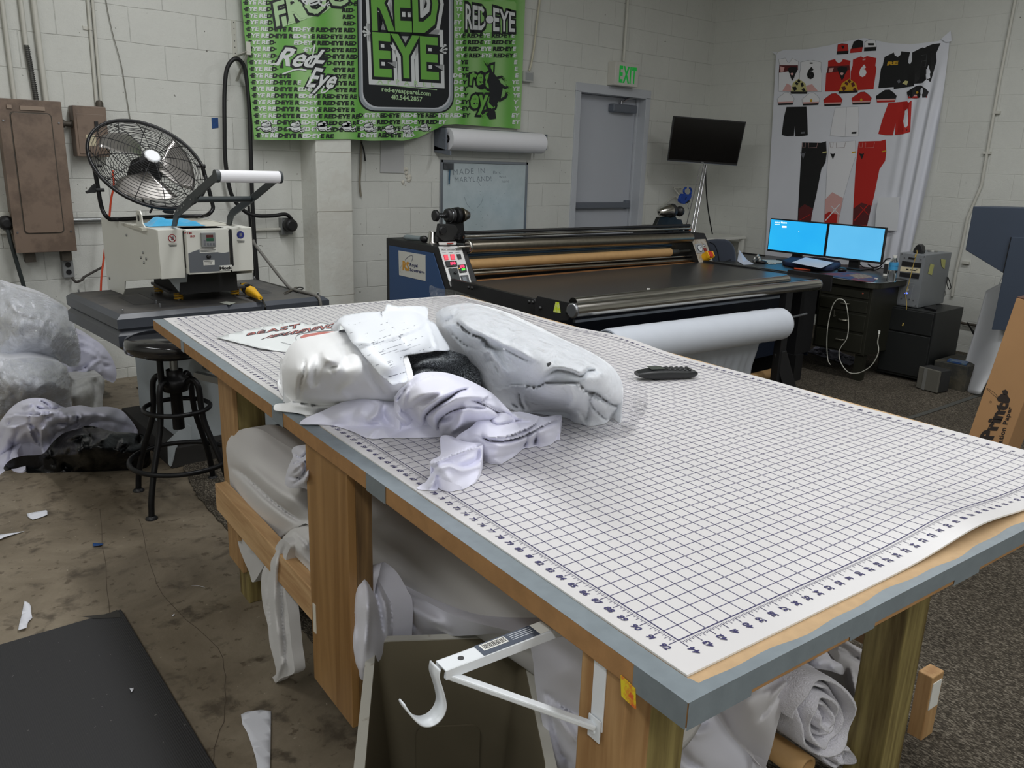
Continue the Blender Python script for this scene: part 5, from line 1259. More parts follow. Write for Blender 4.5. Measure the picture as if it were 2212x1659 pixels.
# unwinder on the left tower
un = thing('unwind_bracket', (2.98, 4.15, .97), 'black unwind bracket with a spring-loaded steel cone on the left end of the machine', 'unwind bracket')
KB = lambda P: crop(P, 800, 400, 4.366)
yU = 4.12
def U(P, y=yU): return [aY(u, v, y) for u, v in KB(P)]
cz = U([(860,290)])[0]
ax = (1,-.05,0)
def ux(px): return aY(800+px/4.366, 400+280/4.366, yU).x
X = {k: ux(k) for k in (600,640,700,720,780,800,860,870,945,955)}
c = lambda px: Vector((ux(px), yU, aY(800+860/4.366, 400+283/4.366, yU).z))
B().lathe(c(600), (1,0,0), [(0,.028),(.003,.034),(.018,.036),(.022,.030),(.026,.012)], 12).build('hand_knob', M_black, un)
b = B(); b.cyl(c(640), c(900), .007); b.build('shaft', M_steel, un)
b = B(); b.tube([c(660)+Vector(((X[720]-X[640])*.9*k/48, .014*math.cos(k*.8), .014*math.sin(k*.8))) for k in range(49)], .0028, seg=6, smooth=False); b.build('spring', M_black, un)
b = B(); b.lathe(c(715), (1,0,0), [(0,.030),(.004,.040),(.03,.042),(.045,.036),(.046,.044),(.050,.044)], 28); b.build('housing', M_mb, un)
b = B(); b.lathe(c(745), (1,0,0), [(0,.0445),(.004,.0445)], 28); b.build('housing_ring', M_steel, un)
b = B(); b.lathe(c(800), (1,0,0), [(0,.048),(.022,.050),(.026,.044)], 24); b.build('clamp_collar', M_mb, un)
b = B(); b.lathe(c(856), (1,0,0), [(0,.045),(.006,.046),(.055,.024),(.058,.018)], 32); b.build('steel_cone', M_chd, un)
q = U([(735,330),(735,370),(690,420),(640,470),(640,535),(900,548),(895,500),(880,340),(860,300),(760,300)])
b = B(); b.prism(q, (0,.03,0)); b.build('upright', M_mb, un, bevel=.003)
b = B(); q = U([(655,365),(800,372),(830,420),(800,520),(700,530),(636,480)], yU-.03); b.prism(q, (0,.03,0)); b.build('clamp_block', mat('cast_black', C3(34,34,34), .6, bump=.3, bs=60), un, bevel=.004)
b = B(); p = U([(680,425)], yU-.035)[0]; b.lathe(p, (0,-1,0), [(0,.028),(.012,.026),(.014,.02)], 6); p = U([(800,490)], yU-.03)[0]; b.lathe(p, (.3,-1,0), [(0,.010),(.03,.010),(.032,.016),(.05,.016)], 12); b.build('clamp_nut', M_mb, un)
b = B(); p = U([(850,488)], yU-.03)[0]; b.lathe(p, (.2,-1,0), [(0,.026),(.014,.026)], 24); b2 = b.build('side_knob', M_mb, un)
b = B(); b.lathe(p+Vector((.004,-.014,-.002)), (.2,-1,0), [(0,.009),(.003,.008)], 14); b.build('knob_cap', mat('copper_cap', C3(166,96,62), .5), b2)
# right bracket
ur = thing('take_up_bracket', (5.14, 4.2, .97), 'black bracket with polished cone and ball knob on the right end of the machine', 'take-up bracket')
def V3(P, y=4.12): return [aY(u, v, y) for u, v in K3_(P)]
p0, p1, p2 = V3([(300,405)])[0], V3([(455,385)])[0], V3([(610,390)])[0]
dd = (p1-p0).normalized()
B().lathe(p0, dd, [(0,.018),(.004,.022),((p1-p0).length*.95,.048),((p1-p0).length+.012,.050)], 36).build('polished_cone', M_ch, ur)
b = B(); b.lathe(p0-dd*.0005, dd, [(-.0005,.009),(.001,.009)], 14); b.build('cone_bore', M_black, ur)
b = B(); b.lathe(p1+dd*.01, dd, [(0,.054),(.03,.052),(.034,.03)], 28); b.cyl(p1, p2, .014); b.build('spindle', M_mb, ur)
b = B(); b.sph(p2, .040, 24, 14, (.9,1,1)); b.build('ball_knob', M_black, ur)
b = B(); b.prism(V3([(315,480),(545,455),(575,510),(640,515),(665,590),(665,720),(500,715),(250,625)], 4.16), (0,.04,0)); b.build('upright', M_mb, ur, bevel=.003)
b = B(); c = V3([(540,655)], 4.08)[0]; b.lathe(c, (-.3,-1,0), [(0,.032),(.012,.032)], 6); b.build('hex_collar', M_steel, ur)
b = B(); c0_, c1_ = V3([(645,655)])[0], V3([(720,660)])[0]; b.cyl(c0_, c1_, .005); b.lathe(c1_-Vector((.012,0,0)), (1,0,0), [(0,.018),(.008,.026),(.026,.026),(.03,.018)], 8); b.build('star_knob', M_black, ur)
b = B(); b.lathe(c1_+Vector((.005,-.024,0)), (0,-1,0), [(0,.012),(.004,.010)], 12); b.build('knob_insert', MATS['copper_cap'], ur)
# loose things on the machine
cu_ = thing('steel_cup', (2.93, 4.25, .967), 'shiny tapered steel cup standing upside down on the left end of the machine', 'cup')
c = aZ(934.5, 525, .967); B().lathe(c, (0,0,1), [(0,.038),(.006,.038),(.010,.033),(.068,.024),(.070,.022)], 36).build('cup_wall', mat('bright_steel', C3(196,194,190), .16, metal=1), cu_)
c0_, c1_ = aZ(*crop([(420,120)], 830, 500, 9.617)[0], .985), aZ(*crop([(760,150)], 830, 500, 9.617)[0], .985)
tl = thing('hand_tool', (c0_+c1_)/2-Vector((0,0,.018)), 'grey hand tool with a rounded handle lying on top of the machine', 'tool')
B().lathe(c0_, c1_-c0_, [(-.004,.004),(0,.012),(.02,.018),(.10,.016),((c1_-c0_).length,.015)], 20).build('handle', mat('tool_grey', C3(112,122,124), .35), tl)
b = B(); e = c1_+(c1_-c0_).normalized()*.005; b.lathe(e, (c1_-c0_), [(0,.014),(.01,.020),(.03,.020),(.045,.010)], 16); b.build('head', M_black, tl)
b = B(); q = [aZ(u, v, .968) for u, v in crop([(1125,250),(1250,238),(1490,238),(1505,262),(1490,284),(1300,290),(1140,286)], 830, 500, 9.617)]; b.prism(q, (0,0,.012)); kn = b.build('box_cutter', mat('cutter_white', C3(220,216,212), .4), None, bevel=.003); tag(kn, 'white and red folding cutter lying above the control panel of the machine', 'cutter')
b = B(); q = [aZ(u, v, .981) for u, v in crop([(1300,246),(1430,240),(1440,252),(1310,258)], 830, 500, 9.617)]; b.prism(q, (0,0,.002)); b.build('red_inlay', mat('inlay_red', C3(176,60,50), .4), kn)
b = B(); q = [aZ(u, v, zr-.002) for u, v in crop([(120,1552),(172,1556),(160,1580),(125,1574)], 1380, 400, 6.9125)]; b.prism(q, (0,0,.006)); tag(b.build('paper_crumb', MATS['label_white']), 'tiny white paper crumb on the black feed belt of the machine', 'scrap')
# ================================================================ desk corner
M_desk = mat('desk_olive_black', C3(36,36,28), .45, var=.08, vs=5)
M_desktop = mat('desk_linoleum', C3(52,52,50), .35, var=.06, vs=8)
M_alu = mat('alu_trim', C3(160,164,166), .3, metal=.8)
dk = thing('steel_desk', (5.95, 3.4, 0), 'old dark olive steel office desk with aluminium-edged top against the right wall', 'desk')
zd = .732; y0, y1, xf, xb = 2.65, 4.35, 5.55, 6.42
P = [(xf, y1), (xb, y1), (xb, y0), (xf+.09, y0)]+[(xf+.09-.09*math.sin(R_(a)), y0+.09-.09*math.cos(R_(a))) for a in (15,30,45,60,75,90)]
B().prism([(x, y, zd-.045) for x, y in P], (0,0,.043)).build('desktop', [M_desk], dk, bevel=.003)
B().prism([(x, y, zd-.002) for x, y in P], (0,0,.002)).build('writing_surface', M_desktop, dk)
n = len(P); b = B(); b.tube([(x+(-.002), y, zd-.003) for x, y in P[2:]+[(xf, y1)]], .0035, seg=6, smooth=False); b.build('edge_trim', M_alu, dk)
b = B(); b.box(xf+.05, xb-.02, 2.70, 3.10, .20, zd-.045); b.build('pedestal', M_desk, dk, bevel=.003)
b = B(); b.box(xf+.05, xb-.02, 3.98, 4.32, .20, zd-.045); b.build('pedestal', M_desk, dk, bevel=.003)
b = B(); b.box(xb-.08, xb-.06, 3.1, 3.98, .3, zd-.045); b.build('modesty_panel', M_desk, dk)
for x in (xf+.10, xb-.1):
    for y in (2.74, 4.28): B().box(x-.03, x+.03, y-.03, y+.03, 0, .20).build('leg', M_desk, dk)
M_hd = mat('pull_metal', C3(150,148,136), .3, metal=.8)
for z0, z1 in ((.60,.68),(.50,.59),(.36,.49),(.21,.35)):
    b = B(); b.box(xf+.040, xf+.052, 2.72, 3.08, z0+.004, z1-.004); dw = b.build('drawer', M_desk, dk, bevel=.003)
    if z0 != .60:
        c = (z0+z1)/2+.01
        B().tube([(xf+.040,2.85,c),(xf+.018,2.858,c),(xf+.018,2.905,c),(xf+.040,2.913,c)], .0055, seg=8, smooth=False).build('pull', M_hd, dw)
b = B(); c = aX(1864.5, 633.7, xf+.045); b.lathe(c, (-1,0,0), [(0,.010),(.004,.009),(.006,.004)], 16); b.build('red_lock', mat('lock_red', C3(170,84,66), .4), dk)
b = B()
c = aX(1803, 682, xf+.04); b.cyl(c, c+Vector((-.012,0,0)), .007); b.cyl(c+Vector((-.01,0,0)), c+Vector((-.01,.004,.045)), .0015)
kk = b.build('key', M_hd, None); tag(kk, 'small key left in the middle drawer lock of the desk', 'key')
# things on the desk
K5 = lambda P: crop(P, 1640, 440, 6.9125)
xm = 6.2
M_scr = bpy.data.materials.new('x'); bpy.data.materials.remove(M_scr)
def monitor(P, name_lab, colr, writing):
    q = [aX(u, v, xm) for u, v in K5(P)]
    ys = [p.y for p in q]; zs_ = [p.z for p in q]
    ya, yb2, za, zb2 = (q[0].y+q[3].y)/2, (q[1].y+q[2].y)/2, (q[2].z+q[3].z)/2, (q[0].z+q[1].z)/2
    m_ = thing('monitor', ((xm, (ya+yb2)/2, zd)), name_lab, 'monitor', None)
    B().box(xm, xm+.03, yb2, ya, za, zb2).build('housing', M_black, m_, bevel=.003)
    B().box(xm-.001, xm, yb2+.008, ya-.008, za+.016, zb2-.010).build('screen', colr, m_)
    yc_ = (ya+yb2)/2
    B().box(xm+.03, xm+.06, yc_-.04, yc_+.04, zd+.01, za+.2).build('neck', M_black, m_)
    B().box(xm-.08, xm+.14, yc_-.12, yc_+.12, zd, zd+.012).build('foot', M_black, m_, bevel=.004)
    if writing:
        sf = lambda u, v: aX(u, v, xm-.0016); b = B()
        text(b, 'Activate Windows', quadfn(K5([(232,292),(412,297),(412,268),(232,263)]), sf), .02, .12)
        lines(b, K5([(230,318),(325,321),(325,303),(230,300)]), 1, sf, .8, 1)
        fillpoly(b, K5([(340,332),(408,334),(408,360),(340,358)]), sf); b.build('screen_text', mat('screen_white', C3(230,245,255), .5, emit=(1,1,1,1), es=1.3), m_)
        b = B(); fillpoly(b, ring(*K5([(590,420)])[0], .8, .8, 8), sf); b.build('cursor', MATS['screen_white'], m_)
    return m_
def scrmat(name, c1, c2):
    m = bpy.data.materials.new(name); m.use_nodes = True; nt = m.node_tree; N = nt.nodes; L = nt.links; bs = N['Principled BSDF']
    tc = N.new('ShaderNodeTexCoord'); n = N.new('ShaderNodeTexNoise'); n.inputs['Scale'].default_value = 3; L.new(tc.outputs['Object'], n.inputs['Vector'])
    mx = N.new('ShaderNodeMix'); mx.data_type = 'RGBA'; L.new(n.outputs['Fac'], mx.inputs[0]); mx.inputs[6].default_value = c1; mx.inputs[7].default_value = c2
    bs.inputs['Base Color'].default_value = (0.01,0.01,.01,1); L.new(mx.outputs[2], bs.inputs['Emission Color']); bs.inputs['Emission Strength'].default_value = 1.0; bs.inputs['Roughness'].default_value = .4
    return m
monitor([(165,215),(1026,288),(971,795),(120,715)], 'left black monitor showing a deep blue screen with a little white text', scrmat('screen_deep_blue', C3(20,170,250), C3(50,200,255)), True)
monitor([(1036,290),(1885,355),(1830,912),(985,797)], 'right black monitor showing a plain paler blue screen', scrmat('screen_pale_blue', C3(84,184,238), C3(110,206,255)), False)
def onD(P, k=5, z=0): return [aZ(u, v, zd+z) for u, v in (K5(P) if k == 5 else K3_(P))]
b = B(); b.prism(onD([(340,900),(440,860),(470,835),(980,870),(1200,920),(1215,950),(1090,1010),(1000,1012),(560,965),(380,930)], 5, .002), (0,0,.035)); tag(b.build('navy_binder', mat('navy_cloth', C3(26,40,72), .8, bump=.4, bs=30, bd=.006), bevel=.012, bseg=3), 'dark navy folded cloth bag lying in front of the monitors', 'bag')
b = B(); b.prism(onD([(485,880),(690,800),(1112,880),(920,965)], 5, .046), (0,0,.001)); tag(b.build('paper_sheet', mat('paper_bluewhite', C3(212,220,236), .6)), 'white sheet of paper lying on the navy bag in front of the monitors', 'paper')
b = B(); p, q = onD([(525,960)], 5, .045)[0], onD([(765,985)], 5, .012)[0]; p.z = zd+.008+.0; 
p, q = onD([(525,966)], 5, .008)[0], onD([(765,990)], 5, .008)[0]; b.cyl(p, q, .006, seg=10); tag(b.build('orange_pen', mat('orange_plastic', C3(232,88,42), .4)), 'bright orange pen lying on the desk edge below the white sheet', 'pen')
c = onD([(1235,1010)], 5, .0)[0]; b = B(); b.sph(c+Vector((0,0,.012)), .036, 20, 12, (1.3,.85,.55)); tag(b.build('computer_mouse', M_black), 'black computer mouse on the desk right of the navy bag', 'mouse')
b = B(); b.prism(onD([(880,1050),(1320,1015),(1500,1040),(1780,1100),(1700,1175),(1500,1160)], 5, .0008), (0,0,.0015))
mp_ = mat('mouse_pad_print', C3(110,40,46), .6, col2=C3(40,60,104), c2s=9, c2t=(.45,.55)); tag(b.build('mouse_pad', mp_), 'flat printed red and blue desk mat near the desk corner', 'desk mat')
b = B(); fillpoly(b, K5([(1340,1062),(1440,1042),(1560,1050),(1660,1075),(1700,1100),(1620,1110),(1480,1120),(1400,1090)]), lambda u, v: aZ(u, v, zd+.0027)); b.build('mat_picture', mat('mat_cream', C3(150,136,108), .6, col2=C3(110,60,56), c2s=60), bpy.data.objects['mouse_pad'])
b = B(); b.prism(onD([(0,870),(110,870),(140,905),(246,890),(248,905),(110,910),(440,855),(80,835),(-60,850)], 5, .001)[:5], (0,0,.002)); b.prism(onD([(-40,850),(50,838),(440,852),(400,880),(246,892),(110,874)], 5, .0015), (0,0,.002)); tag(b.build('envelope', mat('paper_warm', C3(196,196,184), .7)), 'long off-white envelope lying left of the navy bag', 'envelope')
b = B(); b.prism(onD([(1470,1130),(1500,970),(1600,1040),(1740,1150),(1700,1175),(1480,1165)], 3, .0)[:1]+onD([(1470,1140),(1700,1180),(1560,1190)], 3, .001), (0,0,.003))
A_p = aX(*K3_([(1500,968)])[0], 5.95); q = onD([(1468,1132)], 3)[0], onD([(1610,1110)], 3)[0], onD([(1700,1170)], 3)[0]
b.add([A_p, q[0], q[1], onD([(1560,1150)], 3)[0]], [(0,1,3),(0,3,2)], False); b.add([q[0], onD([(1720,1180)],3,.003)[0], q[1]], [(0,1,2)], False)
tag(b.build('crumpled_papers', MATS['paper_bluewhite'], solid=.0012), 'crumpled white papers at the left end of the desk beside the chair', 'paper')
b = B(); c = onD([(1800,1160)], 3, 0)[0]; b.sph(c+Vector((0,0,.012)), .04, 16, 8, (1.2,1.6,.35)); tag(b.build('black_headset', M_black), 'flat black gadget lying on papers at the left of the desk', 'gadget')
b = B(); c = onD([(1765,1130)], 3, .02)[0]
for k in range(6): b.sph(c+Vector((.01*math.sin(k*2.1), .02*math.cos(k*2.9), .008*k)), .013, 8, 6, (1,.8,1.2))
tag(b.build('crumpled_foil', mat('foil', C3(190,190,184), .3, metal=.6)), 'small crumpled foil wrapper between the papers on the desk', 'wrapper')
b = B(); b.tube([aX(u, v, 6.32) for u, v in crop([(1560,1015),(1700,1035),(1880,1060)], 1380, 400, 6.9125)], .008); tag(b.build('desk_cable', M_rubber), 'black cable strip along the wall behind the left end of the desk', 'cable')
# bottle, phone stand, cables
c = aX(1926, 601, 5.74); c.z = zd
bo = thing('water_bottle', c, 'clear plastic water bottle with a blue label standing at the right desk corner', 'bottle')
M_clear = mat('clear_plastic', (.92,.96,.97,1), .06, trans=1, spec=.5); M_clear.node_tree.nodes['Principled BSDF'].inputs['IOR'].default_value = 1.15
B().lathe(c, (0,0,1), [(0,.028),(.006,.032),(.05,.031),(.055,.030),(.105,.030),(.11,.032),(.135,.028),(.16,.014),(.17,.012)], 28).build('bottle_wall', M_clear, bo)
B().lathe(c+Vector((0,0,.168)), (0,0,1), [(0,.0145),(.015,.0145)], 20).build('cap', MATS['label_white'], bo)
B().lathe(c+Vector((0,0,.082)), (0,0,1), [(0,.0312),(.05,.0315)], 28).build('label_band', mat('label_blue', C3(64,150,200), .4), bo)
b = B(); q = onD([(1845,1080),(1905,1085),(1940,1050),(1870,1045)], 5); b.prism(q, (0,0,.10)); ps = b.build('phone_charger', MATS['label_white'], None, bevel=.004); tag(ps, 'small white box-shaped clock beside the water bottle', 'clock')
b = B(); b.prism([q[0]+Vector((-.002,0,.02)), q[1]+Vector((-.002,0,.02)), q[1]+Vector((-.002,0,.092)), q[0]+Vector((-.002,0,.092))], (-.001,0,0)); b.build('dark_face', M_black, ps)
b = B(); b.tube([aX(u, v, 6.25) for u, v in K5([(1960,820),(1900,830),(1840,895),(1780,940),(1700,950),(1620,900)])], .005, seg=8); b.tube([aX(u, v, 6.25) for u, v in K5([(1500,900),(1560,950),(1680,990),(1760,985),(1840,930)])], .004, seg=8); tag(b.build('monitor_cables', M_rubber), 'tangle of black cables behind the right monitor', 'cable')
b = B(); p = onD([(1745,1125)], 5, 0)[0]; b.lathe(p, (0,0,1), [(0,.014),(.008,.014)], 18); tag(b.build('bottle_cap', MATS['label_white']), 'loose white bottle cap on the desk corner', 'cap')
# white usb cord hooked on the drawer pull
b = B(); x_ = 5.53
P = [(1745,738),(1738,690),(1745,640),(1762,615),(1780,600)]
KP = lambda P: crop(P, 1560, 420, 3.072)
w1 = [aX(u, v, x_) for u, v in KP([(718,1130),(702,1100),(694,1000),(700,880),(725,760),(755,705),(785,694),(815,712),(832,780),(838,880),(825,960),(790,1010),(775,1050),(785,1110),(820,1165),(860,1187),(920,1180),(985,1140),(1025,1080),(1038,1030),(1032,980),(1040,925)])]
b.tube(w1, .0035, seg=8); wc = b.build('usb_cord', mat('cord_white', C3(186,186,176), .5), None); tag(wc, 'white charging cord looped over the top drawer pull of the desk', 'cord')
b = B(); b.cyl(w1[-1], w1[-1]+Vector((0,0,.022)), .007); b.build('plug', MATS['label_white'], wc)
# file cabinet, tower, router
fc = thing('file_cabinet', (6.18, 2.57, 0), 'low black file cabinet on casters between the desk and the wall', 'cabinet')
B().box(5.95, 6.41, 2.39, 2.75, .03, .53).build('cabinet_body', mat('cabinet_black', C3(26,28,28), .45, var=.05, vs=6), fc, bevel=.003)
B().box(5.935, 5.95, 2.40, 2.74, .36, .52).build('drawer_front', MATS['cabinet_black'], fc, bevel=.003)
B().box(5.935, 5.95, 2.40, 2.74, .05, .35).build('drawer_front', MATS['cabinet_black'], fc, bevel=.003)
for x in (5.99, 6.36):
    for y in (2.42, 2.72): B().cyl((x-.01,y,.018),(x+.01,y,.018),.018).build('caster', M_black, fc)
b = B(); b.prism([aZ(u, v, .533) for u, v in crop([(770,640),(880,615),(890,650),(880,665)], 1820, 520, 4.365)], (0,0,.012)); tag(b.build('power_brick', M_black), 'small black power brick on the file cabinet in front of the computer', 'power brick')
pc = thing('computer_tower', (6.21, 2.64, .53), 'silver-grey desktop computer tower standing on the black file cabinet', 'computer')
M_pc = mat('tower_grey', C3(132,136,140), .42, metal=.25, var=.02, vs=10)
B().box(6.0, 6.43, 2.548, 2.735, .535, .916).build('case', M_pc, pc, bevel=.003)
K2 = lambda P: crop(P, 1820, 520, 4.365)
fx_ = lambda o: (lambda u, v: aX(u, v, 6.0-o))
def fpl(P, th, m_, name, par=pc, bev=.0): return B().prism([aX(u, v, 6.0) for u, v in K2(P)], (-th,0,0)).build(name, m_, par, bevel=bev)
fpl([(545,112),(786,146),(706,626),(476,586)], .004, M_pc, 'front_bezel', bev=.001)
fpl([(567,190),(748,212),(740,254),(560,234)], .008, M_black, 'optical_drive'); fpl([(554,242),(736,264),(728,306),(546,286)], .008, mat('reader_beige', C3(206,196,166), .5), 'card_reader'); fpl([(546,296),(728,316),(720,360),(540,336)], .008, M_black, 'optical_drive'); fpl([(626,154),(684,162),(682,180),(624,172)], .006, M_black, 'model_plate')
b = B()
for P in ([(600,264),(624,267),(622,277),(598,274)], [(636,270),(690,276),(688,286),(634,280)], [(698,266),(704,267),(702,282),(696,281)]): fillpoly(b, K2(P), fx_(.0085))
b.build('reader_slots', M_black, pc)
b = B(); sf = fx_(.0045)
for P in ([(560,356),(700,374)], [(556,384),(690,400)], [(552,408),(680,424)], [(536,560),(568,410)], [(640,570),(668,424)], [(560,420),(630,430),(622,470),(640,476)]): stroke(b, K2(P), .5, sf)
b.build('pressed_lines', mat('press_line', C3(164,168,172), .4, metal=.3), pc)
b = B(); b.cyl(aX(*K2([(604,492)])[0], 5.998), aX(*K2([(604,492)])[0], 5.988), .011); b.build('power_button', M_steel, pc)
b = B(); fillpoly(b, K2([(584,500),(600,478),(614,500)]), fx_(.013)); b.build('power_light', mat('blue_led', C3(50,80,255), .4, emit=C3(60,90,255), es=5), pc)
b = B(); b.cyl(aX(*K2([(614,462)])[0], 5.998), aX(*K2([(614,462)])[0], 5.990), .009); b.build('lock', M_steel, pc)
b = B()
for P in ((562,124),(774,150),(484,580),(690,612),(586,160),(740,176),(516,540),(560,542),(630,552),(668,562)): c = aX(*K2([P])[0], 5.996); b.cyl(c, c-Vector((.003,0,0)), .004, seg=10)
b.build('rivet', M_steel, pc)
for i, P in enumerate(([(830,215),(865,228),(842,324),(806,310)], [(928,172),(972,180),(962,268),(934,240)])):
    b = B(); b.prism([aY(u, v, 2.546) for u, v in K2(P)], (0,-.0008,0)); tag(b.build('sticky_note', mat('note_yellow', C3(196,196,120), .6)), ('left flat' if i == 0 else 'right curling')+' yellow sticky note on the side of the computer tower', 'sticky note')
b = B(); b.tube([aY(u, v, 2.543) for u, v in K2([(992,340),(984,400),(1004,456),(1022,440),(1010,390),(994,345)])], .003, seg=8); b.tube([aY(u, v, 2.543) for u, v in K2([(966,470),(968,505),(958,530)])], .002, seg=8); tag(b.build('cable_loop', M_rubber), 'small black cord loop stuck on the side of the computer tower', 'cord')
b = B(); c = aZ(*K2([(708,118)])[0], .917); q = [Vector((c.x-.0, c.y+a, .917+h)) for a, h in ((.035,0),(.036,.02),(.024,.048),(.010,.062),(-.008,.064),(-.024,.05),(-.034,.02),(-.033,0))]; b.prism(q, (.05,0,0)); rt = b.build('router', M_black, None, bevel=.006); tag(rt, 'black rounded network box standing on top of the computer tower', 'router')
b = B(); b.lathe(aZ(*K2([(848,104)])[0], .916), (0,0,1), [(0,.034),(.010,.036),(.012,.030),(.0125,.002)], 30); tag(b.build('disc_case', mat('tin_silver', C3(170,170,166), .3, metal=.7)), 'flat round silver tin on top of the computer tower', 'tin')
b = B(); q = [aX(u, v, 5.94) for u, v in K2([(700,90),(702,118),(690,150),(660,260),(622,410),(606,460),(596,520),(604,590),(598,680),(582,760),(568,800)])]; b.tube(q, .003, seg=8); yc_ = b.build('yellow_cable', mat('cable_yellow', C3(176,152,80), .5), None); tag(yc_, 'thin yellow network cable hanging down the front of the computer tower', 'cable')
b = B(); b.cyl(aX(*K2([(692,128)])[0], 5.93), aX(*K2([(686,155)])[0], 5.93), .006); b.cyl(aX(*K2([(574,775)])[0], 5.93), aX(*K2([(566,802)])[0], 5.93), .005); b.build('connector', MATS['cable_yellow'], yc_)
# floor clutter
b = B(); q = [Vector((x, y, 0)) for x, y in ((5.66,2.25),(5.675,2.14),(6.01,2.175),(6.0,2.26))]; q = [Vector((p.x+.02, p.y-.0, 0)) for p in q]; b.prism([Vector((5.98,2.13,0)),Vector((5.98,2.36,0)),Vector((6.36,2.36,0)),Vector((6.36,2.13,0))], (0,0,.19)); tag(b.build('battery_backup', mat('dusty_black', C3(44,44,40), .7, col2=C3(74,70,58), c2s=8), bevel=.006), 'dusty black battery backup box on the floor beside the file cabinet', 'battery backup')
sp_ = thing('loudspeaker', (5.78, 2.29, 0), 'grey desktop loudspeaker lying on the carpet in front of the file cabinet', 'loudspeaker')
f0, f1 = Vector((5.80,2.375,.012)), Vector((5.765,2.215,.012)); dv = Vector((.11,-.02,0))
B().prism([f0, f1, f1+dv, f0+dv], (0,0,.155)).build('cabinet_body', mat('speaker_dark', C3(38,38,38), .6), sp_, bevel=.006)
nf = Vector((-1,.2,0)).normalized()
B().prism([f0, f1, f1+Vector((0,0,.155)), f0+Vector((0,0,.155))], nf*.018).build('grille', mat('speaker_grille', C3(92,90,82), .8, bump=.6, bs=900), sp_, bevel=.005)
w_ = (f1-f0); B().prism([f0+w_*.28+nf*.018, f0+w_*.42+nf*.018, f0+w_*.42+nf*.018+Vector((0,0,.155)), f0+w_*.28+nf*.018+Vector((0,0,.155))], nf*.004).build('grille_rib', mat('rib_grey', C3(112,112,108), .6), sp_)
b = B(); b.prism([Vector((5.99,2.15,.192)),Vector((5.99,2.28,.192)),Vector((6.08,2.30,.192)),Vector((6.08,2.17,.192))], (0,0,.012)); tag(b.build('disc_sleeve', mat('sleeve_blue', C3(40,66,110), .4, col2=C3(90,110,120), c2s=30)), 'small blue disc sleeve lying on the dusty battery backup box', 'sleeve')
b = B()
for k in range(4): b.tube([Vector((6.42+.04*k, 2.35-.02*k, .42-.05*k)), Vector((6.55+.05*k, 2.25-.03*k, .22)), Vector((6.75, 2.1-.05*k, .10)), Vector((6.9, 1.9-.03*k, .03+.02*k))], .006, seg=8)
tag(b.build('wall_cables', M_rubber), 'bundle of dark cables drooping behind the file cabinet', 'cable')
b = B(); P = [(0,1020),(110,1030),(300,1040)]; q = [aX(u, v) for u, v in K2([(1128,770),(1200,785),(1320,800),(1500,815)])]; b.tube([p-Vector((.03,0,0)) for p in q], .012); tag(b.build('wall_pipe', M_dirty), 'dark horizontal pipe low on the right wall behind the paper', 'pipe')
rg = B()
def rag(a, c):
    p0, p1 = aZ(1742,760,.01), aZ(1835,790,.01)
    p = p0.lerp(p1, a)+Vector((.22*c, .03*c, 0)); return Vector((p.x, p.y, .012+.05*abs(noise.noise(Vector((a*5, c*4, 7))))*min(1, 6*min(a,1-a,c,1-c))+.02*sst(.2,1,c)))
rg.grid(rag, 36, 16); tag(rg.build('crumpled_rag', mat('rag_print', C3(150,152,168), .9, col2=C3(46,50,66), c2s=26, c2t=(.52,.58))), 'crumpled grey and black patterned rag on the floor under the desk', 'rag')
# chair behind the machine
ch = thing('office_chair', (5.62, 4.15, 0), 'dark blue-grey upholstered office chair behind the right end of the machine', 'chair')
M_ch2 = mat('chair_fabric', C3(46,52,64), .9, bump=.3, bs=400, sheen=.3)
yS = lambda P: [aY(u, v, 4.0) for u, v in K3_(P)]
out = [(1010,835),(1080,812),(1180,802),(1300,806),(1370,836),(1425,900),(1450,980),(1462,1080),(1474,1250),(1474,1420),(1060,1420),(1060,1250),(1040,1000)]
q = [aP(u, v, (5.62,4.0,.8), (-.55,-.83,.1)) for u, v in K3_(out)]; nn = Vector((.55,.83,-.1)).normalized()
B().prism(q, nn*.075).build('backrest', M_ch2, ch, bevel=.022, bseg=4)
q2 = [aP(u, v, Vector((5.62,4.0,.8))-nn*.004, (-.55,-.83,.1)) for u, v in K3_([(1205,1150),(1370,1110),(1385,1118),(1215,1165),(1195,1100),(1170,960),(1120,860),(1100,850),(1150,940)])]
B().tube([aP(u, v, Vector((5.62,4.0,.8))-nn*.002, (-.55,-.83,.1)) for u, v in K3_([(1060,850),(1130,890),(1175,990),(1200,1120),(1210,1155),(1290,1135),(1380,1108)])], .004, seg=6).build('seam_line', mat('seam_dark', C3(26,30,38), .9), ch)
cb_ = Vector((5.72, 4.22, 0))
B().box(5.42, 5.54, 4.0, 4.0+.01, .1, .1+.01).build('tilt_lever', M_black, ch)
b = B(); b.lathe((5.70,4.28,.40), (0,0,1), [(0,.20),(.02,.235),(.06,.235),(.085,.20),(.09,.02)], 28); b.build('seat', M_ch2, ch)
b = B(); b.cyl((5.70,4.28,.06),(5.70,4.28,.40),.028); b.build('gas_post', M_black, ch)
for k in range(5):
    a = R_(72*k+20); b = B(); b.bar((5.70,4.28,.09),(5.70+.27*math.cos(a),4.28+.27*math.sin(a),.065),.04,.03); lg = b.build('base_arm', M_black, ch)
    B().cyl((5.70+.27*math.cos(a)-.015,4.28+.27*math.sin(a),.026),(5.70+.27*math.cos(a)+.015,4.28+.27*math.sin(a),.026),.026).build('caster', M_black, lg)
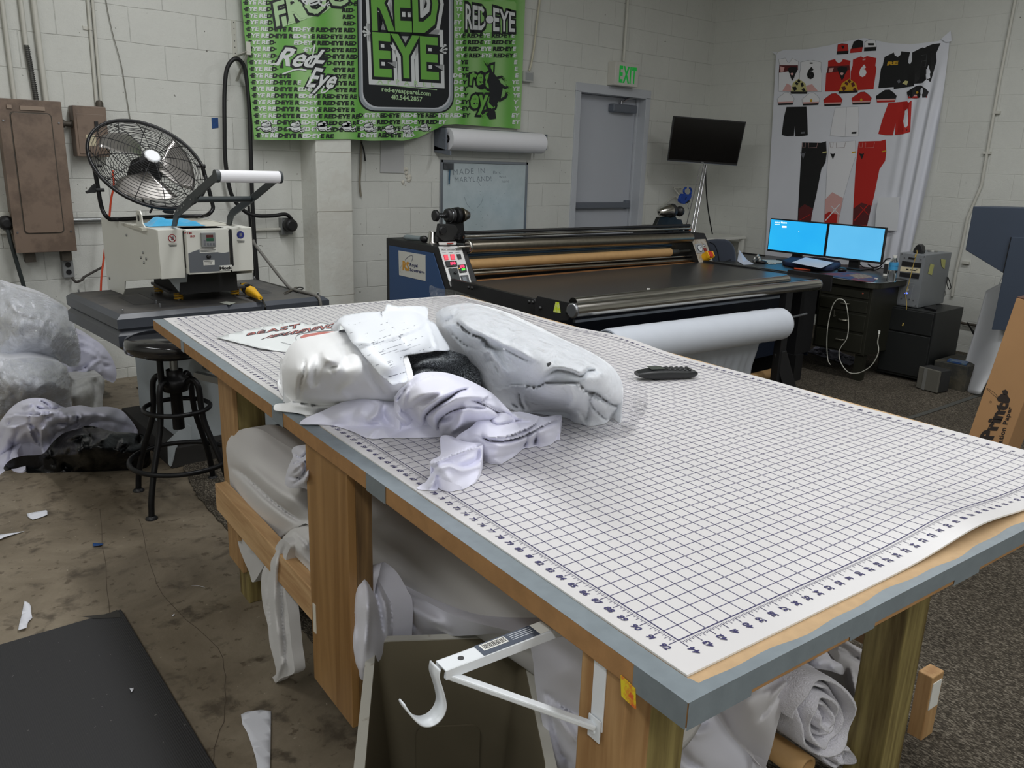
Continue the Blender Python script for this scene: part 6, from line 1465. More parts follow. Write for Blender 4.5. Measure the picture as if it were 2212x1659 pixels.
# corner side table (white ledge)
sc_ = thing('corner_table', (6.95, 5.2, 0), 'plain white side table in the room corner behind the chair', 'table')
B().box(6.62, 7.34, 4.95, 5.48, .765, .79).build('tabletop', M_white, sc_, bevel=.003)
for x in (6.65, 7.31):
    for y in (4.98, 5.45): B().box(x-.02, x+.02, y-.02, y+.02, 0, .765).build('leg', M_white, sc_)
# ---------------------------------------------------------------- jersey banner on the right wall
jb = thing('jersey_banner', (XR, 4.05, .8), 'white fabric sheet printed with black, white and red sports uniforms on the right wall', 'banner')
KR = lambda P: crop(P, 1500, 0, 3.107)
def JS(off=0.0):
    def f(u, v):
        x = XR-.03
        for _ in range(3):
            p = aX(u, v, x); x = XR-.018-.045*sst(3.62, 3.30, p.y)*sst(2.5, 1.9, p.z)*(.5+.5*math.sin(p.y*60+p.z*3)) - .012*sst(4.6,4.9,p.y)
        return aX(u, v, x-off*2.0)
    return f
TOPE = [(548,372),(560,352),(600,335),(760,330),(900,305),(1030,275),(1140,254),(1300,288),(1450,298),(1640,275),(1655,262),(1720,205)]
BOT = [(480,1560),(480,1900)]
def jg(a, c):
    # left edge leans with the wall, right edge sweeps in towards the bottom
    k = a*(len(TOPE)-1); i = min(int(k), len(TOPE)-2); f = k-i
    tx, ty = TOPE[i][0]*(1-f)+TOPE[i+1][0]*f, TOPE[i][1]*(1-f)+TOPE[i+1][1]*f
    if False: pass
    bx = 470+(1420-470)*a; by = 1800
    lx = tx; s_ = c
    x = tx*(1-s_)+bx*s_; y = ty*(1-s_)+by*s_
    # right part bulges: the hem follows the wall plumb line
    x += 40*a*math.sin(math.pi*min(1, s_*1.0))
    u, v = KR([(x, y)])[0]
    return JS()(u, v)
b = B(); b.grid(jg, 120, 50); b.build('sheet', mat('sheet_white', C3(222,224,232), .85, var=.02, vs=4, sheen=.2), jb)
b = B(); b.add([aX(u, v, XR-.03) for u, v in KR([(1720,205),(1727,275),(1690,285),(1655,262)])], [(0,1,2,3)], False); b.add([aX(u, v, XR-.02) for u, v in KR([(520,345),(548,372),(556,350),(535,352)])], [(0,1,2,3)], False); b.build('corner_fold', MATS['sheet_white'], jb)
J_r = mat('jersey_red', C3(186,34,26), .7); J_k = mat('jersey_black', C3(20,20,22), .7); J_w = mat('jersey_white', C3(232,232,236), .7); J_o = mat('outline_grey', C3(104,106,112), .7); J_y = mat('jersey_gold', C3(206,160,40), .7); J_p = mat('jersey_pink', C3(216,168,164), .7); J_d = mat('jersey_dark_red', C3(92,30,32), .7); J_c = mat('jersey_cream', C3(196,190,130), .7)
JM = [J_w, J_k, J_r, J_o, J_y, J_p, J_d, J_c]
def JF(b, P, m_, off=.0016, ml=8): b.m = m_; fillpoly(b, KR(P), JS(off), maxlen=ml)
def JL(b, P, m_, w=.5, off=.0018, closed=False): b.m = m_; stroke(b, KR(P), w, JS(off), closed)
def jersey(cx0, names):
    pass
b = B()
# white jersey front and back
WF = [(566,398),(610,390),(622,412),(632,424),(645,412),(655,390),(698,412),(700,470),(706,490),(706,615),(565,612),(567,490),(572,440)]
WBk = [(712,418),(765,404),(780,412),(795,404),(852,418),(848,460),(856,495),(853,615),(706,615),(706,490),(714,455)]
for P in (WF, WBk): JF(b, P, 0, .0012, 12); JL(b, P, 3, .5, .0018, True)
JF(b, [(570,438),(695,438),(695,470),(568,488)], 6, .0020); JF(b, [(575,445),(605,450),(598,480),(578,484)], 5, .0024, 0)
JF(b, [(627,458),(650,448),(688,452),(690,476),(676,500),(670,520),(657,542),(646,520),(640,496),(628,474)], 1, .0028)
JF(b, [(645,492),(655,488),(666,492),(660,505),(650,505)], 5, .0034, 0)
JF(b, [(648,614),(660,560),(675,545),(700,528),(725,545),(745,562),(756,614)], 7, .0020); 
for P in ([(655,585),(680,580),(690,600),(670,612)], [(682,548),(700,560),(690,575),(675,562)], [(712,560),(728,552),(735,575),(720,585)], [(718,600),(735,590),(748,610),(730,614)], [(700,530),(712,545),(702,558),(690,545)]): JF(b, P, 1, .0026, 0)
JF(b, [(590,612),(620,560),(650,575),(648,614)], 5, .0018, 0); JF(b, [(756,614),(750,575),(790,565),(830,612)], 5, .0018, 0)
JF(b, [(646,614),(757,614),(757,629),(646,629)], 1, .0022, 0); JF(b, [(775,420),(794,420),(794,428),(775,428)], 1, .0026, 0)
# red jersey
RF = [(898,408),(944,396),(952,414),(970,424),(990,412),(996,396),(1048,408),(1042,440),(1046,480),(1045,612),(877,614),(884,495),(896,460)]
RB = [(1064,400),(1118,378),(1135,388),(1158,376),(1222,390),(1214,440),(1222,460),(1202,598),(1096,606),(1045,612),(1050,480),(1062,440)]
for P in (RF, RB): JF(b, P, 2, .0012, 12)
JF(b, [(896,446),(1040,438),(1042,468),(888,492)], 6, .0020); JF(b, [(905,458),(935,455),(925,484),(900,486)], 5, .0024, 0)
JF(b, [(958,456),(985,444),(1024,450),(1026,474),(1010,500),(1004,520),(990,540),(980,518),(972,494),(962,474)], 1, .0028)
JF(b, [(978,490),(990,486),(1002,490),(996,504),(984,504)], 5, .0034, 0)
JF(b, [(970,614),(990,560),(1010,545),(1040,528),(1065,545),(1085,560),(1098,606)], 4, .0020)
for P in ([(985,585),(1010,578),(1020,598),(1000,612)], [(1014,546),(1035,558),(1026,574),(1008,562)], [(1050,560),(1070,550),(1078,575),(1060,584)], [(1060,598),(1080,588),(1090,604),(1070,610)], [(1038,530),(1052,545),(1040,558),(1028,545)]): JF(b, P, 6, .0026, 0)
JF(b, [(969,612),(1096,606),(1096,620),(969,628)], 1, .0024, 0); JF(b, [(1128,396),(1148,392),(1148,402),(1130,406)], 5, .0026, 0)
# black jersey
KF_ = [(1276,382),(1338,352),(1345,372),(1365,382),(1385,366),(1388,344),(1448,350),(1436,400),(1436,424),(1448,430),(1460,410),(1462,352),(1530,318),(1545,322),(1560,312),(1600,296),(1652,290),(1622,360),(1626,410),(1586,548),(1476,562),(1472,578),(1338,598),(1338,584),(1234,592),(1252,460),(1264,440)]
JF(b, KF_, 1, .0012, 12)
b.m = 4; text(b, 'RE', quadfn(KR([(1296,438),(1362,432),(1366,408),(1302,414)]), JS(.0024)), .06, .08)
for P in ([(1395,560),(1415,540),(1435,545),(1425,572)], [(1360,545),(1375,530),(1385,550),(1370,560)]): JF(b, P, 7 if P[0][0] == 1395 else 3, .0024, 0)
b.m = 3; stroke(b, KR([(1522,372),(1560,366),(1552,446),(1520,450),(1524,410),(1556,404)]), .4, JS(.0024))
for txt, q, m_ in (('6', [(762,522),(797,522),(797,456),(764,456)], 1), ('6', [(1112,510),(1146,506),(1150,440),(1116,444)], 0)): b.m = m_; text(b, txt, quadfn(KR(q), JS(.0026)), .09, .02)
# caps
for P, Q, m1, m2 in (([(962,300),(990,292),(1028,296),(1034,345),(958,348)], [(956,344),(1034,340),(1032,362),(954,366)], 2, 1), ([(1056,320),(1070,280),(1100,266),(1130,276),(1132,315),(1052,330)], [(1048,328),(1130,314),(1124,348),(1044,356)], 1, 2), ([(1146,280),(1170,266),(1216,270),(1222,318),(1142,320)], [(1140,318),(1222,314),(1220,340),(1138,344)], 0, 1)):
    JF(b, P, m1, .0014); JF(b, Q, m2, .0016); JL(b, P, 1, .6, .002, True)
JF(b, [(984,308),(1008,306),(998,330)], 1, .0022, 0); JF(b, [(1164,290),(1206,290),(1204,304),(1166,304)], 1, .0022, 0)
# sleeves
def sleeve(x, y, s, m_, band2):
    P = [(x, y+20), (x+22*s, y), (x+50*s, y-22), (x+75*s, y-24), (x+98*s, y-4), (x+114*s, y+18), (x+104*s, y+56), (x+6*s, y+60)]
    JF(b, P, m_, .0014); JL(b, P, 3 if m_ == 0 else 1, .5, .0018, True)
    JF(b, [(x+4*s, y+40), (x+108*s, y+36), (x+105*s, y+50), (x+6*s, y+54)], 5, .0022, 0); JF(b, [(x+6*s, y+50), (x+106*s, y+46), (x+104*s, y+58), (x+7*s, y+62)], band2, .0026, 0)
sleeve(556,644,1,0,1); sleeve(722,646,1.05,0,1); sleeve(866,650,1.12,2,1); sleeve(1055,640,1.18,2,1); sleeve(1218,626,1.22,1,2); sleeve(1426,598,1.28,1,2)
for x, y in ((784,674),(1120,670),(1496,620)): JF(b, [(x-9,y),(x,y-12),(x+9,y),(x+5,y+10),(x-5,y+10)], 4, .003, 0)
# shorts
JF(b, [(618,718),(752,716),(758,800),(761,908),(720,914),(677,915),(674,845),(668,912),(620,914),(586,906),(600,790)], 1, .0014, 12); JF(b, [(716,886),(742,884),(740,896),(714,898)], 3, .002, 0)
P = [(946,722),(1100,715),(1104,800),(1100,912),(1000,918),(910,910),(928,800)]; JF(b, P, 0, .0012, 14); JL(b, P, 3, .3, .0016, True); JL(b, [(1022,720),(1012,914)], 3, .3, .002); JF(b, [(1056,886),(1088,884),(1086,897),(1054,898)], 1, .0024, 0)
JF(b, [(1302,692),(1458,676),(1456,740),(1448,885),(1400,900),(1346,906),(1350,828),(1332,908),(1280,908),(1234,898),(1262,800)], 2, .0014, 12); JF(b, [(1398,868),(1430,864),(1428,878),(1394,880)], 6, .002, 0)
# trousers
JF(b, [(723,956),(850,958),(884,948),(888,1030),(880,1090),(852,1136),(820,1300),(780,1480),(776,1560),(690,1560),(696,1400),(712,1120)], 1, .0014, 12)
JF(b, [(905,956),(1050,948),(1080,944),(1082,1050),(1046,1160),(1000,1330),(965,1495),(960,1560),(870,1560),(876,1400),(892,1100)], 0, .0014, 12); JL(b, [(905,956),(1050,948),(1080,944),(1082,1050),(1046,1160),(1000,1330),(965,1495)], 3, .3, .0018); JL(b, [(905,956),(892,1100),(876,1400),(870,1480)], 3, .3, .0018)
JF(b, [(1102,950),(1250,946),(1283,936),(1288,1020),(1280,1080),(1242,1136),(1205,1320),(1158,1510),(1150,1560),(1060,1560),(1066,1400),(1082,1120)], 2, .0014, 12)
JF(b, [(876,1340),(925,1290),(998,1330),(965,1500),(872,1500)], 5, .0018, 0); JF(b, [(874,1440),(905,1420),(960,1440),(950,1540),(872,1540)], 2, .0022, 0)
JF(b, [(700,1400),(740,1370),(795,1400),(780,1500),(696,1500)], 6, .0018, 0); JF(b, [(1066,1400),(1120,1360),(1190,1380),(1160,1510),(1064,1510)], 6, .0018, 0)
for ox, m_ in ((0, 0), (194, 2)):
    JL(b, [(880+ox,1480),(975+ox,1370)], m_, 2.2, .0028); JL(b, [(920+ox,1385),(972+ox,1440)], m_, 1.6, .0028)
JL(b, [(704,1480),(775,1440)], 2, 1.2, .0028)
for x, y, m_ in ((860,1020,7),(1056,1020,4),(1258,1014,4)): JF(b, [(x,y),(x+28,y-5),(x+28,y+3),(x,y+9)], m_, .0026, 0)
for x, m_ in ((724,5),(910,6),(1106,5)):
    JL(b, [(x,958),(x+2,988),(x+20,988),(x+22,958)], m_, .5, .0026); JL(b, [(x+44,958),(x+42,992),(x+96,990),(x+104,956)], m_, .6, .0026)
for x, y, m_ in ((728,1040,3),(928,1044,1),(1122,1044,1)): JF(b, [(x-18,y-20),(x-6,y-12),(x+8,y-12),(x+18,y-20),(x+12,y),(x+2,y+26),(x-8,y+4)], m_, .0026, 0)
b.build('uniform_print', JM, jb)
b = B(); b.prism([aX(u, v, XR-.075) for u, v in ((1898,427),(1943,426),(1941,470),(1938,498),(1890,497),(1893,455))], (-.001,0,0)); pp = b.build('pinned_paper', mat('paper_wall', C3(224,226,230), .6), None); tag(pp, 'white sheet of paper pinned over the lower right of the uniform banner', 'paper')
# conduit on the right wall
def pipe_r(P, label, r=.012):
    q = [aX(u, v, XR-.02) for u, v in P]
    t = thing('wall_conduit', q[-1], label, 'conduit'); B().tube(q, r, seg=12, smooth=False).build('pipe', M_cond, t); return t, q
t, q = pipe_r([(2203,-60),(2193,0),(2158,180),(2120,400),(2090,470),(2078,530),(2064,590),(2056,640)], 'painted conduit running down the right wall behind the blue-grey cabinet')
for u, v in ((2150,243),(2130,330),(2084,567)):
    c = aX(u, v, XR-.02); B().box(XR-.03, XR, c.y-.035, c.y+.02, c.z-.01, c.z+.01).build('strap', M_cond, t)
# ---------------------------------------------------------------- wide-format printer side
M_pn = mat('printer_slate', C3(58,68,84), .5, var=.03, vs=4)
wp = thing('wide_format_printer', (6.1, 1.9, 0), 'tall blue-grey wide-format printer cabinet at the right edge of the picture', 'printer')
KQ = lambda P: crop(P, 2000, 440, 3.0708)
xp_ = 5.85
fa = [aX(u, v, xp_) for u, v in ((2100,446),(2230,450),(2230,520),(2200,640),(2167,590),(2085,540))]
q = [aX(u, v, xp_) for u, v in ((2102,446),(2300,452),(2300,720),(2142,712),(2167,590),(2085,540))]
B().prism(q, (.32,0,0)).build('side_cover', M_pn, wp, bevel=.004)
q = [aX(u, v, xp_-.012) for u, v in ((2185,512),(2300,514),(2300,720),(2142,712))]
B().prism(q, (.012,0,0)).build('access_panel', M_pn, wp, bevel=.002)
b = B(); a_, c_ = aX(2184,512,xp_-.013), aX(2167,588,xp_-.013); b.bar(a_, c_, .004, .004, up=(1,0,0)); b.build('panel_gap', M_black, wp)
ya = aX(2142,712,xp_).y
b = B(); b.box(xp_+.1, xp_+.16, 1.45, 1.51, 0, .9); b.box(xp_+.02, xp_+.28, 1.40, 1.56, 0, .06); b.build('stand', M_mb, wp)
b = B(); b.box(xp_+.04, xp_+.28, .4, ya-.02, .95, 1.25); b.build('printer_body', M_pn, wp)
# curling paper below it
b = B()
def curl(a, c):
    # a across the sheet, c down
    Lp = [(2130,628),(2110,700),(2085,780),(2066,845)]; Rp = [(2185,600),(2176,700),(2150,790),(2118,852)]
    k = c*3; i = min(int(k), 2); f = k-i
    l = (Lp[i][0]*(1-f)+Lp[i+1][0]*f, Lp[i][1]*(1-f)+Lp[i+1][1]*f); r = (Rp[i][0]*(1-f)+Rp[i+1][0]*f, Rp[i][1]*(1-f)+Rp[i+1][1]*f)
    u, v = l[0]*(1-a)+r[0]*a, l[1]*(1-a)+r[1]*a
    x = 6.12+.10*math.cos(a*math.pi*1.1)-.1*c
    return aX(u, v, x)
b.grid(curl, 24, 24)
tag(b.build('printer_paper', mat('satin_paper', C3(206,208,212), .4), solid=.0008), 'wide white paper curling down from the blue-grey printer to the carpet', 'paper')
b = B()
def curl2(a, c):
    u0, v0 = 2168-(2168-2068)*c, 590+(820-590)*c
    u1, v1 = 2150-(2150-2088)*c, 640+(800-640)*c
    return aX(u0*(1-a)+u1*a, v0*(1-a)+v1*a, 6.3+.04*math.sin(a*3))
b.grid(curl2, 10, 18); tag(b.build('printer_paper', MATS['satin_paper'], solid=.0008), 'narrow back fold of white paper left of the wide paper curl', 'paper')
# ---------------------------------------------------------------- leaning carton
xc = 3.3
ct = thing('paper_carton', (xc+.1, 1.25, 0), 'long brown cardboard carton lettered Print, leaning behind the cutting table at right', 'carton')
TL, BL, BR_, TR_ = aX(2196,643,xc), aX(2091,944,xc), aX(2176,968,xc), aX(2258,646,xc)
dn = (BL-TL).normalized(); f_ = (0.0-TL.z)/dn.z; g0 = TL+dn*f_
wv = Vector((0, -1, 0)); wv = (wv-dn*wv.dot(dn)).normalized(); W2 = ((BR_-BL)-dn*((BR_-BL).dot(dn))).length
q = [TL, TL+wv*W2, g0+wv*W2+dn*(0), g0]
nn = wv.cross(dn).normalized()
if nn.x < 0: nn = -nn
q[2].z = max(q[2].z, .0)
lo = min(p.z for p in q); q = [p-Vector((0,0,lo)) if False else p for p in q]
q[2] = q[2]-dn*((q[2].z-.012)/dn.z) if abs(dn.z) > .1 else q[2]; q[3] = q[3]-dn*((q[3].z-.012)/dn.z)
B().prism(q, nn*.17).build('carton_body', mat('cardboard', C3(172,132,90), .75, var=.04, vs=6), ct, bevel=.002)
ofs = lambda o: (lambda u, v: aX(u, v, xc-o))
b = B(); text(b, 'Print', quadfn(crop([(440,1560),(545,1335),(470,1320),(350,1560)], 2000, 440, 3.0708), ofs(.0008)), .06, .08)
text(b, 'ation Paper', quadfn(crop([(505,1590),(572,1350),(545,1345),(468,1588)], 2000, 440, 3.0708), ofs(.0008)), .03, .1)
b2 = crop([(430,1315)], 2000, 440, 3.0708)[0]; stroke(b, ring(b2[0], b2[1], 2.2, 2.2, 16), .5, ofs(.0008), True)
for P in ([(470,1290),(500,1262),(540,1268),(560,1300),(550,1325),(510,1322),(478,1310)], [(505,1240),(530,1232),(546,1250),(540,1272),(512,1266)]): fillpoly(b, crop(P, 2000, 440, 3.0708), ofs(.0008))
for P in ([(478,1292),(440,1262),(402,1226)], [(482,1284),(450,1250),(405,1222)], [(402,1226),(415,1238)]): stroke(b, crop(P, 2000, 440, 3.0708), .7, ofs(.0008))
b.build('carton_print', mat('carton_ink', C3(46,38,34), .7), ct)
b = B(); b.prism([TL+dn*-.001, TL+wv*W2-dn*.001, TL+wv*W2+nn*.17-dn*.001, TL+nn*.17-dn*.001], -dn*.002); b.build('top_flap', mat('carton_dark', C3(84,50,32), .8), ct)
# ================================================================ cloth: relief surfaces with hand-placed folds
def relief(b, outline, ctrl, strokes, M, step=4.0, skirt=None, noise_amp=0.0, nscale=.03, edge=0, clampmin=None):
    """outline [(u,v,h)], ctrl [(u,v,h)] heights in metres; strokes (kind, pts, amp, width px). M(u,v,h) gives the point"""
    O = []
    n = len(outline)
    OV = [Vector(p) for p in outline]
    O = spline(OV, 4, True) if not edge else OV
    # resample outline
    Q = []
    for i, p in enumerate(O):
        q = O[(i+1) % len(O)]; d = (Vector((q.x, q.y))-Vector((p.x, p.y))).length; k = max(1, int(d/step))
        Q += [p.lerp(q, j/k) for j in range(k)]
    P2 = [(p.x, p.y) for p in Q]
    C = np.array([(p.x, p.y, p.z) for p in Q[::max(1, len(Q)//90)]]+[tuple(c) for c in ctrl], float)
    # thin-plate interpolation
    X = C[:, :2]; sc = max(np.ptp(X[:, 0]), np.ptp(X[:, 1])); Xn = (X-X.mean(0))/sc
    def U(r2): return np.where(r2 > 1e-12, r2*np.log(r2+1e-12), 0)
    K = U(((Xn[:, None]-Xn[None])**2).sum(-1))+np.eye(len(X))*2e-4
    Pm = np.c_[np.ones(len(X)), Xn]
    A = np.block([[K, Pm], [Pm.T, np.zeros((3, 3))]]); w = np.linalg.solve(A, np.r_[C[:, 2], np.zeros(3)])
    xs = [p[0] for p in P2]; ys = [p[1] for p in P2]; extra = []
    y = min(ys)+step/2; r = 0
    while y < max(ys):
        x = min(xs)+step*(.5 if r % 2 else 1)
        while x < max(xs):
            if inpoly(x, y, P2): extra.append((x, y))
            x += step
        y += step*.87; r += 1
    # drop interior points too near the edge
    PA = np.array(P2); E = np.array(extra)
    if len(E):
        d2 = np.min(((E[:, None]-PA[None])**2).sum(-1), axis=1); E = E[d2 > (step*.45)**2]
    allp = np.r_[PA, E] if len(E) else PA
    an = (allp-X.mean(0))/sc
    h = np.zeros(len(allp))
    for i in range(0, len(allp), 2000):
        a = an[i:i+2000]; h[i:i+2000] = U(((a[:, None]-Xn[None])**2).sum(-1))@w[:len(X)]+np.c_[np.ones(len(a)), a]@w[len(X):]
    dedge = np.sqrt(np.min(((allp[:, None]-PA[None])**2).sum(-1), axis=1))
    fade = np.clip(dedge/(step*2.2), 0, 1)
    for st_ in strokes:
        kind, pts, amp, wd = st_
        sp_ = [Vector((p[0], p[1])) for p in pts]; sp_ = np.array([(p.x, p.y) for p in (spline(sp_, 5) if len(sp_) > 2 else sp_)])
        best = np.full(len(allp), 1e9); sgn = np.zeros(len(allp)); tpar = np.zeros(len(allp))
        m_ = len(sp_)-1
        for i in range(m_):
            a, c = sp_[i], sp_[i+1]; d = c-a; L2 = (d*d).sum()+1e-9
            t = np.clip(((allp-a)@d)/L2, 0, 1); pr = a+t[:, None]*d; v = allp-pr; dist = np.sqrt((v*v).sum(1))
            s_ = np.sign(d[0]*v[:, 1]-d[1]*v[:, 0]); k = dist < best
            best[k] = dist[k]; sgn[k] = s_[k]; tpar[k] = (i+t[k])/m_
        taper = np.sin(np.pi*np.clip(tpar, 0.02, .98))**.45
        if kind == 'ridge': g = np.exp(-(best/wd)**2)
        elif kind == 'valley': g = -np.exp(-(best/wd)**1.4)
        elif kind == 'crease': g = -np.exp(-best/wd)
        elif kind == 'step': g = np.where(sgn > 0, np.exp(-best/(wd*2.6)), -.35*np.exp(-best/wd))   # raised lip on the side to the right of travel (image y down)
        h += amp*g*taper*fade
    if noise_amp:
        for i, p in enumerate(allp):
            h[i] += noise_amp*fade[i]*noise.noise(Vector((p[0]*nscale, p[1]*nscale, 3.3)))
    if clampmin is not None: h = np.maximum(h, clampmin)
    m0 = len(P2)
    res = geometry.delaunay_2d_cdt([Vector(p) for p in allp], [(i, (i+1) % m0) for i in range(m0)], [], 0, 1e-6)
    vs, fs, orig = res[0], res[2], res[3]
    hv = [h[o[0]] if len(o) else .0 for o in orig]
    fs = [f for f in fs if inpoly(sum(vs[i].x for i in f)/3, sum(vs[i].y for i in f)/3, P2)]
    pts3 = [M(p.x, p.y, hh) for p, hh in zip(vs, hv)]
    b.add(pts3, fs, True)
    if skirt:
        ring_ = [M(P2[i][0], P2[i][1], h[i]) for i in range(m0)]
        low = [skirt(p) for p in ring_]
        b.add(ring_+low, [(i, (i+1) % m0, m0+(i+1) % m0, m0+i) for i in range(m0)], True)
MT = lambda u, v, h: aZ(u, v, TZ+.002+max(h, -.001))
def SK(p): return Vector((p.x, p.y, min(p.z, TZ+.001)))
def cp(P, ox, oy, k): return [(ox+p[0]/k, oy+p[1]/k)+tuple(p[2:]) for p in P]
def strk(S, ox, oy, k): return [(a, [(ox+x/k, oy+y/k) for x, y in p], amp, w/k) for a, p, amp, w in S]
M_lav = mat('lavender_white_jersey', C3(236,236,252), .75, sheen=.3, bump=.25, bs=700, bd=.0006)
M_satin = mat('white_satin_fabric', C3(244,245,246), .6, sheen=.25)
M_fleece = mat('white_fleece', C3(244,248,252), .85, sheen=.4, bump=.2, bs=300, bd=.001)

W3 = (560, 640, 3.0238)
b = B()
relief(b, cp([(128,520,.01),(150,505,.02),(160,600,.02),(210,640,.01),(208,668,.004),(165,662,.002),(135,625,.001),(118,575,.002)], *W3), cp([(160,560,.03)], *W3), strk([('crease',[(130,560),(180,620),(200,650)],.02,6),('crease',[(140,530),(150,600)],.015,5)], *W3), MT, 3, SK)
relief(b, cp([(133,425,.05),(150,405,.06),(160,430,.05),(150,455,.04)], *W3), [], [], MT, 3, SK)
relief(b, cp([(205,690,.018),(165,640,.02),(152,560,.05),(148,480,.075),(158,410,.09),(195,330,.11),(250,285,.125),(330,262,.135),(450,240,.14),(560,215,.13),(760,180,.12),(900,260,.12),(980,420,.12),(1010,560,.10),(960,600,.085),(920,660,.06),(1000,740,.02),(860,755,.0),(640,760,.0),(430,752,.0),(340,776,.0),(230,758,.0),(130,748,.0),(95,738,.0),(108,704,.008)], *W3),
    cp([(220,480,.14),(280,380,.165),(420,330,.175),(600,330,.17),(750,420,.165),(260,600,.10),(420,560,.125),(600,560,.12),(800,600,.10),(320,690,.03),(500,690,.04),(700,680,.045),(210,705,.017),(300,730,.015)], *W3),
    strk([('valley',[(300,420),(290,500),(270,580),(262,680)],.012,10),('ridge',[(250,430),(240,520),(235,620)],.006,16),('ridge',[(390,330),(440,400),(520,450),(470,500)],.016,34),('valley',[(420,320),(380,420),(360,520),(340,600)],.014,30),('ridge',[(350,560),(330,600),(400,590)],.010,24),('valley',[(450,480),(560,420),(560,330)],.016,36),('valley',[(700,440),(760,560),(830,640)],.014,26),('ridge',[(640,560),(540,620),(600,680)],.008,30),('step',[(215,690),(300,705),(430,722),(560,716)],.012,7),('valley',[(205,690),(260,700),(420,730)],.010,8),('valley',[(170,600),(160,500),(180,400),(230,320)],.006,7),('valley',[(500,330),(600,300),(680,260)],.01,20)], *W3),
    MT, 4, SK, noise_amp=.006, nscale=.016)
o = b.build('white_fabric_bundle', M_satin, None); tag(o, 'plump bundle of white fabric under the paper form at the left of the cutting mat', 'fabric bundle')

ps = B()
shp = [(467,728.5),(535,712),(618,696.5),(640,695),(668,702),(705,697),(740,705),(760,760),(700,772),(650,766),(560,752),(487,733.5)]
def sheetz(u, v): return aZ(u, v, TZ+.0055+.004*sst(500, 640, u)*math.sin(u*.07))
fillpoly(ps, shp, sheetz, maxlen=8, smooth=True)
sh_ = ps.build('printed_sheet', mat('transfer_paper', C3(226,230,230), .5), None, solid=.0006, soff=-1); tag(sh_, 'white sheet with faded red lettering lying on the mat beside the fabric bundle', 'printed sheet')
b = B(); up = lambda u, v: sheetz(u, v)+Vector((0,0,.0012))
CT = lambda P: crop(P, 440, 620, 3.687)
for k, (t_, q) in enumerate((('BEAST', [(345,388),(760,325),(735,298),(330,375)]), ('YEARENING', [(440,420),(1030,325),(1040,290),(520,388)]))):
    b.m = 1; text(b, t_, quadfn(CT(q), up), .06, .14, shear=.3)
    b.m = 0; text(b, t_, quadfn(CT(q), lambda u, v: up(u, v)+Vector((0,0,.0005))), -.005, .14, shear=.3)
E1 = [(735,402),(760,380),(860,362),(1000,350),(1080,352),(1040,400),(900,440),(760,440),(738,420)]
b.m = 1; stroke(b, [(p.x, p.y) for p in spline([Vector(p) for p in CT(E1)], 4, True)], .8, lambda u, v: up(u, v)+Vector((0,0,.0003)), True)
b.m = 0; fillpoly(b, CT([(770,400),(800,382),(960,358),(1040,358),(1000,390),(860,408),(780,412)]), lambda u, v: up(u, v)+Vector((0,0,.0004)))
b.m = 1; stroke(b, CT([(615,440),(700,462)]), .6, up); stroke(b, CT([(455,345),(470,338),(480,346)]), .7, up); stroke(b, CT([(860,300),(940,285),(1010,300)]), .6, up)
b.build('print_lettering', [mat('faded_red', C3(190,116,108), .6), mat('thin_outline', C3(70,72,80), .6)], sh_)

b = B()
pf_out = cp([(468,212,.10),(500,165,.11),(545,128,.12),(610,116,.125),(700,102,.13),(760,100,.13),(815,96,.12),(825,70,.12),(838,52,.12),(905,66,.115),(1000,62,.11),(1085,68,.10),(1104,90,.10),(1106,150,.10),(1150,180,.10),(1190,250,.10),(1245,348,.10),(1160,356,.11),(1050,372,.12),(945,392,.13),(955,470,.125),(968,552,.12),(920,566,.125),(872,578,.13),(830,545,.14),(780,505,.155),(730,440,.17),(680,385,.18),(640,330,.185),(605,300,.19),(570,240,.18),(533,188,.17),(524,215,.15),(515,240,.13),(490,228,.11)], *W3)
relief(b, pf_out, cp([(700,200,.185),(800,300,.185),(900,450,.16),(1000,250,.15),(1100,280,.13),(950,120,.135)], *W3),
    strk([('crease',[(790,112),(860,200),(960,320)],.007,5),('ridge',[(620,320),(800,290),(1020,215),(1080,170)],.006,8),('crease',[(900,150),(1000,200),(1130,240)],.006,5),('valley',[(820,100),(900,90),(1000,100),(1100,140)],.010,12),('ridge',[(1095,150),(1130,260),(1160,340)],.008,9),('crease',[(533,188),(640,180),(760,130)],.006,7)], *W3), MT, 4, None, noise_amp=.003, nscale=.02)
pf = b.build('order_form', mat('form_paper', C3(236,240,246), .6), None, solid=.0006); tag(pf, 'crumpled white printed order form lying over the white fabric bundle', 'paper form')
# print on the form follows it: drop points on the surface with a ray test
dgx = bpy.context.evaluated_depsgraph_get(); dgx.update()
from mathutils.bvhtree import BVHTree
def bvh_of(o):
    me = o.data; return BVHTree.FromPolygons([v.co.copy() for v in me.vertices], [list(p.vertices) for p in me.polygons])
bv = bvh_of(pf)
def onform(u, v):
    d = ray(u, v).normalized(); h = bv.ray_cast(CAM, d)
    return (h[0]-d*.0022) if h[0] is not None else aZ(u, v, TZ+.16)
b = B(); C8 = lambda P: crop(P, 640, 630, 6.9125)
def ln(x0, y0, x1, y1, w): 
    n = 6; stroke(b, C8([(x0+(x1-x0)*i/n, y0+(y1-y0)*i/n) for i in range(n+1)]), w, onform)
for (x, y, L) in ((980,560,340),(985,585,380),(1010,600,260),(1030,632,190)): ln(x, y, x+L, y-L*.34, .9)
ln(1045,668,1615,460,.35); ln(1315,580,1450,530,.7)
for (x, y, L) in ((1105,750,370),(1120,768,140),(1145,790,190)): ln(x, y, x+L, y-L*.34, .9)
ln(1165,820,1735,628,.35); ln(1430,745,1560,702,.7)
for (x, y, L) in ((1230,892,390),(1240,910,90),(1270,940,240)): ln(x, y, x+L, y-L*.32, .9)
ln(1290,972,1850,785,.35); ln(1555,892,1690,855,.7)
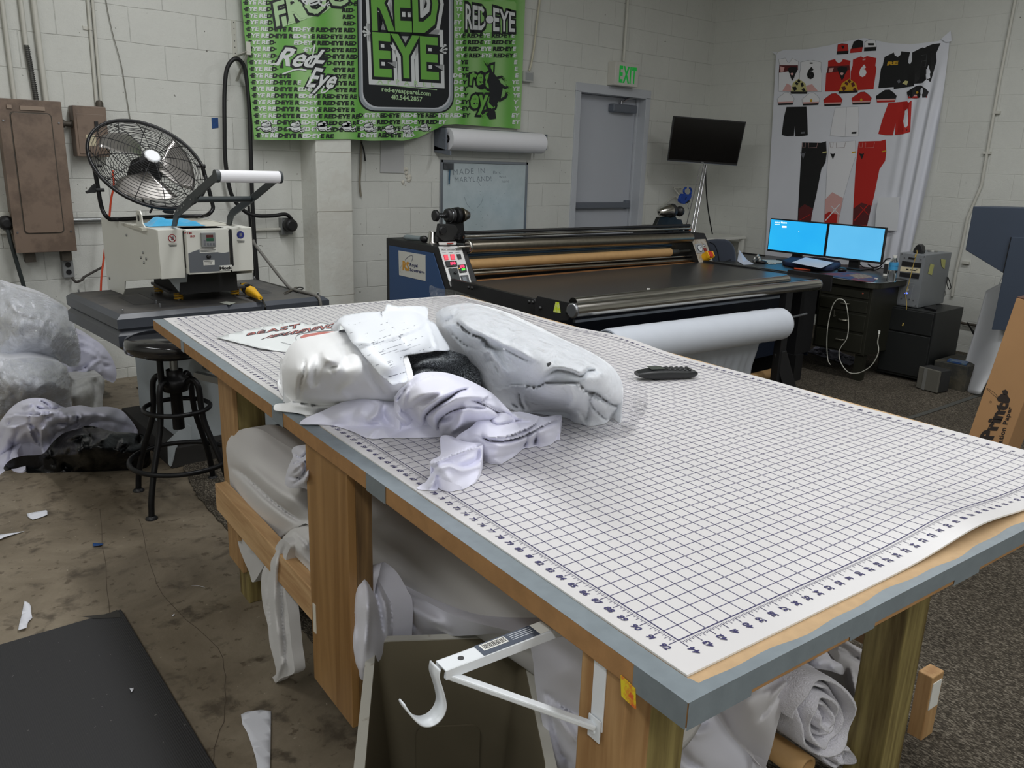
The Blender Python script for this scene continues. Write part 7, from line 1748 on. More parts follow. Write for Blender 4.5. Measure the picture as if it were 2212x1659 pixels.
for (x, y, L) in ((1360,1050,220),(1370,1068,210),(1395,1100,185)): ln(x, y, x+L, y-L*.32, .9)
ln(1415,1132,1590,1080,.35)
for (x, y) in ((800,620),(935,805),(1060,950),(1185,1100),(1430,480),(1545,650),(1660,805)): ln(x, y, x+48, y-14, .9)
for (x, y) in ((1465,385),(1525,370),(1630,332),(1590,575),(1650,555),(1755,512),(1710,728),(1770,708),(1870,675),(1830,888),(1888,870),(1985,835)): ln(x, y, x+26, y-9, .8)
ln(765,495,820,480,1.3)
for k in range(3): ln(780+12*k, 520+18*k, 960-10*k, 460+20*k, .9)
for k in range(4): ln(1160+12*k, 325+20*k, 1280+10*k, 295+20*k, 1.1)
ln(1375,1275,1640,1196,1.5)
b.build('form_print', mat('print_grey_ink', C3(120,124,134), .6), pf)
b = B(); fillpoly(b, C8([(745,440),(765,420),(775,435),(758,455)]), onform); fillpoly(b, C8([(770,415),(805,385),(812,398),(782,430)]), onform); fillpoly(b, C8([(790,435),(820,405),(824,420),(800,445)]), onform); fillpoly(b, C8([(715,468),(735,462),(733,470),(718,476)]), onform); b.build('form_logo', M_black, pf)

b = B()
relief(b, cp([(938,392,.06),(1000,384,.07),(1060,372,.075),(1130,362,.08),(1180,348,.085),(1250,352,.085),(1400,420,.05),(1450,560,.02),(1390,600,.01),(1250,560,.01),(1100,600,.01),(980,560,.03),(962,500,.045),(950,440,.055)], *W3), cp([(1100,430,.10),(1200,440,.09),(1050,500,.08)], *W3),
    strk([('ridge',[(1000,470),(1080,430),(1200,420)],.012,12),('valley',[(960,500),(1050,470),(1150,470),(1250,480)],.014,10),('ridge',[(980,540),(1040,500),(1120,490)],.008,10)], *W3), MT, 4, SK, noise_amp=.006, nscale=.05)
m = bpy.data.materials.new('charcoal_heather'); m.use_nodes = True; nt = m.node_tree; N = nt.nodes; L = nt.links; bs = N['Principled BSDF']
tc = N.new('ShaderNodeTexCoord'); mpn = N.new('ShaderNodeMapping'); mpn.inputs['Scale'].default_value = (1,.3,1); mpn.inputs['Rotation'].default_value = (0,0,.6); L.new(tc.outputs['Object'], mpn.inputs[0])
n = N.new('ShaderNodeTexNoise'); n.inputs['Scale'].default_value = 420; n.inputs['Detail'].default_value = 2; L.new(mpn.outputs[0], n.inputs['Vector'])
cr = N.new('ShaderNodeValToRGB'); L.new(n.outputs['Fac'], cr.inputs[0]); e = cr.color_ramp.elements; e[0].position = .45; e[0].color = C3(46,50,54); e[1].position = .68; e[1].color = C3(170,176,180)
L.new(cr.outputs[0], bs.inputs['Base Color']); bs.inputs['Roughness'].default_value = .9
tag(b.build('heather_fabric', m, None), 'folded charcoal heather fabric tucked between the paper form and the plastic bag', 'fabric')
b = B()
relief(b, cp([(895,572,.02),(950,566,.03),(945,585,.03),(915,588,.02)], *W3), [], [], MT, 3, SK); tag(b.build('purple_scrap', mat('deep_purple', C3(60,40,110), .8), None), 'tiny corner of deep purple fabric peeping out under the paper form', 'fabric')

L2 = (640, 780, 2.1167)
b = B()
def rl(o_, c_, s_, **k): relief(b, cp(o_, *L2), cp(c_, *L2), strk(s_, *L2), MT, k.pop('step', 2.7), SK, **k)
rl([(150,286,0),(170,282,.003),(300,290,.004),(400,296,.004),(520,280,.015),(640,300,.02),(700,325,.01),(668,345,0),(560,349,0),(420,350,0),(332,352,0),(250,318,0)], [(400,320,.008),(550,320,.010)], [('ridge',[(330,350),(360,318),(400,296)],.006,12),('valley',[(440,345),(500,310),(560,300)],.005,12)], edge=0)
rl([(18,287,0),(35,265,.004),(70,248,.012),(120,228,.022),(170,204,.032),(230,180,.045),(300,163,.052),(345,168,.05),(400,172,.048),(450,182,.046),(520,215,.05),(600,270,.03),(600,312,.006),(540,298,.006),(480,302,.006),(420,302,.006),(385,290,.008),(330,292,.006),(280,295,.005),(180,288,.003),(100,287,.001)], [(200,240,.030),(300,230,.04),(420,240,.035)],
   [('ridge',[(345,170),(380,200),(370,240),(340,270),(375,290)],.010,18),('valley',[(395,200),(400,250),(430,290)],.012,16),('ridge',[(450,200),(470,250),(520,290)],.008,16),('valley',[(300,190),(260,240),(250,280)],.004,24)], noise_amp=.002, nscale=.03)
# right lower drape
rl([(800,300,.06),(860,250,.075),(1000,232,.07),(1060,238,.06),(1130,255,.05),(1210,246,.035),(1206,285,.03),(1206,320,.02),(1190,348,.006),(1160,382,.0),(1120,390,.0),(1092,384,.002),(1065,396,.0),(1040,398,.0),(1000,432,.0),(960,456,.0),(930,470,.0),(885,466,.0),(845,445,.0),(770,420,.006),(720,380,.02),(740,340,.04)],
   [(1000,330,.05),(900,390,.045),(1100,300,.05),(1150,340,.03),(960,400,.03),(870,300,.07),(880,440,.02)],
   [('step',[(1200,262),(1120,300),(1040,340),(960,362),(900,368),(855,352)],.016,6),('step',[(1110,262),(1090,290),(1030,320),(960,345),(880,350)],.012,6),('crease',[(850,345),(885,362),(960,366),(1020,350)],.022,5),('ridge',[(870,380),(960,385),(1040,360),(1100,330),(1190,290)],.014,14),('valley',[(1100,330),(1095,360),(1090,385)],.018,7),('valley',[(1060,345),(1050,375),(1040,396)],.012,6),('crease',[(880,250),(900,285),(940,290),(1050,262)],.012,6),('ridge',[(990,240),(1020,262),(1080,268)],.010,8),('valley',[(1000,420),(940,440),(880,440)],.006,14)], noise_amp=.003, nscale=.05)
# tail
rl([(660,345,.02),(700,340,.03),(760,365,.035),(800,372,.04),(852,380,.045),(850,430,.03),(844,470,.022),(835,510,.010),(820,545,.004),(795,568,.0),(768,583,.0),(745,568,.008),(700,552,.018),(662,538,.020),(646,545,.012),(648,575,.0),(640,590,.0),(600,589,.0),(552,583,.0),(570,565,.002),(592,552,.006),(610,525,.014),(626,498,.02),(615,480,.03),(612,462,.036),(625,448,.036),(658,430,.02),(660,390,.014)],
   [(700,460,.035),(780,440,.035),(730,510,.028),(650,490,.036),(790,520,.012),(620,560,.006)],
   [('step',[(610,470),(660,452),(740,420),(850,385)],.018,7),('ridge',[(620,465),(700,430),(800,395)],.014,12),('valley',[(700,470),(760,480),(820,455),(845,400)],.012,14),('ridge',[(640,500),(700,478),(760,500),(830,480)],.012,12),('valley',[(640,520),(650,545),(648,580)],.012,9),('ridge',[(600,585),(625,550),(640,520)],.010,9),('ridge',[(845,392),(850,440),(838,500)],.008,7)], noise_amp=.002, nscale=.05)
# main twisted heap
rl([(447,175,.07),(458,150,.075),(475,125,.082),(500,98,.09),(530,72,.10),(560,56,.108),(610,48,.115),(680,52,.115),(740,68,.11),(790,88,.105),(850,118,.10),(900,150,.09),(940,190,.085),(985,238,.075),(1000,280,.06),(940,300,.05),(900,315,.045),(850,335,.03),(835,352,.02),(800,372,.006),(770,378,.004),(735,375,.0),(745,360,.006),(718,350,.002),(690,342,.0),(665,343,.0),(640,335,.0),(628,322,.004),(600,316,.0),(570,310,.0),(545,296,.008),(510,262,.02),(485,245,.03),(475,212,.055)],
   [(560,120,.145),(650,110,.15),(760,140,.145),(560,200,.11),(620,260,.06),(700,230,.10),(760,270,.075),(850,200,.11),(900,240,.085),(520,180,.10),(680,310,.03),(820,300,.05),(940,250,.07)],
   [('step',[(480,205),(500,150),(560,92),(640,62),(720,72)],.012,9),('crease',[(455,185),(475,165),(500,130),(545,85)],.014,5),
    ('crease',[(600,300),(590,262),(600,240),(650,200),(700,170),(740,140),(790,125)],.040,7),('step',[(598,300),(586,255),(560,215),(520,215),(485,235)],.006,6),
    ('ridge',[(575,290),(580,230),(630,185),(690,150),(760,120),(840,130)],.014,13),('ridge',[(640,310),(630,250),(680,200),(750,165),(830,160),(890,165)],.022,13),
    ('crease',[(650,320),(650,280),(690,240),(740,220),(790,212),(860,215)],.026,6),('ridge',[(700,335),(740,290),(760,230),(800,215)],.020,13),('valley',[(660,270),(690,262),(720,240)],.014,12),
    ('crease',[(790,335),(820,310),(860,285),(930,265)],.024,6),('ridge',[(820,320),(860,300),(930,290)],.010,8),('ridge',[(500,200),(560,160),(640,140),(700,130)],.010,16),('valley',[(510,240),(560,190),(640,165)],.010,14),
    ('step',[(890,155),(850,180),(870,200),(960,245)],.012,5),('crease',[(800,180),(870,205),(930,240),(980,250)],.016,5),('ridge',[(520,95),(500,150),(490,210)],.010,10),('crease',[(745,362),(790,350),(830,330)],.016,5),('ridge',[(760,365),(800,350),(850,330)],.01,6),
    ('valley',[(560,100),(620,85),(700,90)],.006,14)], noise_amp=.004, nscale=.045)
o = b.build('lavender_fabric', M_lav, None); tag(o, 'twisted heap of pale lavender-white fabric with a long tail, nearest the mat ruler', 'fabric')

T2 = (900, 600, 2.54)
b = B()
relief(b, cp([(105,205,.10),(125,178,.13),(165,158,.15),(210,148,.16),(262,140,.165),(320,143,.165),(400,160,.16),(500,192,.155),(600,236,.15),(700,284,.145),(790,330,.14),(860,362,.14),(940,400,.135),(1010,440,.125),(1080,495,.115),(1122,560,.10),(1134,620,.075),(1128,675,.05),(1105,725,.02),(1075,765,.0),(1040,796,.0),(1000,805,.0),(950,812,.0),(900,800,.0),(860,790,.0),(830,745,.01),(760,738,.01),(680,735,.005),(600,738,.0),(540,728,.0),(470,690,.0),(420,640,.0),(380,600,.0),(340,560,.01),(300,505,.02),(250,440,.03),(200,390,.04),(160,330,.06),(125,280,.075)], *T2),
    cp([(250,220,.20),(420,270,.205),(600,340,.205),(760,400,.205),(900,460,.195),(1030,520,.17),(560,480,.15),(420,400,.15),(300,350,.14),(450,540,.09),(560,620,.07),(700,560,.16),(850,540,.185),(980,600,.15),(720,660,.09),(860,680,.09),(1000,720,.06),(950,760,.03),(1080,650,.10)], *T2),
    strk([('crease',[(150,240),(200,215),(215,180),(240,165)],.02,7),('step',[(150,262),(210,245),(260,290),(330,325),(390,370)],.020,9),('ridge',[(210,215),(300,280),(420,340),(560,400),(660,465)],.016,16),('valley',[(205,235),(290,310),(360,330),(400,380),(470,400)],.024,11),('crease',[(165,265),(200,310),(270,370),(350,400)],.018,7),
      ('crease',[(400,330),(500,400),(600,450),(660,470)],.016,8),('ridge',[(350,430),(400,400),(440,460),(490,520)],.018,14),('valley',[(380,470),(400,450),(430,470),(460,540)],.016,9),('ridge',[(380,520),(395,570),(430,610)],.010,12),
      ('step',[(440,610),(560,590),(650,605),(720,580),(800,585),(880,580),(920,620),(1000,670),(1060,680)],.030,9),('crease',[(560,600),(660,606),(720,580),(860,582),(920,622)],.024,6),('crease',[(920,622),(990,640),(1060,690),(1110,700)],.05,8),('crease',[(955,635),(960,700),(1040,780)],.026,7),('ridge',[(840,600),(860,660),(830,720)],.016,14),('crease',[(560,625),(570,680),(600,730)],.022,7),('ridge',[(580,640),(600,690),(620,730)],.010,9),('crease',[(530,690),(560,720)],.016,6),
      ('valley',[(690,560),(760,510),(850,520),(900,540),(940,510),(1000,510)],.020,12),('ridge',[(700,530),(760,490),(840,500),(900,520),(950,490),(1050,540)],.016,14),('valley',[(800,400),(880,430),(1000,470),(1080,530)],.008,20),('ridge',[(760,370),(860,400),(980,440)],.006,12),
      ('valley',[(940,640),(945,720),(930,790)],.014,10),('crease',[(860,700),(900,740),(930,790)],.010,8),('valley',[(480,200),(620,280),(760,350)],.006,26),('valley',[(300,470),(350,520),(400,590)],.012,12),('ridge',[(200,330),(260,400),(320,480)],.010,14)], *T2),
    MT, 4, SK, noise_amp=.006, nscale=.03)
fl = b.build('fleece_roll', M_fleece, None); tag(fl, 'thick folded roll of white fleece lying inside the clear plastic bag on the mat', 'fleece roll')

def film(name, lo=.10, hi=.55, rough=.12, bscale=26, tint=(.97,.98,1,1), strength=.9, bd=.02):
    m = bpy.data.materials.new(name); m.use_nodes = True; nt = m.node_tree; N = nt.nodes; L = nt.links; N.remove(N['Principled BSDF']); out = N['Material Output']
    tc = N.new('ShaderNodeTexCoord'); mp = N.new('ShaderNodeMapping'); mp.inputs['Scale'].default_value = (1,.55,1.2); mp.inputs['Rotation'].default_value = (0,0,.5); L.new(tc.outputs['Object'], mp.inputs[0])
    n = N.new('ShaderNodeTexNoise'); n.inputs['Scale'].default_value = bscale; n.inputs['Detail'].default_value = 5; n.inputs['Roughness'].default_value = .6; n.inputs['Distortion'].default_value = 1.2; L.new(mp.outputs[0], n.inputs['Vector'])
    v = N.new('ShaderNodeTexVoronoi'); v.feature = 'DISTANCE_TO_EDGE'; v.inputs['Scale'].default_value = bscale*.8; 
    nd = N.new('ShaderNodeVectorMath'); nd.operation = 'MULTIPLY_ADD'; L.new(n.outputs['Color'], nd.inputs[0]); nd.inputs[1].default_value = (.06,.06,.06); L.new(mp.outputs[0], nd.inputs[2]); L.new(nd.outputs[0], v.inputs['Vector'])
    hh = nmath(N, L, 'ADD', n.outputs['Fac'], nmath(N, L, 'MULTIPLY', v.outputs['Distance'], .8))
    bp = N.new('ShaderNodeBump'); bp.inputs['Strength'].default_value = strength; bp.inputs['Distance'].default_value = bd; L.new(hh, bp.inputs['Height'])
    g = N.new('ShaderNodeBsdfGlossy'); g.inputs['Roughness'].default_value = rough; g.inputs['Color'].default_value = (1,1,1,1); L.new(bp.outputs[0], g.inputs['Normal'])
    t = N.new('ShaderNodeBsdfTransparent'); t.inputs['Color'].default_value = tint
    lw = N.new('ShaderNodeLayerWeight'); lw.inputs['Blend'].default_value = .35; L.new(bp.outputs[0], lw.inputs['Normal'])
    r = N.new('ShaderNodeMapRange'); r.inputs[3].default_value = lo; r.inputs[4].default_value = hi; L.new(lw.outputs['Fresnel'], r.inputs[0])
    mx = N.new('ShaderNodeMixShader'); L.new(r.outputs[0], mx.inputs[0]); L.new(t.outputs[0], mx.inputs[1]); L.new(g.outputs[0], mx.inputs[2]); L.new(mx.outputs[0], out.inputs['Surface'])
    return m
M_film = film('clear_film', .05, .45, .06, 30, (.99,.99,1,1), 1.0, .03)
b = B()
relief(b, cp([(70,45,.16),(120,58,.175),(190,66,.18),(280,92,.19),(380,128,.185),(480,165,.18),(600,222,.17),(700,272,.165),(780,312,.155),(860,344,.155),(930,372,.15),(1020,425,.14),(1100,492,.12),(1170,545,.07),(1230,588,.03),(1265,640,.01),(1262,720,.004),(1220,790,.003),(1180,850,.003),(1090,868,.003),(1000,872,.003),(930,830,.012),(860,815,.012),(790,800,.012),(830,748,.03),(760,736,.03),(680,735,.025),(600,738,.02),(520,720,.015),(440,660,.015),(380,605,.02),(330,550,.03),(270,470,.05),(200,390,.06),(150,320,.08),(110,250,.10),(88,150,.13)], *T2),
    cp([(250,215,.215),(420,262,.22),(600,335,.22),(760,395,.22),(900,450,.21),(1030,512,.185),(560,475,.17),(420,395,.17),(300,345,.16),(450,535,.11),(560,610,.09),(700,555,.175),(850,545,.20),(980,610,.165),(720,660,.11),(860,690,.11),(1000,730,.07),(950,775,.04),(1080,650,.115),(1150,640,.05),(1190,720,.008),(1100,810,.006)], *T2),
    strk([('step',[(560,610),(700,480),(800,380)],.012,8),('ridge',[(780,370),(720,430),(620,500),(480,600)],.014,9),('valley',[(620,480),(720,440),(780,400)],.010,7),('ridge',[(740,720),(850,740),(940,735)],.010,6),('ridge',[(1100,520),(1180,620),(1250,660)],.008,8),('ridge',[(120,80),(180,110),(260,120)],.010,6),('ridge',[(100,110),(150,140),(240,150)],.008,5),('valley',[(110,90),(130,170),(150,230)],.010,8)], *T2),
    MT, 4.5, None, noise_amp=.010, nscale=.06)
pb = b.build('plastic_bag', M_film, None); tag(pb, 'clear crinkled plastic bag wrapped round the white fleece roll on the cutting mat', 'plastic bag')
b = B(); s_ = [onform for _ in (0,)]
bvb = bvh_of(pb)
def onbag(u, v):
    d = ray(u, v).normalized(); h = bvb.ray_cast(CAM, d); return (h[0]-d*.002) if h[0] is not None else aZ(u, v, TZ+.15)
q = cp([(712,470),(735,462),(740,474),(720,490)], *T2); fillpoly(b, q, onbag); b.build('small_sticker', mat('sticker_dark', C3(60,64,66), .5), pb)

KP_ = lambda P: crop(P, 1180, 640, 5.53)
ph_ = thing('cordless_phone', aZ(1430, 812, TZ), 'black cordless phone handset lying face up on the gridded mat', 'phone')
p0, p1 = aZ(1378, 810, TZ+.014), aZ(1488, 806, TZ+.014)
ax_ = (p1-p0); ax_.z = 0; Lp = ax_.length; ax_.normalize(); sd_ = Vector((-ax_.y, ax_.x, 0))
if sd_.y < 0: sd_ = -sd_
base = Vector((p0.x, p0.y, TZ))
b = B()
prof = [(-.004,.012,.022,.018),(.012,.006,.027,.0245),(.05,.003,.033,.0245),(.10,.002,.031,.0235),(.15,.003,.028,.023),(Lp+.010,.004,.025,.020),(Lp+.020,.010,.020,.015)]
vs = []
for s_, z0_, z1_, w_ in prof:
    for a in range(12):
        t = a*math.pi/6; vs.append(base+ax_*s_+sd_*(w_*(abs(math.cos(t))**.5)*(1 if math.cos(t) > 0 else -1))+Vector((0,0,(z0_+z1_)/2+(z1_-z0_)/2*(abs(math.sin(t))**.5)*(1 if math.sin(t) > 0 else -1))))
fs = [(i*12+k, i*12+(k+1)%12, (i+1)*12+(k+1)%12, (i+1)*12+k) for i in range(len(prof)-1) for k in range(12)]
b.add(vs, fs, True); b.add(vs[:12], [list(range(12))[::-1]], False); b.add(vs[-12:], [list(range(12))], False)
b.build('handset', mat('phone_black', C3(26,28,30), .35), ph_, sub=1)
def pq(s0, s1, w0, w1, z): return [base+ax_*s0+sd_*w0+Vector((0,0,z)), base+ax_*s1+sd_*w0+Vector((0,0,z)), base+ax_*s1+sd_*w1+Vector((0,0,z)), base+ax_*s0+sd_*w1+Vector((0,0,z))]
B().prism(pq(.032,.072,-.016,.016,.0325), (0,0,.001)).build('display', mat('phone_lcd', C3(72,78,72), .25), ph_)
for i in range(5):
    for j in (-1, 0, 1):
        c = base+ax_*(.088+i*.0155)+sd_*(j*.0125)+Vector((0,0,.0305-.0006*i)); B().sph(c, .0058, 10, 6, (1,.8,.42)).build('key', mat('phone_key', C3(44,46,48), .3), ph_)
B().prism(pq(.045,.075,-.010,.010,.0005), (0,0,.004)).build('belt_clip', M_black, ph_)
# ================================================================ under the table
M_gfab = mat('grey_white_fabric', C3(206,204,202), .8, sheen=.2, bump=.1, bs=500, bd=.0005)
M_wfab = mat('cool_white_fabric', C3(212,212,222), .8, sheen=.3, bump=.15, bs=500, bd=.0006)
A0, A1 = T(.42, .105, .522), T(2.12, .30, .528)
d = (A1-A0); Ln = d.length
r_ = B().lathe(A0, d, [(0,.05),(.002,.088),(.01,.092)]+[(Ln*k/12, .092) for k in range(1,12)]+[(Ln-.01,.092),(Ln,.06)], 44).build('fabric_roll', M_gfab, None); tag(r_, 'long grey-white fabric roll stored lengthwise under the cutting table', 'fabric roll')
A2, A3 = T(.55, .33, .505), T(2.05, .50, .515); d = A3-A2
r_ = B().lathe(A2, d, [(0,.05),(.005,.078),(d.length-.005,.078),(d.length,.05)], 36).build('fabric_roll', M_wfab, None); tag(r_, 'second white fabric roll lying on the crosspieces behind the grey-white one', 'fabric roll')
A2, A3 = T(1.0, .10, .335), T(2.08, .25, .345); 
def MS(t0): return lambda u, v, h: aP(u, v, T(0, t0-h, 0), (TT[0], TT[1], 0))
def SKI(dt): 
    return lambda p: Vector((p.x+TT[0]*dt, p.y+TT[1]*dt, p.z))
G4 = (440, 880, 2.675)
b = B()
relief(b, cp([(130,235,.02),(150,175,.0),(200,135,-.02),(270,118,-.03),(340,132,-.04),(430,190,-.05),(560,270,-.06),(650,330,-.06),(650,700,-.02),(590,670,.0),(520,710,.005),(450,755,.006),(395,840,.006),(340,930,.004),(285,1012,.0),(262,950,.004),(235,890,.01),(205,810,.014),(185,700,.014),(165,560,.014),(150,420,.016),(138,320,.018)], *G4),
    cp([(250,300,.045),(400,400,.04),(560,480,.02),(230,500,.03),(350,650,.025),(300,850,.012)], *G4),
    strk([('valley',[(165,345),(240,400),(380,530),(500,620),(590,670)],.030,16),('ridge',[(180,290),(300,380),(450,500),(600,600)],.012,30),('ridge',[(270,820),(380,790),(480,740),(580,680)],.016,16),('valley',[(250,700),(340,780),(420,780)],.010,22),('ridge',[(200,500),(240,640),(280,780)],.004,30)], *G4), MS(.02), 4.5, SKI(.06))
o = b.build('draped_fabric', M_gfab, None); tag(o, 'grey-white fabric wrapping the far end of the roll and hanging to a sharp point', 'fabric')
b = B()
relief(b, cp([(455,760,.02),(500,800,.02),(480,860,.014),(468,960,.012),(470,1060,.012),(490,1200,.012),(500,1300,.012),(510,1400,.012),(524,1500,.012),(516,1540,.010),(450,1565,.008),(412,1594,.006),(364,1572,.004),(385,1562,.004),(412,1548,.008),(418,1520,.010),(400,1440,.012),(380,1360,.012),(370,1260,.012),(345,1160,.012),(332,1050,.012),(336,960,.012),(360,900,.012),(400,840,.014),(425,790,.016)], *G4),
    cp([(420,900,.022),(400,1100,.022),(440,1300,.022),(460,1480,.018)], *G4),
    strk([('crease',[(470,800),(440,900),(450,1050),(455,1200),(470,1400),(475,1540)],.020,8),('ridge',[(430,850),(410,1000),(415,1200),(440,1400),(430,1520)],.012,16),('crease',[(380,900),(370,1050),(385,1250),(410,1430)],.010,9),('crease',[(495,870),(470,1000),(480,1200),(500,1400)],.012,6),('ridge',[(470,1440),(440,1520),(412,1590)],.012,9)], *G4), MS(-.03), 4, SKI(.03))
tag(b.build('fabric_strip', M_gfab, None), 'narrow white fabric strip hanging from the rail almost to the floor', 'fabric')
b = B()
relief(b, cp([(520,700,.01),(600,690,.0),(645,720,.0),(645,970,.0),(600,930,.01),(540,870,.012),(500,820,.012),(455,765,.012),(480,730,.012)], *G4), cp([(570,800,.03)], *G4), strk([('valley',[(520,715),(600,790),(645,840)],.012,10),('ridge',[(480,750),(560,840),(640,920)],.01,18)], *G4), MS(-.008), 4.5, SKI(.05))
tag(b.build('fabric_fold', M_gfab, None), 'folded edge of white fabric resting on the pine rail left of the plywood panel', 'fabric')
b = B()
relief(b, cp([(508,250,.03),(530,225,.03),(600,215,.03),(632,225,.03),(632,460,.03),(560,462,.04),(500,466,.04),(470,440,.04),(478,380,.04),(495,330,.04),(515,285,.035)], *G4), cp([(560,350,.07),(590,420,.06)], *G4),
    strk([('crease',[(515,265),(560,290),(600,260),(630,235)],.02,6),('crease',[(510,330),(570,310),(600,330),(570,400),(520,440)],.028,7),('ridge',[(500,380),(540,340),(610,290)],.016,10),('crease',[(490,400),(530,410),(575,380),(600,290)],.02,6),('ridge',[(600,300),(600,380),(580,440)],.012,10)], *G4), MS(-.01), 3.5, SKI(.05))
tag(b.build('fabric_wad', M_wfab, None), 'small rumpled lilac-grey fabric wad wedged beside the plywood panel under the tabletop', 'fabric')
# right of the plywood panel, down to the bin
b = B()
relief(b, cp([(890,1000,.0),(910,930,-.02),(960,950,-.05),(1010,1000,-.07),(1060,1090,-.08),(1092,1160,-.09),(1092,1320,-.09),(1070,1500,-.08),(960,1660,-.05),(905,1700,-.02),(900,1600,.0),(895,1520,.004),(860,1490,.01),(838,1450,.01),(836,1350,.01),(845,1250,.01),(862,1150,.01),(868,1080,.008)], *G4),
    cp([(940,1150,.02),(900,1350,.025),(1030,1250,-.04),(930,1500,.01)], *G4),
    strk([('crease',[(960,950),(990,1060),(1020,1180),(1040,1320)],.022,9),('ridge',[(930,960),(950,1100),(940,1300),(920,1500)],.014,20),('crease',[(1060,1100),(1090,1180),(1075,1300)],.016,8),('ridge',[(1010,1040),(1050,1150),(1060,1300)],.012,12),('valley',[(880,1100),(890,1300),(900,1480)],.008,14)], *G4), MS(-.045), 4.5, SKI(.05))
tag(b.build('draped_fabric', M_wfab, None), 'white fabric hanging in soft folds between the plywood panel and the beige bin', 'fabric')
b = B()
V5 = (740, 1200, 3.568)
relief(b, cp([(200,80,-.06),(400,220,-.05),(600,330,-.05),(900,480,-.05),(1200,560,-.05),(1560,640,-.05),(1850,700,-.05),(1880,1640,-.05),(1640,1640,-.05),(1500,1100,-.06),(1400,640,-.07),(900,620,-.07),(600,615,-.06),(390,610,-.05),(390,470,-.05),(300,250,-.06)], *V5), cp([(700,500,-.04),(1650,900,-.03)], *V5),
    strk([('crease',[(210,110),(300,260),(420,400),(600,610)],.03,12),('ridge',[(300,200),(500,380),(800,560)],.02,40),('crease',[(1550,1050),(1700,1170),(1850,1250)],.02,20),('ridge',[(1560,1150),(1700,1300),(1800,1450)],.02,40),('crease',[(1680,1540),(1750,1600)],.02,12),('valley',[(1600,1100),(1620,1300),(1700,1600)],.02,30)], *V5), MS(.07), 6, SKI(.08))
tag(b.build('draped_fabric', M_wfab, None), 'broad sheet of white fabric filling the space behind the beige bin under the table', 'fabric')
# near end of the table: bundle of rolls
def MN(s0): return lambda u, v, h: aP(u, v, T(s0+h, 0, 0), (TS[0], TS[1], 0))
def SKN(ds): return lambda p: Vector((p.x-TS[0]*ds, p.y-TS[1]*ds, p.z))
S2 = (1460, 1320, 2.1167)
b = B()
relief(b, cp([(20,430,.0),(60,400,.01),(110,395,.015),(150,430,.02),(190,480,.02),(250,570,.02),(330,650,.02),(420,720,.02),(420,900,.02),(-60,900,.0),(-60,500,.0)], *S2), cp([(60,560,.06),(200,680,.05)], *S2), strk([('valley',[(60,480),(110,510),(150,500)],.02,16),('ridge',[(40,520),(100,560),(160,540)],.015,20),('valley',[(20,640),(60,690),(120,718)],.02,16)], *S2), MN(2.03), 6, SKN(.12))
tag(b.build('rumpled_fabric', M_wfab, None), 'rumpled white fabric filling the lower left below the table corner', 'fabric')
b = B()
relief(b, cp([(150,375,.0),(330,285,.01),(520,185,.02),(580,230,.03),(640,268,.03),(580,310,.05),(530,370,.06),(490,440,.06),(462,530,.06),(440,620,.05),(415,700,.04),(400,722,.03),(330,650,.0),(250,580,.0),(190,480,-.01),(165,420,.0)], *S2), cp([(330,430,.06),(430,350,.07),(300,560,.02)], *S2),
    strk([('valley',[(620,262),(560,262),(480,310),(400,360)],.022,14),('valley',[(620,275),(520,330),(420,450),(380,500)],.016,12),('ridge',[(560,290),(470,360),(420,440)],.014,14),('crease',[(180,440),(260,570),(400,710)],.02,10)], *S2), MN(2.05), 5, SKN(.14))
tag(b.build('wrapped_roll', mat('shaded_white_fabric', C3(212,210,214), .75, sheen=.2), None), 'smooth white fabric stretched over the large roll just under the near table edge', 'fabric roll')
def spiral(name, cx, cy, rx, ry, turns, s0, label, m_, depth=.22, ang=0, cat='fabric roll'):
    b = B(); c = aP(cx, cy, T(s0,0,0), (TS[0],TS[1],0)); ex = aP(cx+rx, cy, T(s0,0,0), (TS[0],TS[1],0)); ez = aP(cx, cy-ry, T(s0,0,0), (TS[0],TS[1],0))
    wx, wz = (ex-c), (ez-c); n = int(turns*34)
    def sp(i, o_=0):
        t = i/n; a = turns*2*math.pi*t+ang; r = .13+.87*t; r *= 1+.035*math.sin(a*3+1)+.02*math.sin(a*7)
        return c+wx*(r*math.cos(a))+wz*(r*math.sin(a))
    dirb = -Vector((TS[0],TS[1],0))
    th = .0
    vs = []
    for i in range(n+1):
        p = sp(i); rad = (p-c).normalized(); lip = .018*math.sin(i*.33)**2*(.3+.7*i/n); k = .0065
        out_ = Vector((TS[0],TS[1],0))*(lip+.012*math.sin(i*.11))
        vs += [p+dirb*depth, p+rad*k+out_*.4+dirb*.01, p+rad*k*.5+out_+dirb*-.004, p-rad*k*.5+out_+dirb*-.004, p-rad*k+out_*.4+dirb*.01, p-rad*k+dirb*depth]
    fs = [(i*6+k, (i+1)*6+k, (i+1)*6+(k+1), i*6+(k+1)) for i in range(n) for k in range(5)]
    b.add(vs, fs, True)
    b.add([vs[0], vs[1], vs[2], vs[3], vs[4], vs[5]], [(0,1,2,3,4,5)], False); k = n*6; b.add(vs[k:k+6], [(0,1,2,3,4,5)], False)
    q = []
    o = b.build(name, m_, None); tag(o, label, cat); return o
M_terry = mat('terry_white', C3(222,220,228), .95, bump=1.0, bs=260, bd=.004, sheen=.5)
cxs, cys = S2[0]+655/S2[2], S2[1]+480/S2[2]
spiral('terry_roll', cxs, cys, 128/2.1167, 200/2.1167, 4.2, 2.13, 'thick rolled white terry cloth showing its spiral end under the near table edge', M_terry, ang=1.9)
cxs, cys = S2[0]+722/S2[2], S2[1]+655/S2[2]
spiral('terry_roll', cxs, cys, 66/2.1167, 60/2.1167, 2.2, 2.10, 'small white terry roll tucked below the large terry spiral', M_terry, ang=.8)
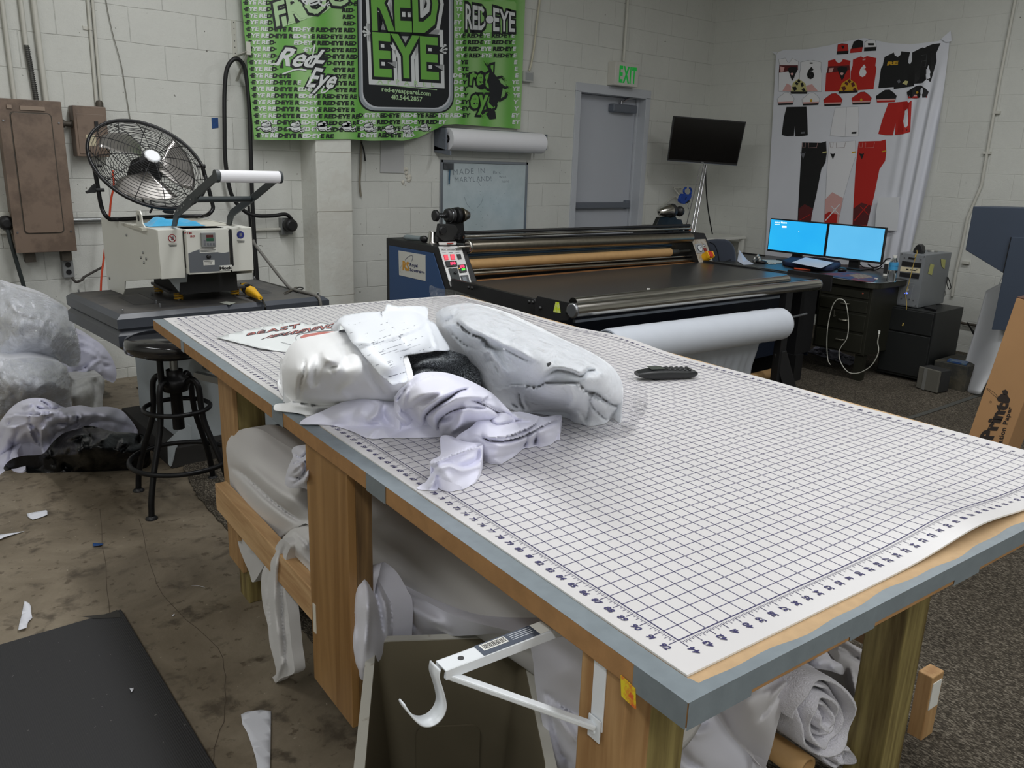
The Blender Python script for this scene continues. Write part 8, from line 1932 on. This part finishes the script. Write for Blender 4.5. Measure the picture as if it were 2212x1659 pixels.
b = B(); c = aP(S2[0]+600/S2[2], S2[1]+725/S2[2], T(2.12,0,0), (TS[0],TS[1],0)); b.lathe(c-Vector((TS[0],TS[1],0))*.2, (TS[0],TS[1],0), [(0,.030),(.2,.030),(.201,.022),(.15,.022)], 28); tag(b.build('cardboard_core', M_kraft, None), 'end of a cardboard core peeping out below the terry rolls', 'tube')
b = B()
relief(b, cp([(700,96,.0),(760,120,.0),(820,160,.0),(872,192,.01),(868,262,.02),(900,330,.02),(940,410,.02),(956,452,.02),(930,560,.02),(905,650,.02),(890,760,.02),(770,760,.01),(748,640,.0),(790,560,.0),(785,440,.0),(770,320,.0),(745,250,.0),(700,190,.0),(650,130,.0)], *S2), cp([(820,350,.04),(860,500,.04),(820,640,.03)], *S2),
    strk([('crease',[(780,270),(790,400),(800,560),(800,700)],.022,9),('ridge',[(800,270),(820,400),(830,560),(825,720)],.012,10),('crease',[(835,290),(850,420),(860,560),(850,700)],.016,9),('crease',[(860,260),(890,380),(900,520),(880,680)],.012,10),('valley',[(700,150),(780,170),(860,250)],.014,12),('crease',[(680,140),(760,190),(860,220)],.012,8),('ridge',[(660,120),(780,150),(860,200)],.01,9)], *S2), MN(1.98), 5, SKN(.10))
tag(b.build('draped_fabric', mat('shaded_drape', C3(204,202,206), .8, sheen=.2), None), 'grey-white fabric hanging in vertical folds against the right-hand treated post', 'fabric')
b = B()
relief(b, cp([(520,185,.0),(560,150,.01),(625,130,.01),(665,145,.01),(700,200,.01),(725,238,.01),(760,245,.01),(765,290,.01),(700,272,.01),(640,262,.01),(590,240,.0)], *S2), cp([(640,190,.04),(720,260,.03)], *S2), strk([('crease',[(590,235),(620,190),(660,150)],.02,6),('crease',[(600,240),(640,200),(690,190)],.016,5),('ridge',[(640,250),(700,235),(750,250)],.012,8)], *S2), MN(2.06), 4, SKN(.10))
tag(b.build('fabric_wad', M_wfab, None), 'small white fabric fold squeezed above the terry spiral under the tabletop', 'fabric')

M_bin = mat('bin_beige', C3(112,104,84), .55, var=.03, vs=6); M_rim = mat('bin_rim', C3(196,194,184), .5, col2=C3(150,140,124), c2s=20, c2t=(.6,.7))
zr_ = .45
fl_, fr_ = aZ(806, 1384, zr_), aZ(1127, 1373, zr_)
nl_ = aZ(800, 1640, zr_)
ex_ = (fr_-fl_); ey_ = (nl_-fl_); ey_ = (ey_-ex_*(ey_.dot(ex_)/ex_.dot(ex_))); ey_ = ey_.normalized()*.44; W__ = ex_.length; exn, eyn = ex_.normalized(), ey_.normalized()
bn = thing('storage_bin', Vector((fl_.x, fl_.y, 0)), 'tall open beige plastic bin standing half under the left side of the table', 'bin')
def bq(inset, z, rr, off=0):
    out = []
    for px_, py_ in rrect(inset, inset, W__-inset, .44-inset, rr, 5): p = fl_+exn*px_+eyn*py_; out.append(Vector((p.x, p.y, z)))
    return out
lay = [bq(.0, zr_, .03), bq(.004, zr_-.004, .03), bq(.045, .02, .03), ]
inn = [bq(.008, zr_, .028), bq(.052, .026, .03)]
n = len(lay[0]); b = B()
b.add(lay[0]+lay[2], [(i, (i+1)%n, n+(i+1)%n, n+i) for i in range(n)], True); b.add(lay[2], [list(range(n))], False)
b.add(inn[0]+inn[1], [(i, (i+1)%n, n+(i+1)%n, n+i) for i in range(n)], True); b.add(inn[1], [list(range(n))], False); b.add(lay[0]+inn[0], [(i, (i+1)%n, n+(i+1)%n, n+i) for i in range(n)], False)
b.build('bin_wall', M_bin, bn)
b = B(); o1, o2 = bq(-.012, zr_-.014, .036), bq(-.012, zr_+.003, .036); i1 = bq(.007, zr_+.003, .03); i2 = bq(.002, zr_-.014, .03)
for a, c in ((o1, o2), (o2, i1), (i2, o1), (i1, i2)): b.add(a+c, [(i, (i+1)%n, n+(i+1)%n, n+i) for i in range(n)], False)
b.build('rim', M_rim, bn)
b = B(); c = fl_+ex_*.5+eyn*.04; P = rrect(-.075, .10, .075, .34, .02)
b.prism([Vector((0,0,0))+fl_+ex_*.5+exn*x+eyn*(.058-(.42-z)*.0-.0)-Vector((0,0,0))+Vector((0,0,z-zr_)) for x, z in rrect(-.07, .04, .07, .27, .02)], eyn*.004); b.build('embossed_panel', M_bin, bn)

M_wc = mat('white_coated_steel')
rb = thing('closet_rod_bracket', T(2.16, -.15, .85), 'white metal closet-rod bracket with a hooked end sticking out from under the table edge', 'bracket')
yA = T(2.157, -.236, .848); yB2 = T(2.160, .03, .848)
b = B(); b.bar(yA, yB2, .026, .002); b.bar(yA+T(.012,0,0)-T(0,0,0)-Vector((0,0,.006)), yB2+T(.012,0,0)-T(0,0,0)-Vector((0,0,.006)), .002, .014); b.bar(yA-(T(.012,0,0)-T(0,0,0))-Vector((0,0,.006)), yB2-(T(.012,0,0)-T(0,0,0))-Vector((0,0,.006)), .002, .014)
b.build('arm', M_wc, rb, bevel=.0006)
hk = [(940,1437),(938,1455),(945,1478),(951,1500),(953,1518),(948,1535),(936,1550),(920,1558),(904,1557),(891,1548),(880,1536),(871,1523),(868,1516)]
P = [aP(u, v, T(2.157,0,0), (TS[0],TS[1],0)) for u, v in hk]; P = spline(P, 4); hw = T(.012,0,0)-T(0,0,0)
b = B(); n = len(P); vs = []
for i, p in enumerate(P):
    w_ = 1-.45*sst(.80,1,i/n); vs += [p+hw*w_, p-hw*w_]
b.add(vs, [(2*i, 2*i+1, 2*i+3, 2*i+2) for i in range(n-1)], True); b.build('hook', M_wc, rb, solid=.0022)
b = B(); b.bar(T(2.160,-.232,.838), T(2.275,-.073,.765), .012, .008); b.build('brace', M_wc, rb, bevel=.002)
b = B(); b.prism([T(2.262,-.072,.745),T(2.285,-.072,.745),T(2.285,-.072,.778),T(2.262,-.072,.778)], T(0,-.002,0)-T(0,0,0)); b.lathe(T(2.272,-.074,.757), -Vector((TT[0],TT[1],0)), [(0,.005),(.002,.004)], 12); b.build('lower_plate', M_wc, rb, bevel=.0005)
zl = .8494
def LB(a0, a1, w0=-.0125, w1=.0125, z=zl): 
    f = lambda a, w: (lambda q: Vector((q.x, q.y, z)))(T(2.157+w, -.236+a, z))
    return [f(a0, w0), f(a1, w0), f(a1, w1), f(a0, w1)]
b = B(); b.prism(LB(.058,.150), (0,0,.0003)); lb = b.build('dark_label', mat('label_slate', C3(62,72,88), .4), rb)
b = B(); b.prism(LB(.150,.236), (0,0,.0003)); b.prism(LB(.064,.104,-.010,.004,zl+.0004), (0,0,.0002)); b.build('white_label', mat('label_white'), rb)
b = B()
for k in range(17): b.prism(LB(.067+k*.0021,.067+k*.0021+(.0013 if k%3 else .0008),-.008,.002,zl+.0007), (0,0,.0001))
for k in range(3): b.prism(LB(.175,.225,-.006+.005*k,-.0045+.005*k,zl+.0005), (0,0,.0001))
b.build('label_print', M_black, rb)
b = B()
for k in range(4): b.prism(LB(.110,.146,-.009+.004*k,-.0078+.004*k,zl+.0005), (0,0,.0001))
b.build('label_text', mat('label_pale', C3(190,196,204), .5), rb)
b = B(); q = T(2.157, -.236+.030, zl); b.lathe(Vector((q.x,q.y,zl-.0005)), (0,0,1), [(0,.0042),(.0008,.0042)], 16); b.build('screw_hole', M_black, rb)
b = B(); b.prism(LB(.236,.262,-.013,.013,zl+.0005), (0,0,.0006)); b.build('green_label', mat('label_green', C3(70,116,40), .5), rb)
# pine board with label lying beyond the right post
b = B(); tbox(b, 2.06, 2.10, 1.30, 1.36, .0, .2); o = b.build('pine_block', M_pine, None, bevel=.003); tag(o, 'short upright pine board with a paper label standing on the carpet beyond the right post', 'board')
b = B(); tbox(b, 2.1, 2.102, 1.305, 1.35, .10, .18); b.build('paper_label', MATS['label_white'], o)
# ================================================================ floor bits
M_scr = mat('scrap_paper', C3(222,224,232), .6)
def scrap(P, label, m_=None, z=.004, k=None, cat='paper scrap', name='paper_scrap', lift=.006):
    b = B(); n_ = len(P); q = [aZ(u, v, z+(lift if i % 3 == 1 else 0)) for i, (u, v) in enumerate(P)]; c = sum(q, Vector())/len(q)
    fillpoly(b, [(p.x, p.y) for p in q], lambda x, y: Vector((x, y, z+lift*.5*(1+math.sin(x*40+y*31)))), maxlen=.02, smooth=True); tag(b.build(name, m_ or M_scr, None, solid=.0008), label, cat)
K7 = lambda P: crop(P, 0, 1060, 2.77)
scrap(K7([(160,140),(275,116),(284,128),(284,148),(195,166),(168,158)]), 'small white paper scrap lying farthest back on the bare concrete')
scrap(K7([(-10,272),(140,234),(147,242),(100,258),(-10,292)]), 'narrow white paper strip lying at the left edge of the picture on the concrete')
scrap(K7([(148,668),(176,674),(186,700),(188,735),(192,752),(170,790),(160,830),(108,832),(130,740)]), 'torn white paper scrap just behind the black rubber mat')
scrap(K7([(1442,1340),(1480,1318),(1560,1312),(1622,1318),(1616,1700),(1545,1700),(1530,1600),(1510,1530),(1480,1450),(1450,1400)]), 'largest torn white paper strip lying on the floor nearest the camera', lift=.002)
scrap(K7([(555,312),(612,308),(620,318),(604,328),(557,328)]), 'small scrap of blue tape on the concrete floor', mat('blue_painters_tape'), cat='tape scrap', name='tape_scrap')
scrap(K7([(1145,572),(1190,568),(1228,582),(1192,574)]), 'thin white paper curl on the shaded concrete near the front post', lift=.002)
scrap(K7([(775,1182),(790,1172),(800,1180),(798,1194),(786,1198)]), 'tiny white paper crumb lying on the black rubber mat', z=.018)
scrap(K7([(1030,748),(1040,734),(1046,738),(1036,750)]), 'tiny white paper crumb on the concrete right of the rubber mat corner', lift=.002)
m = bpy.data.materials.new('ribbed_rubber'); m.use_nodes = True; nt = m.node_tree; N = nt.nodes; L = nt.links; bs = N['Principled BSDF']
bs.inputs['Base Color'].default_value = C3(40,40,42); bs.inputs['Roughness'].default_value = .62
g = N.new('ShaderNodeNewGeometry'); w_ = N.new('ShaderNodeTexWave'); w_.inputs['Scale'].default_value = 60; w_.bands_direction = 'X'; w_.inputs['Distortion'].default_value = .3; L.new(g.outputs['Position'], w_.inputs['Vector'])
bp = N.new('ShaderNodeBump'); bp.inputs['Strength'].default_value = .4; bp.inputs['Distance'].default_value = .001; L.new(w_.outputs['Fac'], bp.inputs['Height']); L.new(bp.outputs[0], bs.inputs['Normal'])
nn_ = N.new('ShaderNodeTexNoise'); nn_.inputs['Scale'].default_value = 90; L.new(g.outputs['Position'], nn_.inputs['Vector']); rr = N.new('ShaderNodeMapRange'); rr.inputs[1].default_value = .74; rr.inputs[2].default_value = .78; L.new(nn_.outputs['Fac'], rr.inputs[0])
mx = N.new('ShaderNodeMix'); mx.data_type = 'RGBA'; L.new(rr.outputs[0], mx.inputs[0]); mx.inputs[6].default_value = C3(42,42,44); mx.inputs[7].default_value = C3(120,118,116); L.new(mx.outputs[2], bs.inputs['Base Color'])
a, c, d_ = aZ(0, 1392, .014), aZ(262, 1316, .014), aZ(467, 1659, .014)
e1 = (a-c).normalized(); e2 = (d_-c).normalized()
q = [c, c+e1*1.0, c+e1*1.0+e2*1.5, c+e2*1.5]; q = [Vector((p.x, p.y, .001)) for p in q]
b = B(); b.prism(q, (0,0,.014)); tag(b.build('rubber_mat', m, None, bevel=.003), 'large black ribbed rubber anti-fatigue mat on the floor at the lower left', 'rubber mat')
b = B(); fillpoly(b, K7([(485,752),(560,745),(640,738),(700,712),(715,730),(722,758),(640,762),(560,764)]), lambda u, v: aZ(u, v, .0165)); b.build('torn_corner', mat('rubber_shiny', C3(46,44,42), .35), bpy.data.objects['rubber_mat'])
# ================================================================ bags and fabrics piled against the wall, left
def MF(u, v, h): return aZ(u, v, max(h, .002))
def SKF(p): return Vector((p.x, p.y, .0))
def MV(y0): return lambda u, v, h: aY(u, v, y0-h)
def SKV(dy): return lambda p: Vector((p.x, p.y+dy, p.z))
Z1 = (0, 600, 2.1636)
M_pfab = mat('pile_fabric', C3(218,218,236), .8, sheen=.3, bump=.2, bs=400, bd=.0006)
M_pfab2 = mat('pile_fabric_grey', C3(232,234,242), .8, sheen=.3)
M_filmp = film('bag_film', .10, .45, .12, 16, (.97,.98,.99,1), 1.0, .03)
# upper stuffed clear bag
rng = random.Random(11)
def rand_strokes(n, x0, x1, y0, y1, amp, wd, ln_, kinds=('crease','ridge','valley')):
    out = []
    for _ in range(n):
        x, y = rng.uniform(x0, x1), rng.uniform(y0, y1); a = rng.uniform(0, math.pi); l = rng.uniform(.5, 1)*ln_
        P = [(x, y), (x+math.cos(a)*l*.5, y+math.sin(a)*l*.5), (x+math.cos(a+rng.uniform(-.7,.7))*l, y+math.sin(a+rng.uniform(-.7,.7))*l)]
        out.append((rng.choice(kinds), P, amp*rng.uniform(.5,1), wd*rng.uniform(.7,1.3)))
    return out
UP = [(-40,40,.0),(40,42,.05),(110,62,.08),(180,80,.09),(250,105,.10),(310,140,.10),(340,200,.12),(360,270,.13),(372,340,.12),(368,400,.08),(330,415,.04),(300,400,.05),(250,385,.08),(180,372,.10),(110,376,.12),(50,395,.13),(-40,410,.12)]
b = B()
relief(b, cp(UP, *Z1), cp([(60,200,.26),(180,220,.28),(280,260,.24),(100,320,.22),(230,330,.20)], *Z1), strk(rand_strokes(34,-20,350,80,390,.028,9,90), *Z1), MV(4.95), 4.5, SKV(.3), noise_amp=.03, nscale=.03)
o = b.build('bagged_fabric', M_pfab2, None); tag(o, 'white fabric packed inside the uppermost clear bag of the pile by the wall', 'fabric')
b = B()
U2 = [(x+(6 if x > 200 else 0), y-(8 if y < 200 else -6), h+.02) for x, y, h in UP]
relief(b, cp(U2, *Z1), cp([(60,200,.30),(180,220,.32),(280,260,.28),(100,320,.26),(230,330,.24)], *Z1), strk(rand_strokes(40,-20,350,60,390,.026,7,110), *Z1), MV(4.95), 4.5, None, noise_amp=.03, nscale=.045)
tag(b.build('plastic_bag', M_filmp, None), 'uppermost clear plastic bag stuffed with white fabric on the pile at the left edge', 'plastic bag')
# lower bag
LO = [(-40,400,.15),(60,380,.16),(160,372,.16),(240,388,.15),(300,410,.14),(320,450,.13),(330,500,.12),(330,560,.11),(330,620,.10),(200,620,.10),(60,620,.10),(-40,640,.10)]
b = B()
relief(b, cp(LO, *Z1), cp([(60,480,.30),(180,470,.30),(270,500,.26),(120,560,.24)], *Z1), strk(rand_strokes(26,-20,310,400,600,.026,8,80), *Z1), MV(4.80), 4.5, SKV(.3), noise_amp=.03, nscale=.035)
tag(b.build('bagged_fabric', M_pfab2, None), 'white fabric packed inside the lower clear bag of the pile', 'fabric')
b = B()
relief(b, cp([(x+(6 if x > 200 else 0), y, h+.02) for x, y, h in LO], *Z1), cp([(60,480,.335),(180,470,.335),(270,500,.30),(120,560,.28)], *Z1), strk(rand_strokes(30,-20,310,400,610,.024,7,100), *Z1), MV(4.80), 4.5, None, noise_amp=.03, nscale=.05)
tag(b.build('plastic_bag', M_filmp, None), 'lower clear plastic bag squeezed under the uppermost one on the pile', 'plastic bag')
# fabrics behind to the right
b = B()
relief(b, cp([(340,262,.0),(400,272,.0),(460,300,.0),(500,340,.0),(530,390,.0),(545,450,.0),(530,490,.0),(480,470,.02),(440,460,.03),(380,480,.04),(320,480,.04),(310,430,.04),(340,400,.04),(360,330,.02)], *Z1), cp([(420,350,.06),(400,430,.08),(480,400,.05)], *Z1), strk([('step',[(350,290),(420,310),(470,350)],.02,8),('step',[(360,330),(420,345),(460,375)],.02,8),('crease',[(330,440),(400,420),(460,380),(520,390)],.03,9),('ridge',[(340,470),(400,440),(440,400),(470,380)],.03,10)]+rand_strokes(12,320,520,380,480,.02,7,60), *Z1), MV(5.15), 4, SKV(.3), noise_amp=.01, nscale=.05)
tag(b.build('loose_fabric', M_pfab, None), 'loose lavender-white fabric slumped behind the clear bags next to the bench', 'fabric')
# white sack
b = B()
relief(b, cp([(270,480,.05),(330,486,.06),(400,470,.04),(450,462,.03),(480,462,.02),(490,500,.02),(480,560,.02),(470,620,.04),(380,640,.06),(280,640,.06),(260,560,.06)], *Z1), cp([(350,550,.13),(430,540,.09)], *Z1), strk([('crease',[(440,465),(445,540),(440,610)],.05,14),('crease',[(300,560),(360,520),(420,500)],.02,9),('ridge',[(470,470),(486,520),(478,590)],.02,7)], *Z1), MV(4.95), 4, SKV(.3), noise_amp=.012, nscale=.04)
tag(b.build('white_sack', mat('sack_white', C3(206,206,204), .5, col2=C3(186,186,182), c2s=12), None), 'white woven sack with a folded corner standing in the pile', 'sack')
# heap in front
FH = [(-40,760,.06),(-10,690,.14),(40,620,.22),(90,580,.27),(150,562,.30),(210,565,.30),(260,585,.28),(300,605,.25),(340,600,.24),(380,596,.24),(430,605,.23),(500,602,.21),(560,615,.18),(600,650,.14),(636,700,.08),(640,722,.05),(560,722,.08),(500,718,.10),(440,700,.12),(380,700,.13),(300,720,.12),(250,760,.08),(205,822,.05),(185,790,.06),(120,770,.07),(80,820,.05),(120,880,.02),(100,908,.004),(60,900,.004),(40,880,.0),(10,912,.0),(-40,920,.0)]
b = B()
relief(b, cp(FH, *Z1), cp([(60,700,.20),(200,650,.29),(330,660,.24),(480,660,.19),(100,760,.12),(220,740,.15),(560,680,.13),(30,820,.06)], *Z1),
    strk([('step',[(40,650),(100,640),(180,640),(300,620)],.03,9),('crease',[(150,575),(180,610),(250,615),(290,600)],.04,7),('ridge',[(110,600),(160,590),(170,625),(230,625),(280,615)],.03,9),('crease',[(180,570),(215,590),(240,610)],.03,6),('step',[(140,690),(150,740),(200,800)],.03,8),('crease',[(130,680),(180,720),(190,800)],.035,7),('ridge',[(200,700),(190,760),(205,810)],.025,9),('crease',[(230,700),(280,680),(350,690),(370,660)],.03,7),('ridge',[(260,720),(320,690),(380,650),(330,640)],.025,9),('crease',[(300,640),(360,640),(350,690),(270,720)],.03,7),('crease',[(60,660),(30,700),(0,760)],.025,8),('ridge',[(20,700),(60,700),(120,680)],.02,12),('crease',[(90,700),(60,780),(40,860)],.025,8),('ridge',[(380,640),(480,640),(600,680)],.014,22),('valley',[(400,690),(500,670),(600,700)],.014,16),('crease',[(0,830),(60,790),(120,760)],.03,8),('crease',[(85,800),(130,790),(180,810)],.03,6),('crease',[(100,830),(150,815),(200,820)],.02,5)]+rand_strokes(14,0,400,620,780,.018,8,70), *Z1), MF, 3.6, SKF, noise_amp=.012, nscale=.04)
tag(b.build('fabric_heap', M_pfab, None), 'crumpled heap of lavender-white fabric spilling over the black bin bag', 'fabric')
# black bag
b = B()
BB = [(18,885,.006),(50,850,.05),(110,832,.07),(180,828,.08),(210,815,.10),(250,765,.15),(300,725,.18),(370,705,.19),(400,692,.20),(445,696,.19),(500,712,.18),(560,722,.16),(620,725,.14),(680,740,.11),(700,800,.07),(680,870,.02),(640,895,.0),(560,900,.0),(420,905,.0),(300,908,.0),(180,910,.0),(120,906,.0),(150,860,.02),(80,870,.01),(50,895,.0),(25,900,.0)]
relief(b, cp(BB, *Z1), cp([(350,780,.21),(480,790,.20),(600,800,.14),(280,840,.11),(420,860,.10)], *Z1), strk([('crease',[(390,700),(420,690),(445,700)],.02,5),('crease',[(400,720),(430,750),(420,790)],.03,6),('ridge',[(300,760),(360,740),(420,730)],.03,9)]+rand_strokes(22,200,660,730,890,.022,8,80), *Z1), MF, 4, SKF, noise_amp=.02, nscale=.03)
tag(b.build('bin_bag', mat('black_polythene', C3(7,8,10), .28, spec=.35, bump=.3, bs=28, bd=.01), None), 'shiny black bin bag slumped on the concrete in front of the fabric pile', 'bin bag')
# clear bag end at the far left, low
b = B()
relief(b, cp([(-40,430,.30),(0,440,.30),(18,500,.28),(22,600,.24),(10,660,.20),(-40,700,.18)], *Z1), [], strk(rand_strokes(6,-30,20,460,640,.02,6,50), *Z1), MV(4.85), 4, SKV(.2)); tag(b.build('plastic_bag', M_filmp, None), 'fold of clear plastic at the extreme left edge of the pile', 'plastic bag')
# ================================================================ camera and light
cd = bpy.data.cameras.new('camera'); cam = bpy.data.objects.new('camera', cd); COL.objects.link(cam); SC.camera = cam
cd.sensor_fit = 'HORIZONTAL'; cd.sensor_width = 36; cd.lens = FPX/2212*36; cd.clip_start = .02
mm = Matrix(((RW[0][0], -RW[1][0], -RW[2][0], 0), (RW[0][1], -RW[1][1], -RW[2][1], 0), (RW[0][2], -RW[1][2], -RW[2][2], CAMZ), (0,0,0,1)))
cam.matrix_world = mm
def area(name, loc, sx, sy, power, col=(.98,.99,1)):
    l = bpy.data.lights.new(name, 'AREA'); l.shape = 'RECTANGLE'; l.size = sx; l.size_y = sy; l.energy = power; l.color = col
    o = bpy.data.objects.new(name, l); COL.objects.link(o); o.location = loc; return o
area('tube_light_a', (1.75, 3.1, 3.55), .3, 2.4, 58)
area('tube_light_b', (1.75, .2, 3.55), .3, 2.4, 42)
area('tube_light_e', (-1.2, -1.6, 3.55), .3, 2.4, 70)
area('tube_light_f', (2.4, -2.2, 3.55), .3, 1.6, 50)
area('tube_light_c', (-1.6, 2.6, 3.55), .3, 2.4, 34)
area('tube_light_d', (5.0, 1.2, 3.55), .3, 2.4, 56)
w = bpy.data.worlds.new('world'); SC.world = w; w.use_nodes = True
w.node_tree.nodes['Background'].inputs[0].default_value = (.9,.95,1,1); w.node_tree.nodes['Background'].inputs[1].default_value = .0
SC.view_settings.view_transform = 'Standard'; SC.view_settings.look = 'None'; SC.view_settings.exposure = -0.12; SC.view_settings.gamma = 1
SC.view_settings.use_curve_mapping = False
